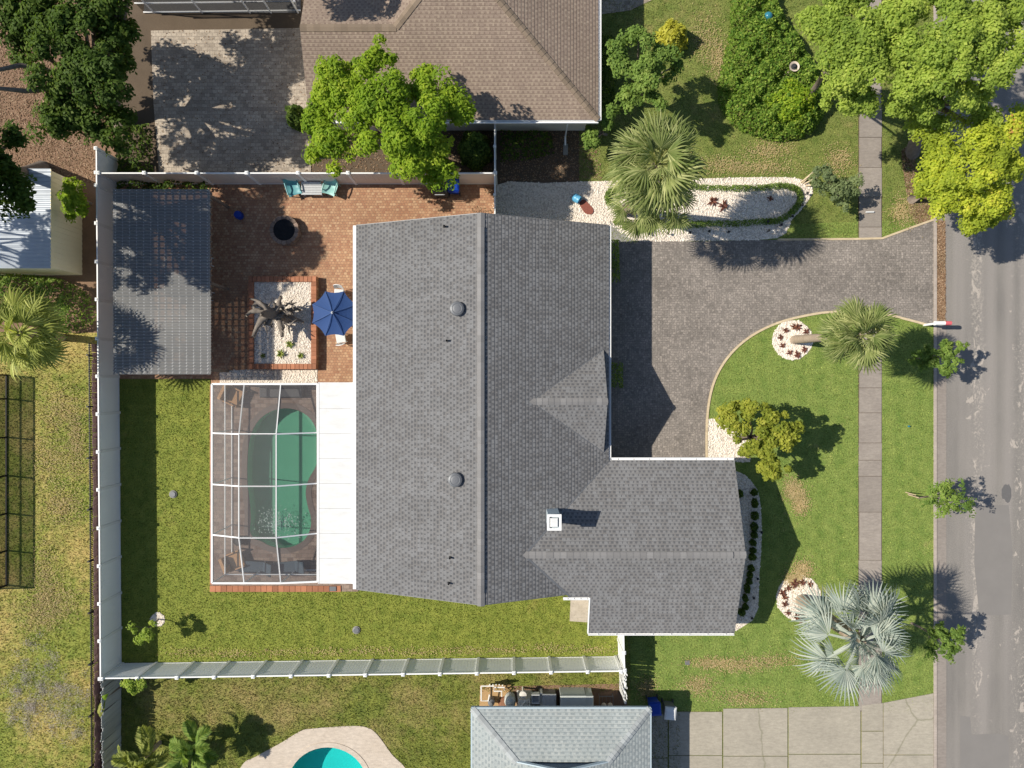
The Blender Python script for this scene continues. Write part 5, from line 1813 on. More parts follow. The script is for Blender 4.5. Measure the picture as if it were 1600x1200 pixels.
def wheelie_bin(label, loc, rz, body, lid, group, lidlabel=None):
    t = thing("wheeled_bin", label, "bin", loc, group, rz)
    mb = MB()
    V = []
    for z, k in ((0.08, 0.80), (0.92, 1.0)):
        V += [(-0.27 * k, -0.3 * k, z), (0.27 * k, -0.3 * k, z), (0.27 * k, 0.3 * k, z), (-0.27 * k, 0.3 * k, z)]
    mb.raw(V, [(3, 2, 1, 0), (4, 5, 6, 7), (0, 1, 5, 4), (1, 2, 6, 5), (2, 3, 7, 6), (3, 0, 4, 7)])
    mb.build("body", body, t, local=True)
    mb = MB()
    V = [(-0.29, -0.33, 0.925), (0.29, -0.33, 0.925), (0.29, 0.33, 0.925), (-0.29, 0.33, 0.925), (-0.27, -0.30, 0.975), (0.27, -0.30, 0.975), (0.27, 0.30, 1.0), (-0.27, 0.30, 1.0), (-0.2, -0.2, 1.02), (0.2, -0.2, 1.02), (0.2, 0.22, 1.04), (-0.2, 0.22, 1.04)]
    mb.raw(V, [(0, 1, 5, 4), (1, 2, 6, 5), (2, 3, 7, 6), (3, 0, 4, 7), (4, 5, 9, 8), (5, 6, 10, 9), (6, 7, 11, 10), (7, 4, 8, 11), (8, 9, 10, 11)])
    l = mb.build("lid", lid, t, local=True)
    if lidlabel:
        l['label'] = lidlabel
    MB().tube([(-0.24, 0.36, 0.93), (0.24, 0.36, 0.93)], 0.02, 7).build("handle", body, t, local=True)
    for sx_ in (-0.3, 0.24):
        MB().tube([(sx_, 0.27, 0.1), (sx_ + 0.06, 0.27, 0.1)], 0.1, 14).build("wheel", M['darkplastic'], t, local=True)
    return t
wheelie_bin("blue wheeled bin beside the bright green tree on the patio", G(711, 297) + Vector((0, 0, 0.035)), R(180), M['bluebin'], M['bluebin'], None)
wheelie_bin("bright blue wheeled bin at the corner of the pale blue-grey house", G(1018, 1095) + Vector((0, 0, 0.03)), R(5), M['bluebin'], M['bluebin'], "bins beside the concrete driveway")
wheelie_bin("grey wheeled bin with pale lid next to the concrete driveway", G(1041, 1101) + Vector((0, 0, 0.03)), R(-5), M['greymetal'], M['panelwhite'], "bins beside the concrete driveway")
gr = thing("grill", "black covered barbecue grill half under the bright green tree", "grill", G(690, 303) + Vector((0, 0, 0.035)))
MB().bevbox(-0.38, 0.38, -0.25, 0.25, 0.15, 0.8, 0.02).build("cabinet", M['darkplastic'], gr, local=True)
MB().tube([(-0.36, 0, 0.82), (0.36, 0, 0.82)], 0.24, 14).build("hood", M['darkplastic'], gr, local=True)
MB().tube([(-0.25, -0.29, 0.9), (0.25, -0.29, 0.9)], 0.02, 7).build("handle", M['tabletop'], gr, local=True)
for sx_ in (-0.36, 0.3):
    for sy in (-0.22, 0.16):
        MB().box(sx_, sx_ + 0.06, sy, sy + 0.06, 0, 0.15).build("leg", M['darkplastic'], gr, local=True)

# ------------------------------------------------------------------ SIDE-YARD CLUTTER behind the south house
ground_sheet("soil", polyG([(750, 1070), (798, 1070), (808, 1106), (800, 1130), (748, 1130)]), 0.008, M['ochre'], "ochre sand under the pool pump")
ground_sheet("soil", polyG([(798, 1072), (975, 1068), (985, 1130), (800, 1130)]), 0.006, M['litter'], "littered soil along the side of the pale roof")
pp = thing("pool_pump", "pool pump and filter with a maze of white pipes", "pool pump", G(770, 1085))
mb = MB()
def pg_(x, y, z):
    return G(x, y, z)
for path in ([(752, 1072, .5), (752, 1095, .5), (763, 1095, .5), (765, 1085, .5)], [(752, 1072, .7), (772, 1072, .7), (772, 1080, .6), (784, 1080, .6), (784, 1088, .3)],
             [(772, 1074, .5), (788, 1074, .5), (788, 1078, .2)], [(765, 1070, .1), (765, 1070, .9)], [(770, 1070, .1), (770, 1070, .8)], [(775, 1070, .1), (775, 1070, .8)], [(780, 1070, .1), (780, 1070, .8)], [(785, 1071, .1), (785, 1071, .8)]):
    mb.tube([pg_(*q) for q in path], 0.035, 6)
mb.build("pipe", M['pvc'], pp)
MB().lathe(tuple(G(768, 1092)), [(0.14, 0), (0.17, 0.1), (0.17, 0.45), (0.1, 0.52), (0.05, 0.6), (0.02, 0.6)], 14).build("pump", M['greymetal'], pp)
MB().lathe(tuple(G(797, 1088)), [(0.25, 0), (0.28, 0.15), (0.28, 0.6), (0.2, 0.75), (0.06, 0.82), (0.05, 0.9)], 18).build("filter_tank", M['greybox'], pp)
tag(MB().lathe((0, 0, 0), [(0.38, 0), (0.36, 0.15), (0.25, 0.25), (0.05, 0.3)], 18).build("tank", M['rust'], loc=(0, 0, 0)), "rusty brown domed tank lid beside the pump", "tank").location = G(790, 1099)
cov = thing("covered_crate", "crate stack under a creased grey tarp", "covered crate", G(819, 1094))
mb = MB()
rngc = np.random.default_rng(3)
nn = 8
V = []
for i in range(nn + 1):
    for j in range(nn + 1):
        u_, v_ = -1 + 2 * i / nn, -1 + 2 * j / nn
        ed = max(abs(u_), abs(v_)) > 0.99
        V.append((u_ * 0.38, v_ * 0.52, (0.05 if ed else 0.85 + rngc.normal() * 0.035)))
F = [(i * (nn + 1) + j, (i + 1) * (nn + 1) + j, (i + 1) * (nn + 1) + j + 1, i * (nn + 1) + j + 1) for i in range(nn) for j in range(nn)]
mb.raw(V, F)
mb.build("tarp", M['tarp'], cov, local=True)
tag(MB().lathe((0, 0, 0), [(0.05, 0), (0.05, 0.8), (0.17, 0.8), (0.19, 0.84), (0.17, 0.9), (0.05, 0.92), (0.02, 0.92)], 20).build("pedestal", M['tarp'], loc=(0, 0, 0)), "round pale lid on a pedestal above the tarped crate", "pedestal").location = G(817, 1074)
sk = thing("utility_sink", "white utility sink on legs beside the tarped crate", "sink", G(836, 1082))
mb = MB()
for a0, a1, b0, b1 in ((-0.2, 0.2, 0.19, 0.23), (-0.2, 0.2, -0.23, -0.19), (-0.2, -0.16, -0.19, 0.19), (0.16, 0.2, -0.19, 0.19)):
    mb.box(a0, a1, b0, b1, 0.45, 0.8)
mb.box(-0.16, 0.16, -0.19, 0.19, 0.45, 0.48)
mb.build("basin", M['panelwhite'], sk, local=True)
for sx_ in (-0.19, 0.15):
    for sy in (-0.22, 0.18):
        MB().box(sx_, sx_ + 0.04, sy, sy + 0.04, 0, 0.45).build("leg", M['greymetal'], sk, local=True)
tag(MB().bevbox(-0.06, 0.06, -0.42, 0.42, 0.0, 0.6, 0.01).build("plank", M['panelwhite'], loc=(0, 0, 0)), "white board leaning on edge by the utility sink", "board").location = G(845, 1088)
def trunk_box(label, loc, sx_, sy, h, body, lid, rz=0.0, ribs=3, cat="storage box", group=None):
    t = thing("storage_box", label, cat, loc, group, rz)
    MB().box(-sx_, sx_, -sy, sy, 0.0, h - 0.13).build("body", body, t, local=True)
    MB().bevbox(-sx_ - 0.02, sx_ + 0.02, -sy - 0.02, sy + 0.02, h - 0.128, h, 0.03).build("lid", lid, t, local=True)
    for k in range(ribs):
        x = -sx_ + (k + 0.5) * 2 * sx_ / ribs
        MB().bevbox(x - 0.03, x + 0.03, -sy + 0.05, sy - 0.05, h + 0.001, h + 0.02, 0.005).build("rib", lid, t, local=True)
    return t
trunk_box("dark grey lidded trunk between the white board and the big box", G(857, 1090), 0.33, 0.45, 0.75, M['greymetal'], M['tabletop'])
trunk_box("big grey-green resin storage box against the pale roof", G(893, 1089), 0.62, 0.5, 1.1, M['greybox'], M['greybox'], ribs=2)
trunk_box("narrow grey-green cabinet at the right end of the big storage box", G(918, 1089), 0.16, 0.48, 1.1, M['greybox'], M['greybox'], ribs=1)
wt_ = thing("pot_rack", "dark wire rack holding two pale clay pots", "rack", G(946, 1094))
mb = MB()
for x in (-0.36, 0.33):
    mb.box(x, x + 0.03, -0.35, 0.35, 0.3, 0.34)
for y in (-0.35, 0.32):
    mb.box(-0.33, 0.33, y, y + 0.03, 0.3, 0.34)
for x in (-0.2, 0, 0.2):
    mb.box(x, x + 0.015, -0.32, 0.32, 0.30, 0.315)
mb.build("frame", M['greymetal'], wt_, local=True)
for sx_ in (-0.36, 0.33):
    for sy in (-0.35, 0.32):
        MB().box(sx_, sx_ + 0.03, sy, sy + 0.03, 0, 0.3).build("leg", M['greymetal'], wt_, local=True)
for dx, lab in ((-0.14, "left clay pot in the dark wire rack"), (0.17, "right clay pot in the dark wire rack")):
    o = MB().lathe((0, 0, 0), [(0.08, 0), (0.13, 0.1), (0.12, 0.24), (0.09, 0.28), (0.06, 0.25)], 16).build("clay_pot", M['pad'], loc=(0, 0, 0))
    o.location = G(946, 1094) + Vector((dx, -0.05, 0.345))
    tag(o, lab, "pot", "clay pots in the rack")

# ------------------------------------------------------------------ FRONT YARD
# white gravel beds
bed_n = smooth_loop(polyG([(777, 289), (850, 286), (940, 283), (1040, 281), (1130, 278), (1225, 277), (1258, 283), (1270, 298), (1258, 320), (1236, 345), (1214, 372), (1100, 376), (1000, 377), (978, 369), (952, 352), (925, 352), (840, 352), (777, 352)]), 3)
bed_d = polyG([(1105, 655), (1140, 650), (1172, 690), (1172, 722), (1105, 722)])
bed_w = smooth_loop(polyG([(1100, 728), (1148, 735), (1172, 750), (1186, 775), (1190, 830), (1186, 900), (1176, 969), (1100, 972)]), 3)
def disc(px, py, r, n=36, j=0.03, seed=1):
    rr_ = random.Random(seed)
    c = G(px, py)
    return [(c.x + r * PX * math.cos(t) * (1 + rr_.uniform(-j, j)), c.y + r * PX * math.sin(t) * (1 + rr_.uniform(-j, j))) for t in np.linspace(0, 2 * math.pi, n, endpoint=False)]
ring1 = disc(1238, 531, 31, seed=2)
ring2 = disc(1248, 934, 35, seed=3)
ring3 = disc(247, 968, 11, seed=4, j=0.12)
beds = [(bed_n, 7000, "white gravel bed with the oval low hedge"), (bed_d, 1100, "white gravel corner under the golden-green round tree"), (bed_w, 2400, "white gravel strip along the wing's street wall"),
        (ring1, 900, "round white gravel bed at the leaning fan palm's foot"), (ring2, 1000, "round white gravel bed at the silver palm's foot"), (ring3, 120, "small ring of pale stones round the citrus tree")]
for i, (pl_, n_, lab) in enumerate(beds):
    ground_sheet("gravel_bed", pl_, 0.012 + 0.002 * i, M['gravel'], lab, thick=0.03)
    stones("gravel", "loose white pebbles in the " + lab.replace("white gravel", "").replace("round ", "").replace("small ", "").strip(), pl_, n_, 0.012, 40 + i, M['pebble'])
stones("gravel", "loose white pebbles between planter and pool cage", polyG([(344, 579), (496, 577), (496, 600), (344, 600)]), 900, 0.05, 61, M['pebble'])

# oval hedge border: one low continuous mass plus separate clumps
oval = smooth_loop([(951, 318), (950, 305), (962, 297), (1000, 293), (1060, 292), (1100, 294), (1150, 295), (1190, 294), (1225, 291), (1245, 298), (1249, 313), (1238, 330), (1215, 345), (1190, 347), (1150, 350), (1110, 350), (1080, 352), (1045, 353)], 4, closed=False)
rng = np.random.default_rng(77)
oc = np.array([G(x, y)[:2] for x, y in oval])
n = 5200
k = rng.integers(0, len(oc) - 1, n)
t = rng.uniform(0, 1, (n, 1))
C = oc[k] * (1 - t) + oc[k + 1] * t
a = rng.uniform(0, 6.28, n)
rad = 0.17 * np.sqrt(rng.uniform(0, 1, n))
P = np.c_[C[:, 0] + rad * np.cos(a), C[:, 1] + rad * np.sin(a), np.sqrt(np.maximum(0.02, 1 - (rad / 0.19) ** 2)) * 0.26 * rng.uniform(0.6, 1.05, n)]
Nrm = unit(np.array([0, 0, 0.8]) + rng.normal(size=(n, 3)) * 0.5)
tag(quads("low_hedge", leaf_quads(P, Nrm, 0.10, 0.05, rng), rng.uniform(0, 1, n), M['l_mid'], loc=G(1100, 320)), "low clipped oval hedge ringing the white gravel bed", "hedge")
for (px, py, r, lab) in ((963, 346, 4, "smallest low clump where the oval hedge breaks, by the garage corner"), (978, 353, 5.5, "second low clump from the garage corner"), (997, 358, 7, "third low clump from the garage corner"), (1016, 357, 7, "fourth low clump from the garage corner")):
    shrub("low_shrub", lab, "shrub", px, py, r, 0.28, M['l_mid'], int(px), 260, (0.10, 0.05), "low clumps closing the oval hedge")
# bromeliads
br0 = rosette(14, 0.24, 0.06, 0.4, 11, "bromeliad", M['l_brown'])
def bromeliad(px, py, sc, label, group):
    global br0
    if 'label' not in br0:
        o = br0
    else:
        o = br0.copy()
        COL.objects.link(o)
    o.location = G(px, py) + Vector((0, 0, 0.02))
    o.scale = (sc, sc, sc)
    o.rotation_euler = (0, 0, px * 1.7)
    tag(o, label, "bromeliad", group)
def clock(px, py, cx, cy):
    a = (math.degrees(math.atan2(px - cx, cy - py)) % 360) / 30
    h2 = int(round(a * 2)) % 24
    names = ["twelve", "one", "two", "three", "four", "five", "six", "seven", "eight", "nine", "ten", "eleven"]
    return ("half past " if h2 % 2 else "") + names[h2 // 2] + " o'clock"
ORD = ["first", "second", "third", "fourth", "fifth", "sixth", "seventh", "eighth", "ninth", "tenth", "eleventh", "twelfth", "thirteenth", "fourteenth", "fifteenth", "sixteenth"]
for px, py in ((1227, 516), (1240, 511), (1246, 511), (1259, 518), (1219, 527), (1222, 540), (1233, 551), (1245, 554), (1256, 546), (1262, 527)):
    bromeliad(px, py, rs.uniform(0.85, 1.15), "small red-brown bromeliad at %s in the leaning fan palm's gravel ring" % clock(px, py, 1238, 531), "bromeliads round the fan palm")
for px, py in ((1231, 918), (1241, 911), (1253, 909), (1225, 932), (1226, 943), (1231, 956), (1243, 963), (1252, 967), (1222, 925), (1265, 912)):
    bromeliad(px, py, rs.uniform(0.95, 1.3), "small red-brown bromeliad at %s in the silver palm's gravel ring" % clock(px, py, 1248, 934), "bromeliads round the silver palm")
for px, py, sc, lab in ((1020, 312, 1.6, "large orange-brown bromeliad between the clustered palm trunks"), (1113, 315, 1.5, "rusty bromeliad left of its pair in the oval bed"), (1130, 322, 1.5, "rusty bromeliad right of its pair in the oval bed"), (1203, 311, 0.9, "small lone bromeliad at the street end of the oval bed")):
    bromeliad(px, py, sc, lab, "bromeliads inside the oval bed")
# tipped blue pot with red mulch
pot = thing("flower_pot", "sky blue pot tipped over on the white gravel", "pot", G(901, 312))
mt = Matrix.Translation(G(901, 312) + Vector((0, 0, 0.2))) @ Matrix.Rotation(R(-35), 4, 'Z') @ Matrix.Rotation(R(80), 4, 'Y')
mb = MB().lathe((0, 0, 0), [(0.12, -0.25), (0.2, -0.15), (0.22, 0.0), (0.19, 0.14), (0.22, 0.17), (0.17, 0.17), (0.15, 0.05), (0.02, 0.02)], 20)
mb.V = [tuple(mt @ Vector(v)) for v in mb.V]
mb.build("body", M['potblue'], pot, smooth=True)
mp = MB()
pt = smooth_loop(polyG([(905, 318), (912, 312), (919, 318), (927, 328), (924, 335), (914, 333)]), 3)
mp.prism(pt, 0.0, 0.06)
tag(mp.build("mulch_spill", M['redmulch'], loc=G(915, 324)), "red mulch spilling from the tipped blue pot", "mulch")
# path lights
lp = MB()
lp.lathe((0, 0, 0), [(0.015, 0), (0.015, 0.28), (0.07, 0.29), (0.065, 0.32), (0.02, 0.35)], 10)
lme = lp.build("path_light", M['black'], mesh_only=True)
for i, (px, py) in enumerate(((1012, 367), (1042, 366), (1076, 365), (1106, 363), (1136, 364), (1197, 348), (1198, 362), (1218, 353), (1235, 340), (1250, 322), (1258, 304))):
    o = bpy.data.objects.new("path_light", lme)
    COL.objects.link(o)
    o.location = G(px, py)
    tag(o, "small black path light, %s from the garage corner, in the driveway's gravel bed" % ORD[i], "path light", "path lights along the driveway bed")
for i, (px, py) in enumerate(((1187, 830), (1181, 902), (1175, 932), (1172, 963))):
    o = bpy.data.objects.new("path_light", lme)
    COL.objects.link(o)
    o.location = G(px, py)
    tag(o, "small black path light, %s from the top, edging the wing's gravel strip" % ORD[i], "path light", "path lights along the wing")
# ball shrubs along the wing
seedk = 0
for px, py, r, ry in ((1180, 770, 5, 5.5), (1181, 787, 5, 8), (1181, 807, 6, 7), (1180, 824, 5.5, 8), (1180, 837, 5, 5), (1178, 849, 5, 5), (1178, 861, 5, 4), (1177, 871, 5.5, 6), (1175, 889, 5, 5), (1173, 899, 4, 5), (1172, 909, 4, 5), (1169, 921, 4.5, 8), (1166, 936, 4, 6), (1166, 949, 4, 5), (1160, 958, 6, 6), (1158, 772, 4, 6)):
    seedk += 1
    if seedk == 16:
        lab = "lone dark shrub against the wing wall, left of the shrub row"
    else:
        lab = "dark clipped shrub, %s from the top, in the wing's gravel strip" % ORD[seedk - 1]
    shrub("low_shrub", lab, "shrub", px, py, r, 0.45, M['l_dark'], 100 + seedk, 320, (0.10, 0.06), "shrubs along the wing" if seedk != 16 else None, rpy=ry)
hedge_mass("hedge", "dark clipped hedge under the eave at the top of the driveway", "hedge", polyG([(946, 376), (966, 376), (968, 442), (946, 442)]), 0.9, M['l_mid'], 8, 500, (0.10, 0.06), edge=0.25)
hedge_mass("hedge", "dark clipped hedge under the eave below the small gable", "hedge", polyG([(946, 566), (972, 566), (973, 606), (946, 606)]), 0.9, M['l_mid'], 9, 500, (0.10, 0.06), edge=0.25)

# mailbox
mbx = thing("mailbox", "white mailbox on post with coral red end beside the gutter", "mailbox", G(1444, 508))
b0 = G(1444, 508)
MB().box(b0.x - 0.05, b0.x + 0.05, b0.y - 0.05, b0.y + 0.05, 0, 1.05).build("post", M['white'], mbx)
def mailbox_shape(x0, x1, z0):
    mb = MB()
    sec = [(-0.1, 0), (0.1, 0), (0.1, 0.14)] + [(0.1 * math.cos(t), 0.14 + 0.09 * math.sin(t)) for t in np.linspace(0.4, 2.74, 5)] + [(-0.1, 0.14)]
    n_ = len(sec)
    V = [(b0.x + x0, b0.y + a_, z0 + c_) for a_, c_ in sec] + [(b0.x + x1, b0.y + a_, z0 + c_) for a_, c_ in sec]
    F = [(i, (i + 1) % n_, n_ + (i + 1) % n_, n_ + i) for i in range(n_)] + [tuple(reversed(range(n_))), tuple(range(n_, 2 * n_))]
    mb.raw(V, F)
    return mb
mailbox_shape(-0.15, 0.32, 1.06).build("box", M['white'], mbx)
mailbox_shape(0.322, 0.62, 1.062).build("door", M['pinkred'], mbx)
MB().box(b0.x - 0.05, b0.x + 0.55, b0.y - 0.06, b0.y + 0.06, 1.0, 1.055).build("support_arm", M['white'], mbx)
tag(MB().tube([(-0.2, 0, 0.05), (0.2, 0.01, 0.05)], 0.045, 8).build("newspaper", M['panelwhite'], loc=(0, 0, 0)), "rolled white newspaper lying on the sidewalk", "newspaper").location = G(1358, 332) + Vector((0, 0, 0.035))
# covers in lawns
for px, py, lab in ((271, 772, "round grey valve cover in the sunny west strip of the back lawn"), (557, 984, "round grey valve cover in the south back lawn below the house")):
    o = thing("valve_cover", lab, "valve cover", G(px, py), "round covers in the back lawn")
    MB().lathe((0, 0, 0), [(0.19, 0), (0.20, 0.05), (0.18, 0.06)], 20).build("collar", M['greyc'], o, local=True)
    MB().lathe((0, 0, 0), [(0.15, 0.04), (0.15, 0.09), (0.13, 0.10), (0.02, 0.10)], 18).build("lid", M['greymetal'], o, local=True)
tag(MB().bevbox(-0.12, 0.12, -0.11, 0.11, 0, 0.05, 0.01).build("meter_cover", M['greymetal'], loc=(0, 0, 0)), "square dark meter cover in the side lawn", "meter cover").location = G(1074, 1035)
tag(MB().lathe((0, 0, 0), [(0.03, 0), (0.05, 0.03), (0.05, 0.1), (0.03, 0.13)], 10).build("sprinkler_head", M['turq'], loc=(0, 0, 0)), "tiny turquoise marker in the verge grass", "sprinkler").location = G(1419, 666)
# pots and ornaments by the vine bank
ur = thing("bird_bath", "white and brown ringed bird bath in the vine bank", "bird bath", G(1242, 103, 1.2) - Vector((0, 0, 1.2)))
MB().lathe((0, 0, 0.0), [(0.16, 0), (0.08, 0.1), (0.07, 0.9), (0.14, 1.0), (0.24, 1.12), (0.25, 1.16), (0.20, 1.14), (0.05, 1.05)], 22).build("bowl", M['terracottapot'], ur, local=True)
MB().lathe((0, 0, 1.1), [(0.15, 0), (0.15, 0.04), (0.08, 0.05), (0.07, 0.12), (0.02, 0.13)], 18).build("finial", M['darkplastic'], ur, local=True)
tag(MB().lathe((0, 0, 0), [(0.05, 0), (0.06, 0.7)] + [(0.22 * math.sin(t), 0.92 - 0.22 * math.cos(t)) for t in np.linspace(0.3, 3.1, 9)], 18).build("gazing_ball", M['turq'], loc=(0, 0, 0), smooth=True), "turquoise gazing ball at the top of the vine bank", "gazing ball").location = G(1200, 26, 0.9) - Vector((0, 0, 0.9))

# ------------------------------------------------------------------ VEGETATION
hedge_mass("vine_bank", "broad vine-covered green bank left of the sidewalk trees", "vine bank", smooth_loop(polyG([(1147, -30), (1138, 50), (1128, 100), (1120, 140), (1130, 182), (1165, 210), (1215, 222), (1262, 212), (1285, 180), (1290, 140), (1270, 105), (1245, 60), (1215, 20), (1200, -30)]), 3), 1.0, M['l_hedge'], 13, 420, (0.15, 0.10), edge=0.6, lump=0.3)
shrub("low_shrub", "rounded brighter bush swelling from the lower end of the vine bank", "shrub", 1243, 158, 40, 1.7, M['l_bright'], 207, 4200, (0.14, 0.09))
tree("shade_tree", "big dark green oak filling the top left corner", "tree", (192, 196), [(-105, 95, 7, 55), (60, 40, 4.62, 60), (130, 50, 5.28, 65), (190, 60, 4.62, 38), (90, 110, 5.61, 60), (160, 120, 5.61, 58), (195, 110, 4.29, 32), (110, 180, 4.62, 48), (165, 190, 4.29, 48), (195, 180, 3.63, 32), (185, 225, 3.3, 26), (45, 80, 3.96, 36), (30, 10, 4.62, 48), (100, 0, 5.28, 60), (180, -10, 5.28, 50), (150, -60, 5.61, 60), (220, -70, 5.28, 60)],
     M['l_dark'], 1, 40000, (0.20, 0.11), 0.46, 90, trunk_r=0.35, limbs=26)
tree("shade_tree", "dark green tree cut off by the left edge above the shed", "tree", (66, 262), [(5, 215, 6.4, 36), (22, 258, 6.6, 32), (14, 305, 7.2, 38), (38, 318, 6.6, 16), (-47, 264, 7.5, 55), (-70, 369, 7.5, 48), (-57, 320, 8.5, 55), (-25, 232, 8, 42), (-66, 198, 8.5, 60), (-59, 273, 9.5, 60), (-66, 290, 8.5, 50), (-95, 310, 8, 60), (-60, 230, 9, 50), (-85, 340, 9.2, 50), (-85, 330, 7, 50), (-95, 378, 7, 45), (35, 290, 7, 26)],
     M['l_dark'], 2, 26000, (0.20, 0.11), 0.44, 90, trunk_r=0.3, limbs=16)
bt = thing  # (kept short)
tree("shade_tree", "tree beyond the left edge dappling the corrugated shed roof", "tree", (-250, 330), [(-300, 300, 8, 65), (-330, 380, 8, 60), (-265, 350, 7.5, 45), (-350, 320, 8.5, 55)],
     M['l_dark'], 22, 6500, (0.20, 0.11), 0.44, 90, trunk_r=0.2, limbs=10)
tree("shade_tree", "tree just beyond the top edge whose shade falls on the brown roof", "tree", (350, -90), [(330, -118, 8, 58), (400, -122, 8, 55), (300, -130, 7, 50), (440, -135, 8, 50)],
     M['l_dark'], 21, 9000, (0.20, 0.11), 0.44, 90, trunk_r=0.2, limbs=8)
tree("shade_tree", "bright green spreading tree over the tan fence and brown roof", "tree", (640, 256), [(530, 130, 5.5, 42), (590, 108, 5.8, 32), (600, 150, 6.2, 50), (548, 175, 5.5, 45), (505, 150, 4.8, 22), (498, 185, 4.4, 30), (518, 222, 5, 34), (500, 242, 4.4, 24), (665, 118, 5.3, 18), (668, 145, 5.8, 26), (708, 145, 5.6, 24), (716, 175, 5.6, 28), (665, 190, 6.2, 45), (620, 205, 6.3, 45), (585, 235, 5.6, 36), (640, 250, 5.8, 40), (680, 242, 5.5, 32), (692, 268, 5.2, 22), (662, 285, 5, 20), (520, 262, 4.5, 14)],
     M['l_bright'], 3, 36000, (0.20, 0.085), 0.40, 80, trunk_r=0.25, limbs=20)
shrub("low_shrub", "dark bushy shrub right of the bright green tree", "shrub", 741, 228, 26, 2.2, M['l_dark'], 205, 2600, (0.18, 0.1))
shrub("low_shrub", "dark shrub left of the bright green tree on the grey patio", "shrub", 460, 178, 16, 1.6, M['l_dark'], 206, 1200, (0.18, 0.1))
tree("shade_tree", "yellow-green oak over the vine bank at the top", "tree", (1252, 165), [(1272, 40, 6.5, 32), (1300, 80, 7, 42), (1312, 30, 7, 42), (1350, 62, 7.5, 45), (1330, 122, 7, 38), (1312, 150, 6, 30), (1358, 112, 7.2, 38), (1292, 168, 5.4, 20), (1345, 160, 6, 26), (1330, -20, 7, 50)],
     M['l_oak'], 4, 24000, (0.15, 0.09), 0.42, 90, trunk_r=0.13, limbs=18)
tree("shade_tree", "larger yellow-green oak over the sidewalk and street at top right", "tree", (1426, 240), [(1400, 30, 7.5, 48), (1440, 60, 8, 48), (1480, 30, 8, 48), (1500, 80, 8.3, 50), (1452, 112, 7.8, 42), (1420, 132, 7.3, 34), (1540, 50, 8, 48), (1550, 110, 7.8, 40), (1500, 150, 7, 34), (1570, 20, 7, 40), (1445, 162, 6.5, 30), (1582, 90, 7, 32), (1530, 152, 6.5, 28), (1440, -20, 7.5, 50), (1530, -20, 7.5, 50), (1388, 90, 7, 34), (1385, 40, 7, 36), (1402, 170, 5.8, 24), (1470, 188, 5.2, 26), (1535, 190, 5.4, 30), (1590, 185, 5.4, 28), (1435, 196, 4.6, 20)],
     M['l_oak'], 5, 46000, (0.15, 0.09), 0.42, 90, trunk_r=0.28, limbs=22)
tree("shade_tree", "golden yellow tree overhanging the street at the right edge", "tree", (1424, 312), [(1452, 218, 5, 26), (1482, 238, 5.5, 32), (1530, 222, 6, 32), (1572, 218, 6, 32), (1512, 270, 6, 40), (1550, 262, 6, 36), (1462, 272, 5, 34), (1482, 310, 5, 36), (1540, 310, 5.4, 34), (1580, 258, 5.4, 24), (1520, 345, 4.5, 24), (1442, 290, 4.4, 22), (1562, 328, 4.5, 18), (1545, 345, 4.3, 14)],
     M['l_gold'], 6, 22000, (0.15, 0.09), 0.38, 80, trunk_r=0.2, limbs=16)
tree("small_tree", "open-branched green tree between brown roof and yellow bush", "tree", (978, 160), [(970, 75, 4, 26), (1000, 65, 4.2, 28), (1035, 90, 3.8, 26), (975, 108, 3.8, 28), (1010, 118, 4.2, 30), (1050, 130, 3.4, 22), (985, 150, 3, 24), (1028, 158, 3.4, 24), (1052, 100, 3.2, 16)],
     M['l_mid'], 7, 7600, (0.17, 0.10), 0.28, 50, trunk_r=0.13, limbs=22)
tree("small_tree", "low green tree beside the splash block, under the clustered palms", "tree", (948, 210), [(945, 190, 1.8, 16), (925, 215, 1.5, 18), (915, 228, 1.2, 12), (955, 175, 2.2, 14)], M['l_mid'], 17, 1800, (0.16, 0.10), 0.24, 45, trunk_r=0.06, limbs=10)
shrub("low_shrub", "round bright yellow croton bush on the north lawn", "shrub", 1053, 53, 25, 1.3, M['l_lime'], 31, 1500, (0.20, 0.12))
tree("small_tree", "grey-green sprawling bush by the sidewalk above the driveway", "bush", (1290, 296), [(1288, 275, 1.7, 24), (1310, 298, 1.6, 24), (1332, 290, 1.5, 20), (1282, 300, 1.2, 14), (1318, 318, 1.3, 14)], M['l_olive'], 8, 2600, (0.13, 0.07), 0.22, 45, trunk_r=0.06, limbs=14)
tree("small_tree", "round golden-green tree at the corner of wing and driveway", "tree", (1150, 684), [(1150, 655, 2.6, 34), (1185, 650, 3.1, 30), (1220, 665, 3.1, 32), (1170, 690, 2.9, 28), (1210, 700, 3.1, 34), (1235, 680, 2.7, 18), (1200, 735, 2.5, 24), (1224, 720, 2.7, 22), (1132, 648, 2.1, 20)],
     M['l_tan'], 9, 9500, (0.16, 0.10), 0.27, 55, trunk_r=0.12, limbs=14)
tree("street_tree", "small young street tree between the two palms, with wooden stakes", "tree", (1420, 772), [(1448, 770, 1.8, 13), (1472, 764, 2.4, 20), (1478, 788, 2.5, 20), (1498, 776, 2.8, 15), (1512, 788, 2.8, 9), (1458, 784, 2, 12), (1505, 764, 2.8, 8)], M['l_mid'], 10, 2000, (0.15, 0.07), 0.3, 40, trunk_r=0.04, limbs=18, spray=0.8, group="young street trees in the verge")
tree("street_tree", "young street tree below the mailbox, shaded by the leaning fan palm", "tree", (1424, 562), [(1440, 562, 2, 22), (1465, 550, 2.5, 26), (1484, 560, 2.9, 22), (1500, 542, 2.8, 13), (1470, 580, 2.6, 18)], M['l_mid'], 11, 3000, (0.16, 0.08), 0.28, 45, trunk_r=0.05, limbs=16, spray=0.5, group="young street trees in the verge")
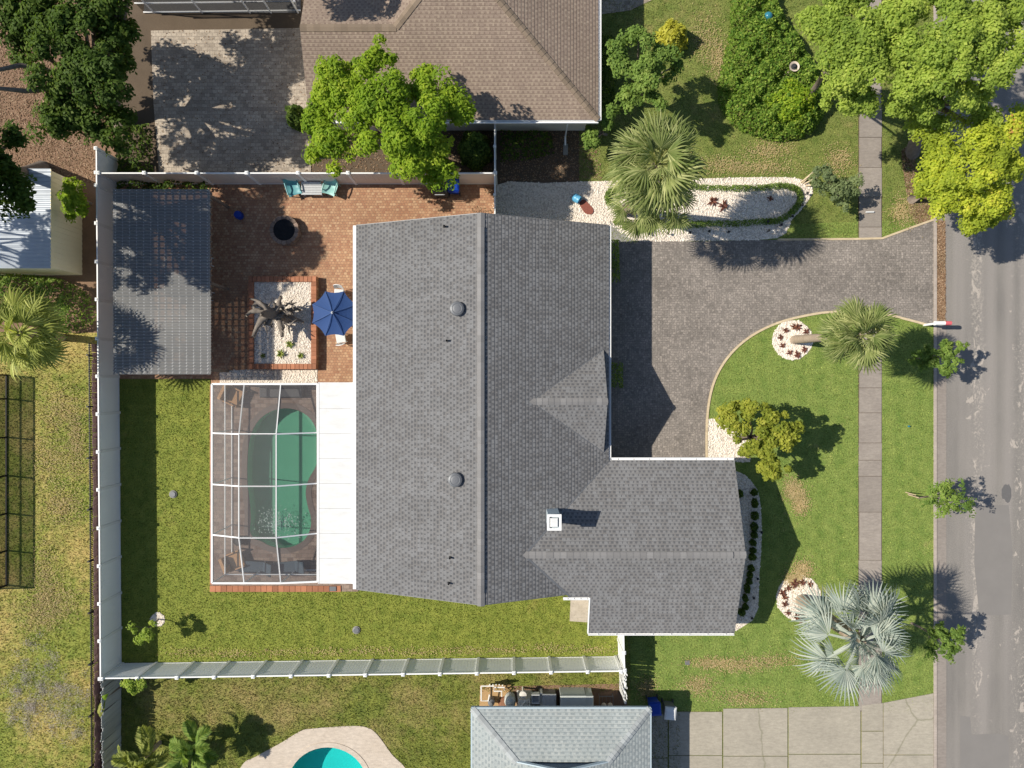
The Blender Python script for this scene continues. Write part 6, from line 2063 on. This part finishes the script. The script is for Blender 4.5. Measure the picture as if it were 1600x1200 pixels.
tree("street_tree", "young street tree to the right of the silver palm", "tree", (1424, 974), [(1465, 992, 2.2, 20), (1484, 1000, 2.7, 22), (1480, 1020, 2.5, 18), (1456, 1015, 2, 14), (1494, 990, 2.7, 12)], M['l_mid'], 12, 2400, (0.16, 0.08), 0.28, 45, trunk_r=0.05, limbs=14, spray=0.5, group="young street trees in the verge")
tree("small_tree", "little citrus tree with stone ring in the back lawn corner", "tree", (247, 967), [(212, 978, 1.6, 13), (230, 990, 1.7, 13), (220, 1000, 1.5, 10), (238, 974, 1.3, 8)], M['l_oak'], 14, 900, (0.13, 0.08), 0.2, 36, trunk_r=0.03, limbs=10)
tree("small_tree", "little yellow-green citrus tree just outside the south fence", "tree", (231, 1068), [(205, 1072, 1.9, 12), (215, 1080, 1.8, 10), (198, 1068, 1.7, 8), (220, 1068, 1.8, 9)], M['l_oak'], 15, 900, (0.13, 0.08), 0.2, 36, trunk_r=0.03, limbs=10)
tree("small_tree", "round green bush behind the beige shed wall", "bush", (142, 318), [(118, 298, 2.4, 22), (120, 318, 2.6, 22), (105, 308, 2.2, 14), (132, 330, 2, 12), (112, 338, 1.8, 8)], M['l_bright'], 16, 2600, (0.16, 0.09), 0.24, 50, trunk_r=0.06, limbs=8)
hedge_mass("hedge", "tangled green hedge below the beige shed", "hedge", smooth_loop(polyG([(-60, 430), (20, 428), (60, 432), (110, 440), (150, 470), (150, 505), (110, 520), (60, 505), (0, 490), (-60, 490)]), 3), 1.7, M['l_mid'], 18, 330, (0.16, 0.09), edge=0.6, lump=0.3)
hedge_mass("undergrowth", "dark shaded undergrowth beneath the big top left oak", "undergrowth", polyG([(185, 200), (238, 195), (242, 286), (186, 286)]), 0.7, M['l_dark'], 19, 180, (0.18, 0.1), edge=0.4, lump=0.4, kind='stuff')
hedge_mass("hedge", "dark foundation shrubs along the east wall of the brown-roofed house", "hedge", polyG([(918, 60), (958, 60), (962, 110), (958, 180), (918, 180)]), 1.0, M['l_dark'], 20, 220, (0.16, 0.1), edge=0.4, lump=0.35)
hedge_mass("hedge", "dark foundation shrubs along the south wall of the brown-roofed house", "hedge", polyG([(782, 205), (860, 208), (865, 240), (830, 250), (782, 255)]), 0.7, M['l_dark'], 23, 160, (0.16, 0.1), edge=0.4, lump=0.4)
hedge_mass("undergrowth", "dark leafy strip between tan fence and pergola roof", "undergrowth", polyG([(184, 285), (330, 285), (330, 300), (184, 300)]), 0.7, M['l_dark'], 29, 260, (0.16, 0.09), edge=0.2, lump=0.4, kind='stuff')
# banana leaves over the plank fence
bn = thing("banana_plant", "banana plant with curling leaves by the grey plank fence", "banana plant", G(188, 1072))
def banana_leaf(p0, d, L, W, curl, mat, nm, r):
    d = np.array(d, float)
    d /= np.linalg.norm(d)
    s_ = unit(np.cross(d, np.array([0, 0, 1.0])))
    V = []
    n_ = 7
    pr = []
    for i in range(n_ + 1):
        t_ = i / n_
        c_ = np.array(p0) + d * L * t_ + np.array([0, 0, 0.25 * math.sin(t_ * 2.2) - curl * t_ * t_])
        w_ = W * math.sin(math.pi * min(0.98, 0.08 + t_ * 0.9)) / 2
        pr.append((c_ - s_ * w_ - np.array([0, 0, w_ * 0.4]), c_, c_ + s_ * w_ - np.array([0, 0, w_ * 0.4])))
    for i in range(n_):
        V.append([pr[i][0], pr[i + 1][0], pr[i + 1][1], pr[i][1]])
        V.append([pr[i][1], pr[i + 1][1], pr[i + 1][2], pr[i][2]])
    return quads(nm, np.array(V), np.full(len(V), r), mat, bn)
bt0 = np.array(G(188, 1072)) + np.array([0, 0, 1.4])
banana_leaf(bt0, (-0.05, -0.35, 0.1), 0.9, 0.34, 0.3, M['l_agave'], "leaf", 0.95)
banana_leaf(bt0, (-0.6, 0.2, 0.1), 0.9, 0.3, 0.9, M['l_dry'], "leaf", 0.3)
banana_leaf(bt0 + np.array([-0.1, -0.2, 0]), (-0.55, -0.55, 0.1), 1.0, 0.14, 0.5, M['l_agave'], "leaf", 0.7)
banana_leaf(bt0 + np.array([0, 0, 0.1]), (0.2, 0.2, 0.2), 0.6, 0.25, 0.4, M['l_bright'], "leaf", 0.3)
MB().tube([G(188, 1072), bt0], [0.09, 0.06], 8).build("trunk", M['bark'], bn)

# ---------------- palms
def fan_mesh(name, mat, Lp, Rf, nseg, spread, fuse, droop, wmul, seed, pet_r=0.02, tipdroop=0.0, fold=0.3):
    rng_ = np.random.default_rng(seed)
    V, rn = [], []
    C = np.array([Lp, 0, Lp * 0.06])
    # petiole
    for k in range(2):
        a_, b_ = (np.array([0, 0, 0.0]), C * np.array([0.5, 0, 0.8]) + np.array([0, 0, 0.03])) if k == 0 else (C * np.array([0.5, 0, 0.8]) + np.array([0, 0, 0.03]), C)
        for s1 in (-1, 1):
            o_ = np.array([0, s1 * pet_r, -pet_r * 0.3])
            V.append([a_, a_ + o_ * 1.3, b_ + o_, b_] if s1 > 0 else [a_ + o_ * 1.3, a_, b_, b_ + o_])
            rn.append(0.75)
    da = 2 * spread / nseg
    for i in range(nseg):
        a = -spread + (i + 0.5) * da
        l = Rf * (0.72 + 0.28 * math.cos(a * 0.55)) * rng_.uniform(0.9, 1.06)
        a += rng_.uniform(-0.02, 0.02)
        d = np.array([math.cos(a), math.sin(a), 0])
        p = np.array([-math.sin(a), math.cos(a), 0])
        lift = -fold * abs(math.sin(a)) + 0.06
        base = C - np.array([0.25 * Lp * 0.15, 0, 0]) + np.array([0.12 * Rf, 0, 0]) * max(0, math.cos(a)) * 0.5
        prof = []
        dr = droop * rng_.uniform(0.7, 1.4)
        for t_ in (0.03, fuse, 0.5 + fuse * 0.5, 0.8 + 0.2 * fuse * 0.5, 1.0):
            r_ = l * t_
            wch = r_ * math.tan(da / 2) * wmul if t_ <= fuse else fuse * l * math.tan(da / 2) * wmul * max(0.04, (1 - t_) / (1 - fuse)) ** 0.7
            z = lift * r_ - dr * (t_ ** 2.2) * l - tipdroop * max(0, t_ - 0.6) ** 1.5 * l
            shrink = 1 - 0.25 * (dr + tipdroop) * t_ * t_
            c_ = base + d * r_ * shrink + np.array([0, 0, z])
            prof.append((c_ + p * wch - np.array([0, 0, wch * 0.5]), c_ + np.array([0, 0, wch * 0.12]), c_ - p * wch - np.array([0, 0, wch * 0.5])))
        v = rng_.uniform(0.0, 1.0)
        for q in range(len(prof) - 1):
            A_, B_ = prof[q], prof[q + 1]
            V.append([A_[1], B_[1], B_[0], A_[0]])
            V.append([A_[2], B_[2], B_[1], A_[1]])
            rn += [v, v * 0.8]
    o = quads(name, np.array(V), np.array(rn), mat)
    me = o.data
    bpy.data.objects.remove(o)
    return me

def palm(name, label, base_px, crown, seed, meshes, nf, emin, emax, trunk_r, lean_pts=None, trunk=True, dead=None, scale=(0.85, 1.1), group=None, cat="palm tree", roll=0.75):
    """crown: (px,py,z) as seen in the photo."""
    rr_ = random.Random(seed)
    base = G(*base_px)
    t = thing(name, label, cat, base, group)
    top = G(*crown)
    if trunk:
        mb = MB()
        pts_, rad_ = [], []
        n_ = 14
        for i in range(n_ + 1):
            f = i / n_
            e = base * (1 - f) + top * f
            bend = math.sin(f * math.pi) * 0.25
            e = Vector((e.x - bend * (top.x - base.x) * 0.35, e.y - bend * (top.y - base.y) * 0.35, -0.05 + (top.z + 0.05) * f))
            pts_.append(e)
            rad_.append(trunk_r * (1.25 - 0.3 * f) * (1 + 0.05 * (i % 2)))
        mb.tube(pts_, rad_, 10)
        mb.build("trunk", M['palmbark'], t, smooth=True)
    for i in range(nf):
        f = (i + 0.5) / nf
        el = emax + (emin - emax) * f ** 0.8
        az = i * 2.39996 + rr_.uniform(-0.6, 0.6)
        sc = rr_.uniform(*scale) * (0.8 + 0.2 * min(1, f * 2.5))
        o = piece("frond", meshes[i % len(meshes)], t, top + Vector((0, 0, rr_.uniform(-0.05, 0.05) - 0.25 * f)), (rr_.uniform(-roll, roll), -el + rr_.uniform(-0.15, 0.15), az), (sc, sc, sc))
    if dead:
        for i in range(dead):
            az = rr_.uniform(0, 6.28)
            piece("dead_frond", DRY[i % len(DRY)], t, top + Vector((0, 0, -0.45)), (0, R(55) + rr_.uniform(0, 0.4), az), (0.7, 0.7, 0.7))
    return t
SAB = [fan_mesh("fan_frond", M['p_sabal'], 0.85, 1.05, 19, R(100), 0.42, 0.16, 1.1, 20 + k, 0.03, tipdroop=0.35) for k in range(4)]
GLD = [fan_mesh("gold_fan_frond", M['p_gold'], 1.0, 1.15, 18, R(100), 0.42, 0.16, 1.1, 30 + k, 0.03, tipdroop=0.35) for k in range(4)]
SIL = [fan_mesh("silver_fan_frond", M['p_silver'], 1.15, 1.12, 20, R(92), 0.36, 0.12, 1.1, 40 + k, 0.04, tipdroop=0.25, fold=0.5) for k in range(4)]
DRY = [fan_mesh("dry_fan_frond", M['l_dry'], 0.8, 0.9, 20, R(85), 0.3, 0.3, 0.8, 50 + k, tipdroop=0.7) for k in range(2)]
palm("fan_palm", "leaning fan palm with bare trunk rising from the round gravel bed by the driveway", (1240, 531), (1345, 524, 6.7), 1, SAB, 46, R(-45), R(72), 0.17, scale=(0.76, 1.02), dead=3)
palm("fan_palm", "tallest fan palm of the cluster in the oval gravel bed", (975, 332), (1026, 256, 7.6), 2, SAB, 46, R(-36), R(74), 0.18, scale=(1.08, 1.32), dead=4)
palm("fan_palm", "short fan palm at the left front of the oval bed cluster", (982, 330), (992, 320, 5.6), 3, SAB, 14, R(-52), R(60), 0.12, scale=(0.72, 0.92), dead=1)
palm("fan_palm", "short fan palm at the right front of the oval bed cluster", (990, 332), (1046, 318, 6.0), 4, SAB, 14, R(-52), R(60), 0.12, scale=(0.72, 0.92), dead=1)
palm("silver_palm", "large silver-blue fan palm over the sidewalk at the bottom right", (1252, 938), (1345, 1002, 6.0), 5, SIL, 34, R(-42), R(80), 0.26, scale=(0.92, 1.42), dead=4, roll=1.0)
palm("fan_palm", "golden green fan palm at the left edge below the hedge", (98, 527), (28, 520, 5.3), 6, GLD, 30, R(-40), R(70), 0.15, scale=(0.86, 1.08), dead=2)
def pinnate_mesh(name, mat, L, nl, wl, arch, seed):
    rng_ = np.random.default_rng(seed)
    V, rn = [], []
    def rach(t_):
        return np.array([L * t_ * (1 - 0.15 * t_), 0, arch * L * (math.sin(t_ * 1.9) * 0.5) - arch * L * 0.55 * t_ ** 2.4])
    for k in range(6):
        a_, b_ = rach(k / 6), rach((k + 1) / 6)
        o_ = np.array([0, 0.018, 0])
        V.append([a_ - o_, b_ - o_, b_ + o_, a_ + o_])
        rn.append(0.9)
    for i in range(nl):
        t_ = 0.18 + 0.82 * i / nl
        c_ = rach(t_)
        ll = wl * math.sin(math.pi * (0.12 + 0.8 * t_)) * rng_.uniform(0.85, 1.1)
        for s1 in (-1, 1):
            d = unit(np.array([0.75, s1 * 0.75, 0.18]))
            m1 = c_ + d * ll * 0.5
            e = c_ + d * ll + np.array([0, 0, -ll * 0.4])
            o_ = np.array([0.022, -s1 * 0.02, 0])
            r = rng_.uniform(0, 1)
            V.append([c_ - o_ * 0.5, m1 - o_, m1 + o_, c_ + o_ * 0.5])
            V.append([m1 - o_, e - o_ * 0.1, e + o_ * 0.1, m1 + o_])
            rn += [r, r]
    o = quads(name, np.array(V), np.array(rn), mat)
    me = o.data
    bpy.data.objects.remove(o)
    return me
PIN = [pinnate_mesh("feather_frond", M['p_gold'], 1.6, 34, 0.5, 0.7, 60 + k) for k in range(3)]
palm("feather_palm", "golden feather palm cut off by the bottom edge beside the plank fence", (250, 1160), (226, 1184, 1.5), 7, PIN, 20, R(-5), R(80), 0.09, scale=(0.9, 1.2), cat="palm tree", group="feather palms at the bottom edge")
palm("feather_palm", "green feather palm at the bottom edge, nearer the turquoise pool", (326, 1146), (305, 1168, 1.5), 8, [pinnate_mesh("feather_frond", M['l_mid'], 1.6, 34, 0.5, 0.7, 70 + k) for k in range(3)], 20, R(-5), R(80), 0.09, scale=(0.8, 1.1), group="feather palms at the bottom edge")

# stakes of the young street tree
for dx, lab in ((-1, "pale wooden stake left of the young street tree's stem"), (3, "pale wooden stake right of the young street tree's stem")):
    b = G(1416 + dx, 770 + dx)
    tag(MB().box(-0.02, 0.02, -0.02, 0.02, 0, 0.9).build("stake", M['edging'], loc=(0, 0, 0)), lab, "stake", "stakes at the young street tree").location = b
# pale cut branches by the grey-green bush
mb = MB()
for a_, b_ in (((1253, 287), (1266, 272)), ((1256, 288), (1272, 280)), ((1250, 286), (1262, 276)), ((1258, 291), (1274, 291))):
    mb.tube([G(*a_) + Vector((0, 0, 0.05)), G(*b_) + Vector((0, 0, 0.35))], [0.03, 0.05], 6)
tag(mb.build("cut_branches", M['edging'], loc=G(1262, 283)), "pale cut branches lying at the tip of the gravel bed", "branches")

# ------------------------------------------------------------------ FALLEN LEAVES AND GRASS BLADES
def fallen(name, label, poly, n, seed, z, size=(0.09, 0.05), mat=None, holes=()):
    rng_ = np.random.default_rng(seed)
    P2 = scatter(poly, n, rng_, holes)
    P_ = np.c_[P2, np.full(len(P2), z) + rng_.uniform(0.005, 0.03, len(P2))]
    N_ = unit(np.array([0, 0, 1.0]) + rng_.normal(size=(len(P2), 3)) * 0.3)
    o = quads(name, leaf_quads(P_, N_, size[0], size[1], rng_), rng_.uniform(0, 1, len(P2)), mat or M['l_fallen'], loc=(P2[:, 0].mean(), P2[:, 1].mean(), 0))
    return tag(o, label, "fallen leaves", None, 'stuff')
fallen("leaf_litter", "brown fallen leaves on the soil under the top left oak", polyG([(-20, 40), (148, 40), (148, 285), (-20, 285)]), 9000, 1, 0.0)
fallen("leaf_litter", "brown fallen leaves drifted in the gutter across the driveway mouth", polyG([(1464, 345), (1476, 345), (1477, 506), (1464, 506)]), 3600, 2, 0.008, (0.10, 0.06))
fallen("leaf_litter", "brown mulch and leaves under the golden street tree", polyG([(1408, 235), (1425, 225), (1440, 300), (1458, 320), (1458, 345), (1430, 350), (1420, 330), (1410, 260)]), 2500, 3, 0.0)
fallen("leaf_litter", "scattered leaves on the shaded grey patio", polyG([(236, 48), (470, 44), (486, 286), (250, 286)]), 900, 4, 0.022, (0.08, 0.05))
fallen("leaf_litter", "dark fallen leaves along the foundation of the brown-roofed house", polyG([(782, 195), (935, 195), (940, 280), (782, 284)]), 2600, 5, -0.016)
fallen("leaf_litter", "leaves caught behind the tan fence by the bright green tree", polyG([(486, 180), (774, 195), (774, 284), (486, 284)]), 2500, 6, -0.016)
fallen("leaf_litter", "few brown leaves in the patio corner near the short white fence", polyG([(755, 291), (775, 291), (775, 312), (758, 300)]), 120, 7, 0.036)
fallen("leaf_litter", "brown leaves against the roof edge on the terracotta patio", polyG([(735, 322), (772, 326), (770, 334), (740, 334)]), 60, 8, 0.036)

def blades(name, label, poly, dens, mat, seed, holes=(), hgt=0.055, clip=(-30, 1630, -30, 1230), wd=0.035):
    rng_ = np.random.default_rng(seed)
    c0, c1 = G(clip[0], clip[3]), G(clip[1], clip[2])
    a = np.clip(np.array(poly), [c0.x, c0.y], [c1.x, c1.y])
    poly = [tuple(p) for p in a]
    ar = abs(np.dot(a[:, 0], np.roll(a[:, 1], 1)) - np.dot(a[:, 1], np.roll(a[:, 0], 1))) / 2
    n_ = int(ar * dens)
    P2 = scatter(poly, n_, rng_)
    for h_ in holes:
        P2 = P2[~in_poly(P2, h_)]
    n_ = len(P2)
    ang = rng_.uniform(0, 6.28, n_)
    w_ = rng_.uniform(0.6, 1.3, n_) * wd
    h_ = rng_.uniform(0.5, 1.3, n_) * hgt
    P_ = np.c_[P2, np.zeros(n_)]
    t_ = np.c_[np.cos(ang), np.sin(ang), np.zeros(n_)] * w_[:, None] / 2
    ln = rng_.normal(size=(n_, 2)) * 0.045
    tip = P_ + np.c_[ln, h_]
    V = np.empty((n_, 4, 3))
    V[:, 0] = P_ - t_
    V[:, 1] = P_ + t_
    V[:, 2] = tip + t_ * 0.25
    V[:, 3] = tip - t_ * 0.25
    o = quads(name, V, rng_.uniform(0, 1, n_), mat, loc=(P2[:, 0].mean(), P2[:, 1].mean(), 0))
    return tag(o, label, "grass", None, 'stuff')
M['l_weed'] = leaf_mat("pale_seed_heads", [(0, (0.34, 0.28, 0.24)), (0.6, (0.46, 0.40, 0.36)), (1, (0.58, 0.53, 0.49))], 0.1)
rngw = np.random.default_rng(9)
wc_ = np.vstack([np.c_[rngw.normal(75, 32, 90), rngw.normal(1070, 34, 90)], np.c_[rngw.normal(35, 16, 30), rngw.normal(1105, 26, 30)], np.c_[rngw.normal(118, 12, 22), rngw.normal(1110, 26, 22)]])
wi = rngw.integers(0, len(wc_), 9000)
wp = np.array([G(x, y)[:2] for x, y in wc_])[wi] + rngw.normal(size=(9000, 2)) * 0.14
wp = wp[wp[:, 0] < G(150, 0).x]
wP = np.c_[wp, rngw.uniform(0.03, 0.12, len(wp))]
wN = unit(np.array([0, 0, 1.0]) + rngw.normal(size=(len(wp), 3)) * 0.5)
tag(quads("weeds", leaf_quads(wP, wN, 0.05, 0.025, rngw), rngw.uniform(0, 1, len(wp)), M['l_weed'], loc=G(75, 1070)), "pale grey-pink weed heads dotting the south-west lawn", "weeds", None, 'stuff')
M['l_drygrass'] = leaf_mat("dry_grass_blade", [(0, (0.34, 0.26, 0.11)), (0.6, (0.50, 0.37, 0.19)), (1, (0.60, 0.47, 0.27))], 0.1)
def dry_patch(label, spots, n_, seed):
    r_ = np.random.default_rng(seed)
    k_ = r_.integers(0, len(spots), n_)
    a_ = np.array(spots, float)[k_]
    xy = a_[:, :2] + r_.normal(size=(n_, 2)) * a_[:, 2:4]
    P_ = np.array([G(x, y)[:] for x, y in xy])
    P_[:, 2] = r_.uniform(0.035, 0.065, n_)
    N_ = unit(np.array([-0.3, 0, 1.0]) + r_.normal(size=(n_, 3)) * 0.25)
    tag(quads("dry_grass", leaf_quads(P_, N_, 0.07, 0.03, r_), r_.uniform(0, 1, n_), M['l_drygrass'], loc=P_.mean(0) * [1, 1, 0]), label, "dry grass", None, 'stuff')
dry_patch("tan dried-out grass patches beside the round tree's shadow", [(1238, 765, 8, 9), (1250, 785, 7, 10), (1252, 890, 9, 8), (1240, 905, 8, 6)], 3600, 1)
dry_patch("dry greyish strip across the side lawn above the concrete driveway", [(1110, 1035, 20, 5), (1150, 1040, 22, 6), (1200, 1032, 25, 6), (1090, 1070, 14, 8), (1010, 1075, 8, 10), (1160, 1090, 25, 7)], 4200, 2)
dry_patch("dry strip of grass along the north foot of the south fence", [(300 + 70 * i, 1021 - 0.8 * i + (i * 7 % 4) - 2, 22, 4) for i in range(10)], 2000, 3)
dry_patch("dry brownish patches on the north front lawn", [(1100, 60, 12, 20), (1120, 90, 8, 18), (1130, 258, 22, 8), (1200, 235, 20, 8), (1310, 250, 12, 12), (1410, 330, 10, 12), (1190, 262, 30, 6)], 5200, 4)
dry_patch("straw-coloured dry patches on the west neighbour's lawn", [(95, 640, 18, 20), (80, 720, 20, 22), (100, 790, 18, 16), (70, 900, 14, 30), (90, 940, 18, 18), (60, 960, 20, 20), (120, 690, 8, 30)], 9000, 5)
house_holes = [polyU([(-215, -220), (128, -220), (128, 288), (-215, 288)]), polyU([(126, 123), (312, 123), (312, 352), (126, 352)])]
swp = polyG([(1341, -300), (1378, -300), (1378, 1112), (1341, 1112)])
blades("grass", "mown grass blades of the back lawn", lawn_back, 260, M['b_back'], 1, house_holes + [ring3])
blades("grass", "fine grass blades of the front lawn", lawn_front, 230, M['b_front'], 2, house_holes + [drive_poly, swp, bed_d, bed_w, ring1, ring2, bed_n], hgt=0.04)
blades("grass", "thin grass blades of the north front lawn", lawn_north, 200, M['b_north'], 3, [drive_poly, swp, bed_n, polyU([(-300, -900), (128, -900), (128, -380), (-300, -380)])], hgt=0.045)
blades("grass", "dry grass blades of the west lawn", lawn_west, 230, M['b_west'], 4, hgt=0.07)
blades("grass", "coarse brownish grass blades of the south lawn", lawn_south, 250, M['b_south'], 5, [deck2, polyU([(-50, 480), (200, 480), (200, 900), (-50, 900)])], hgt=0.08)
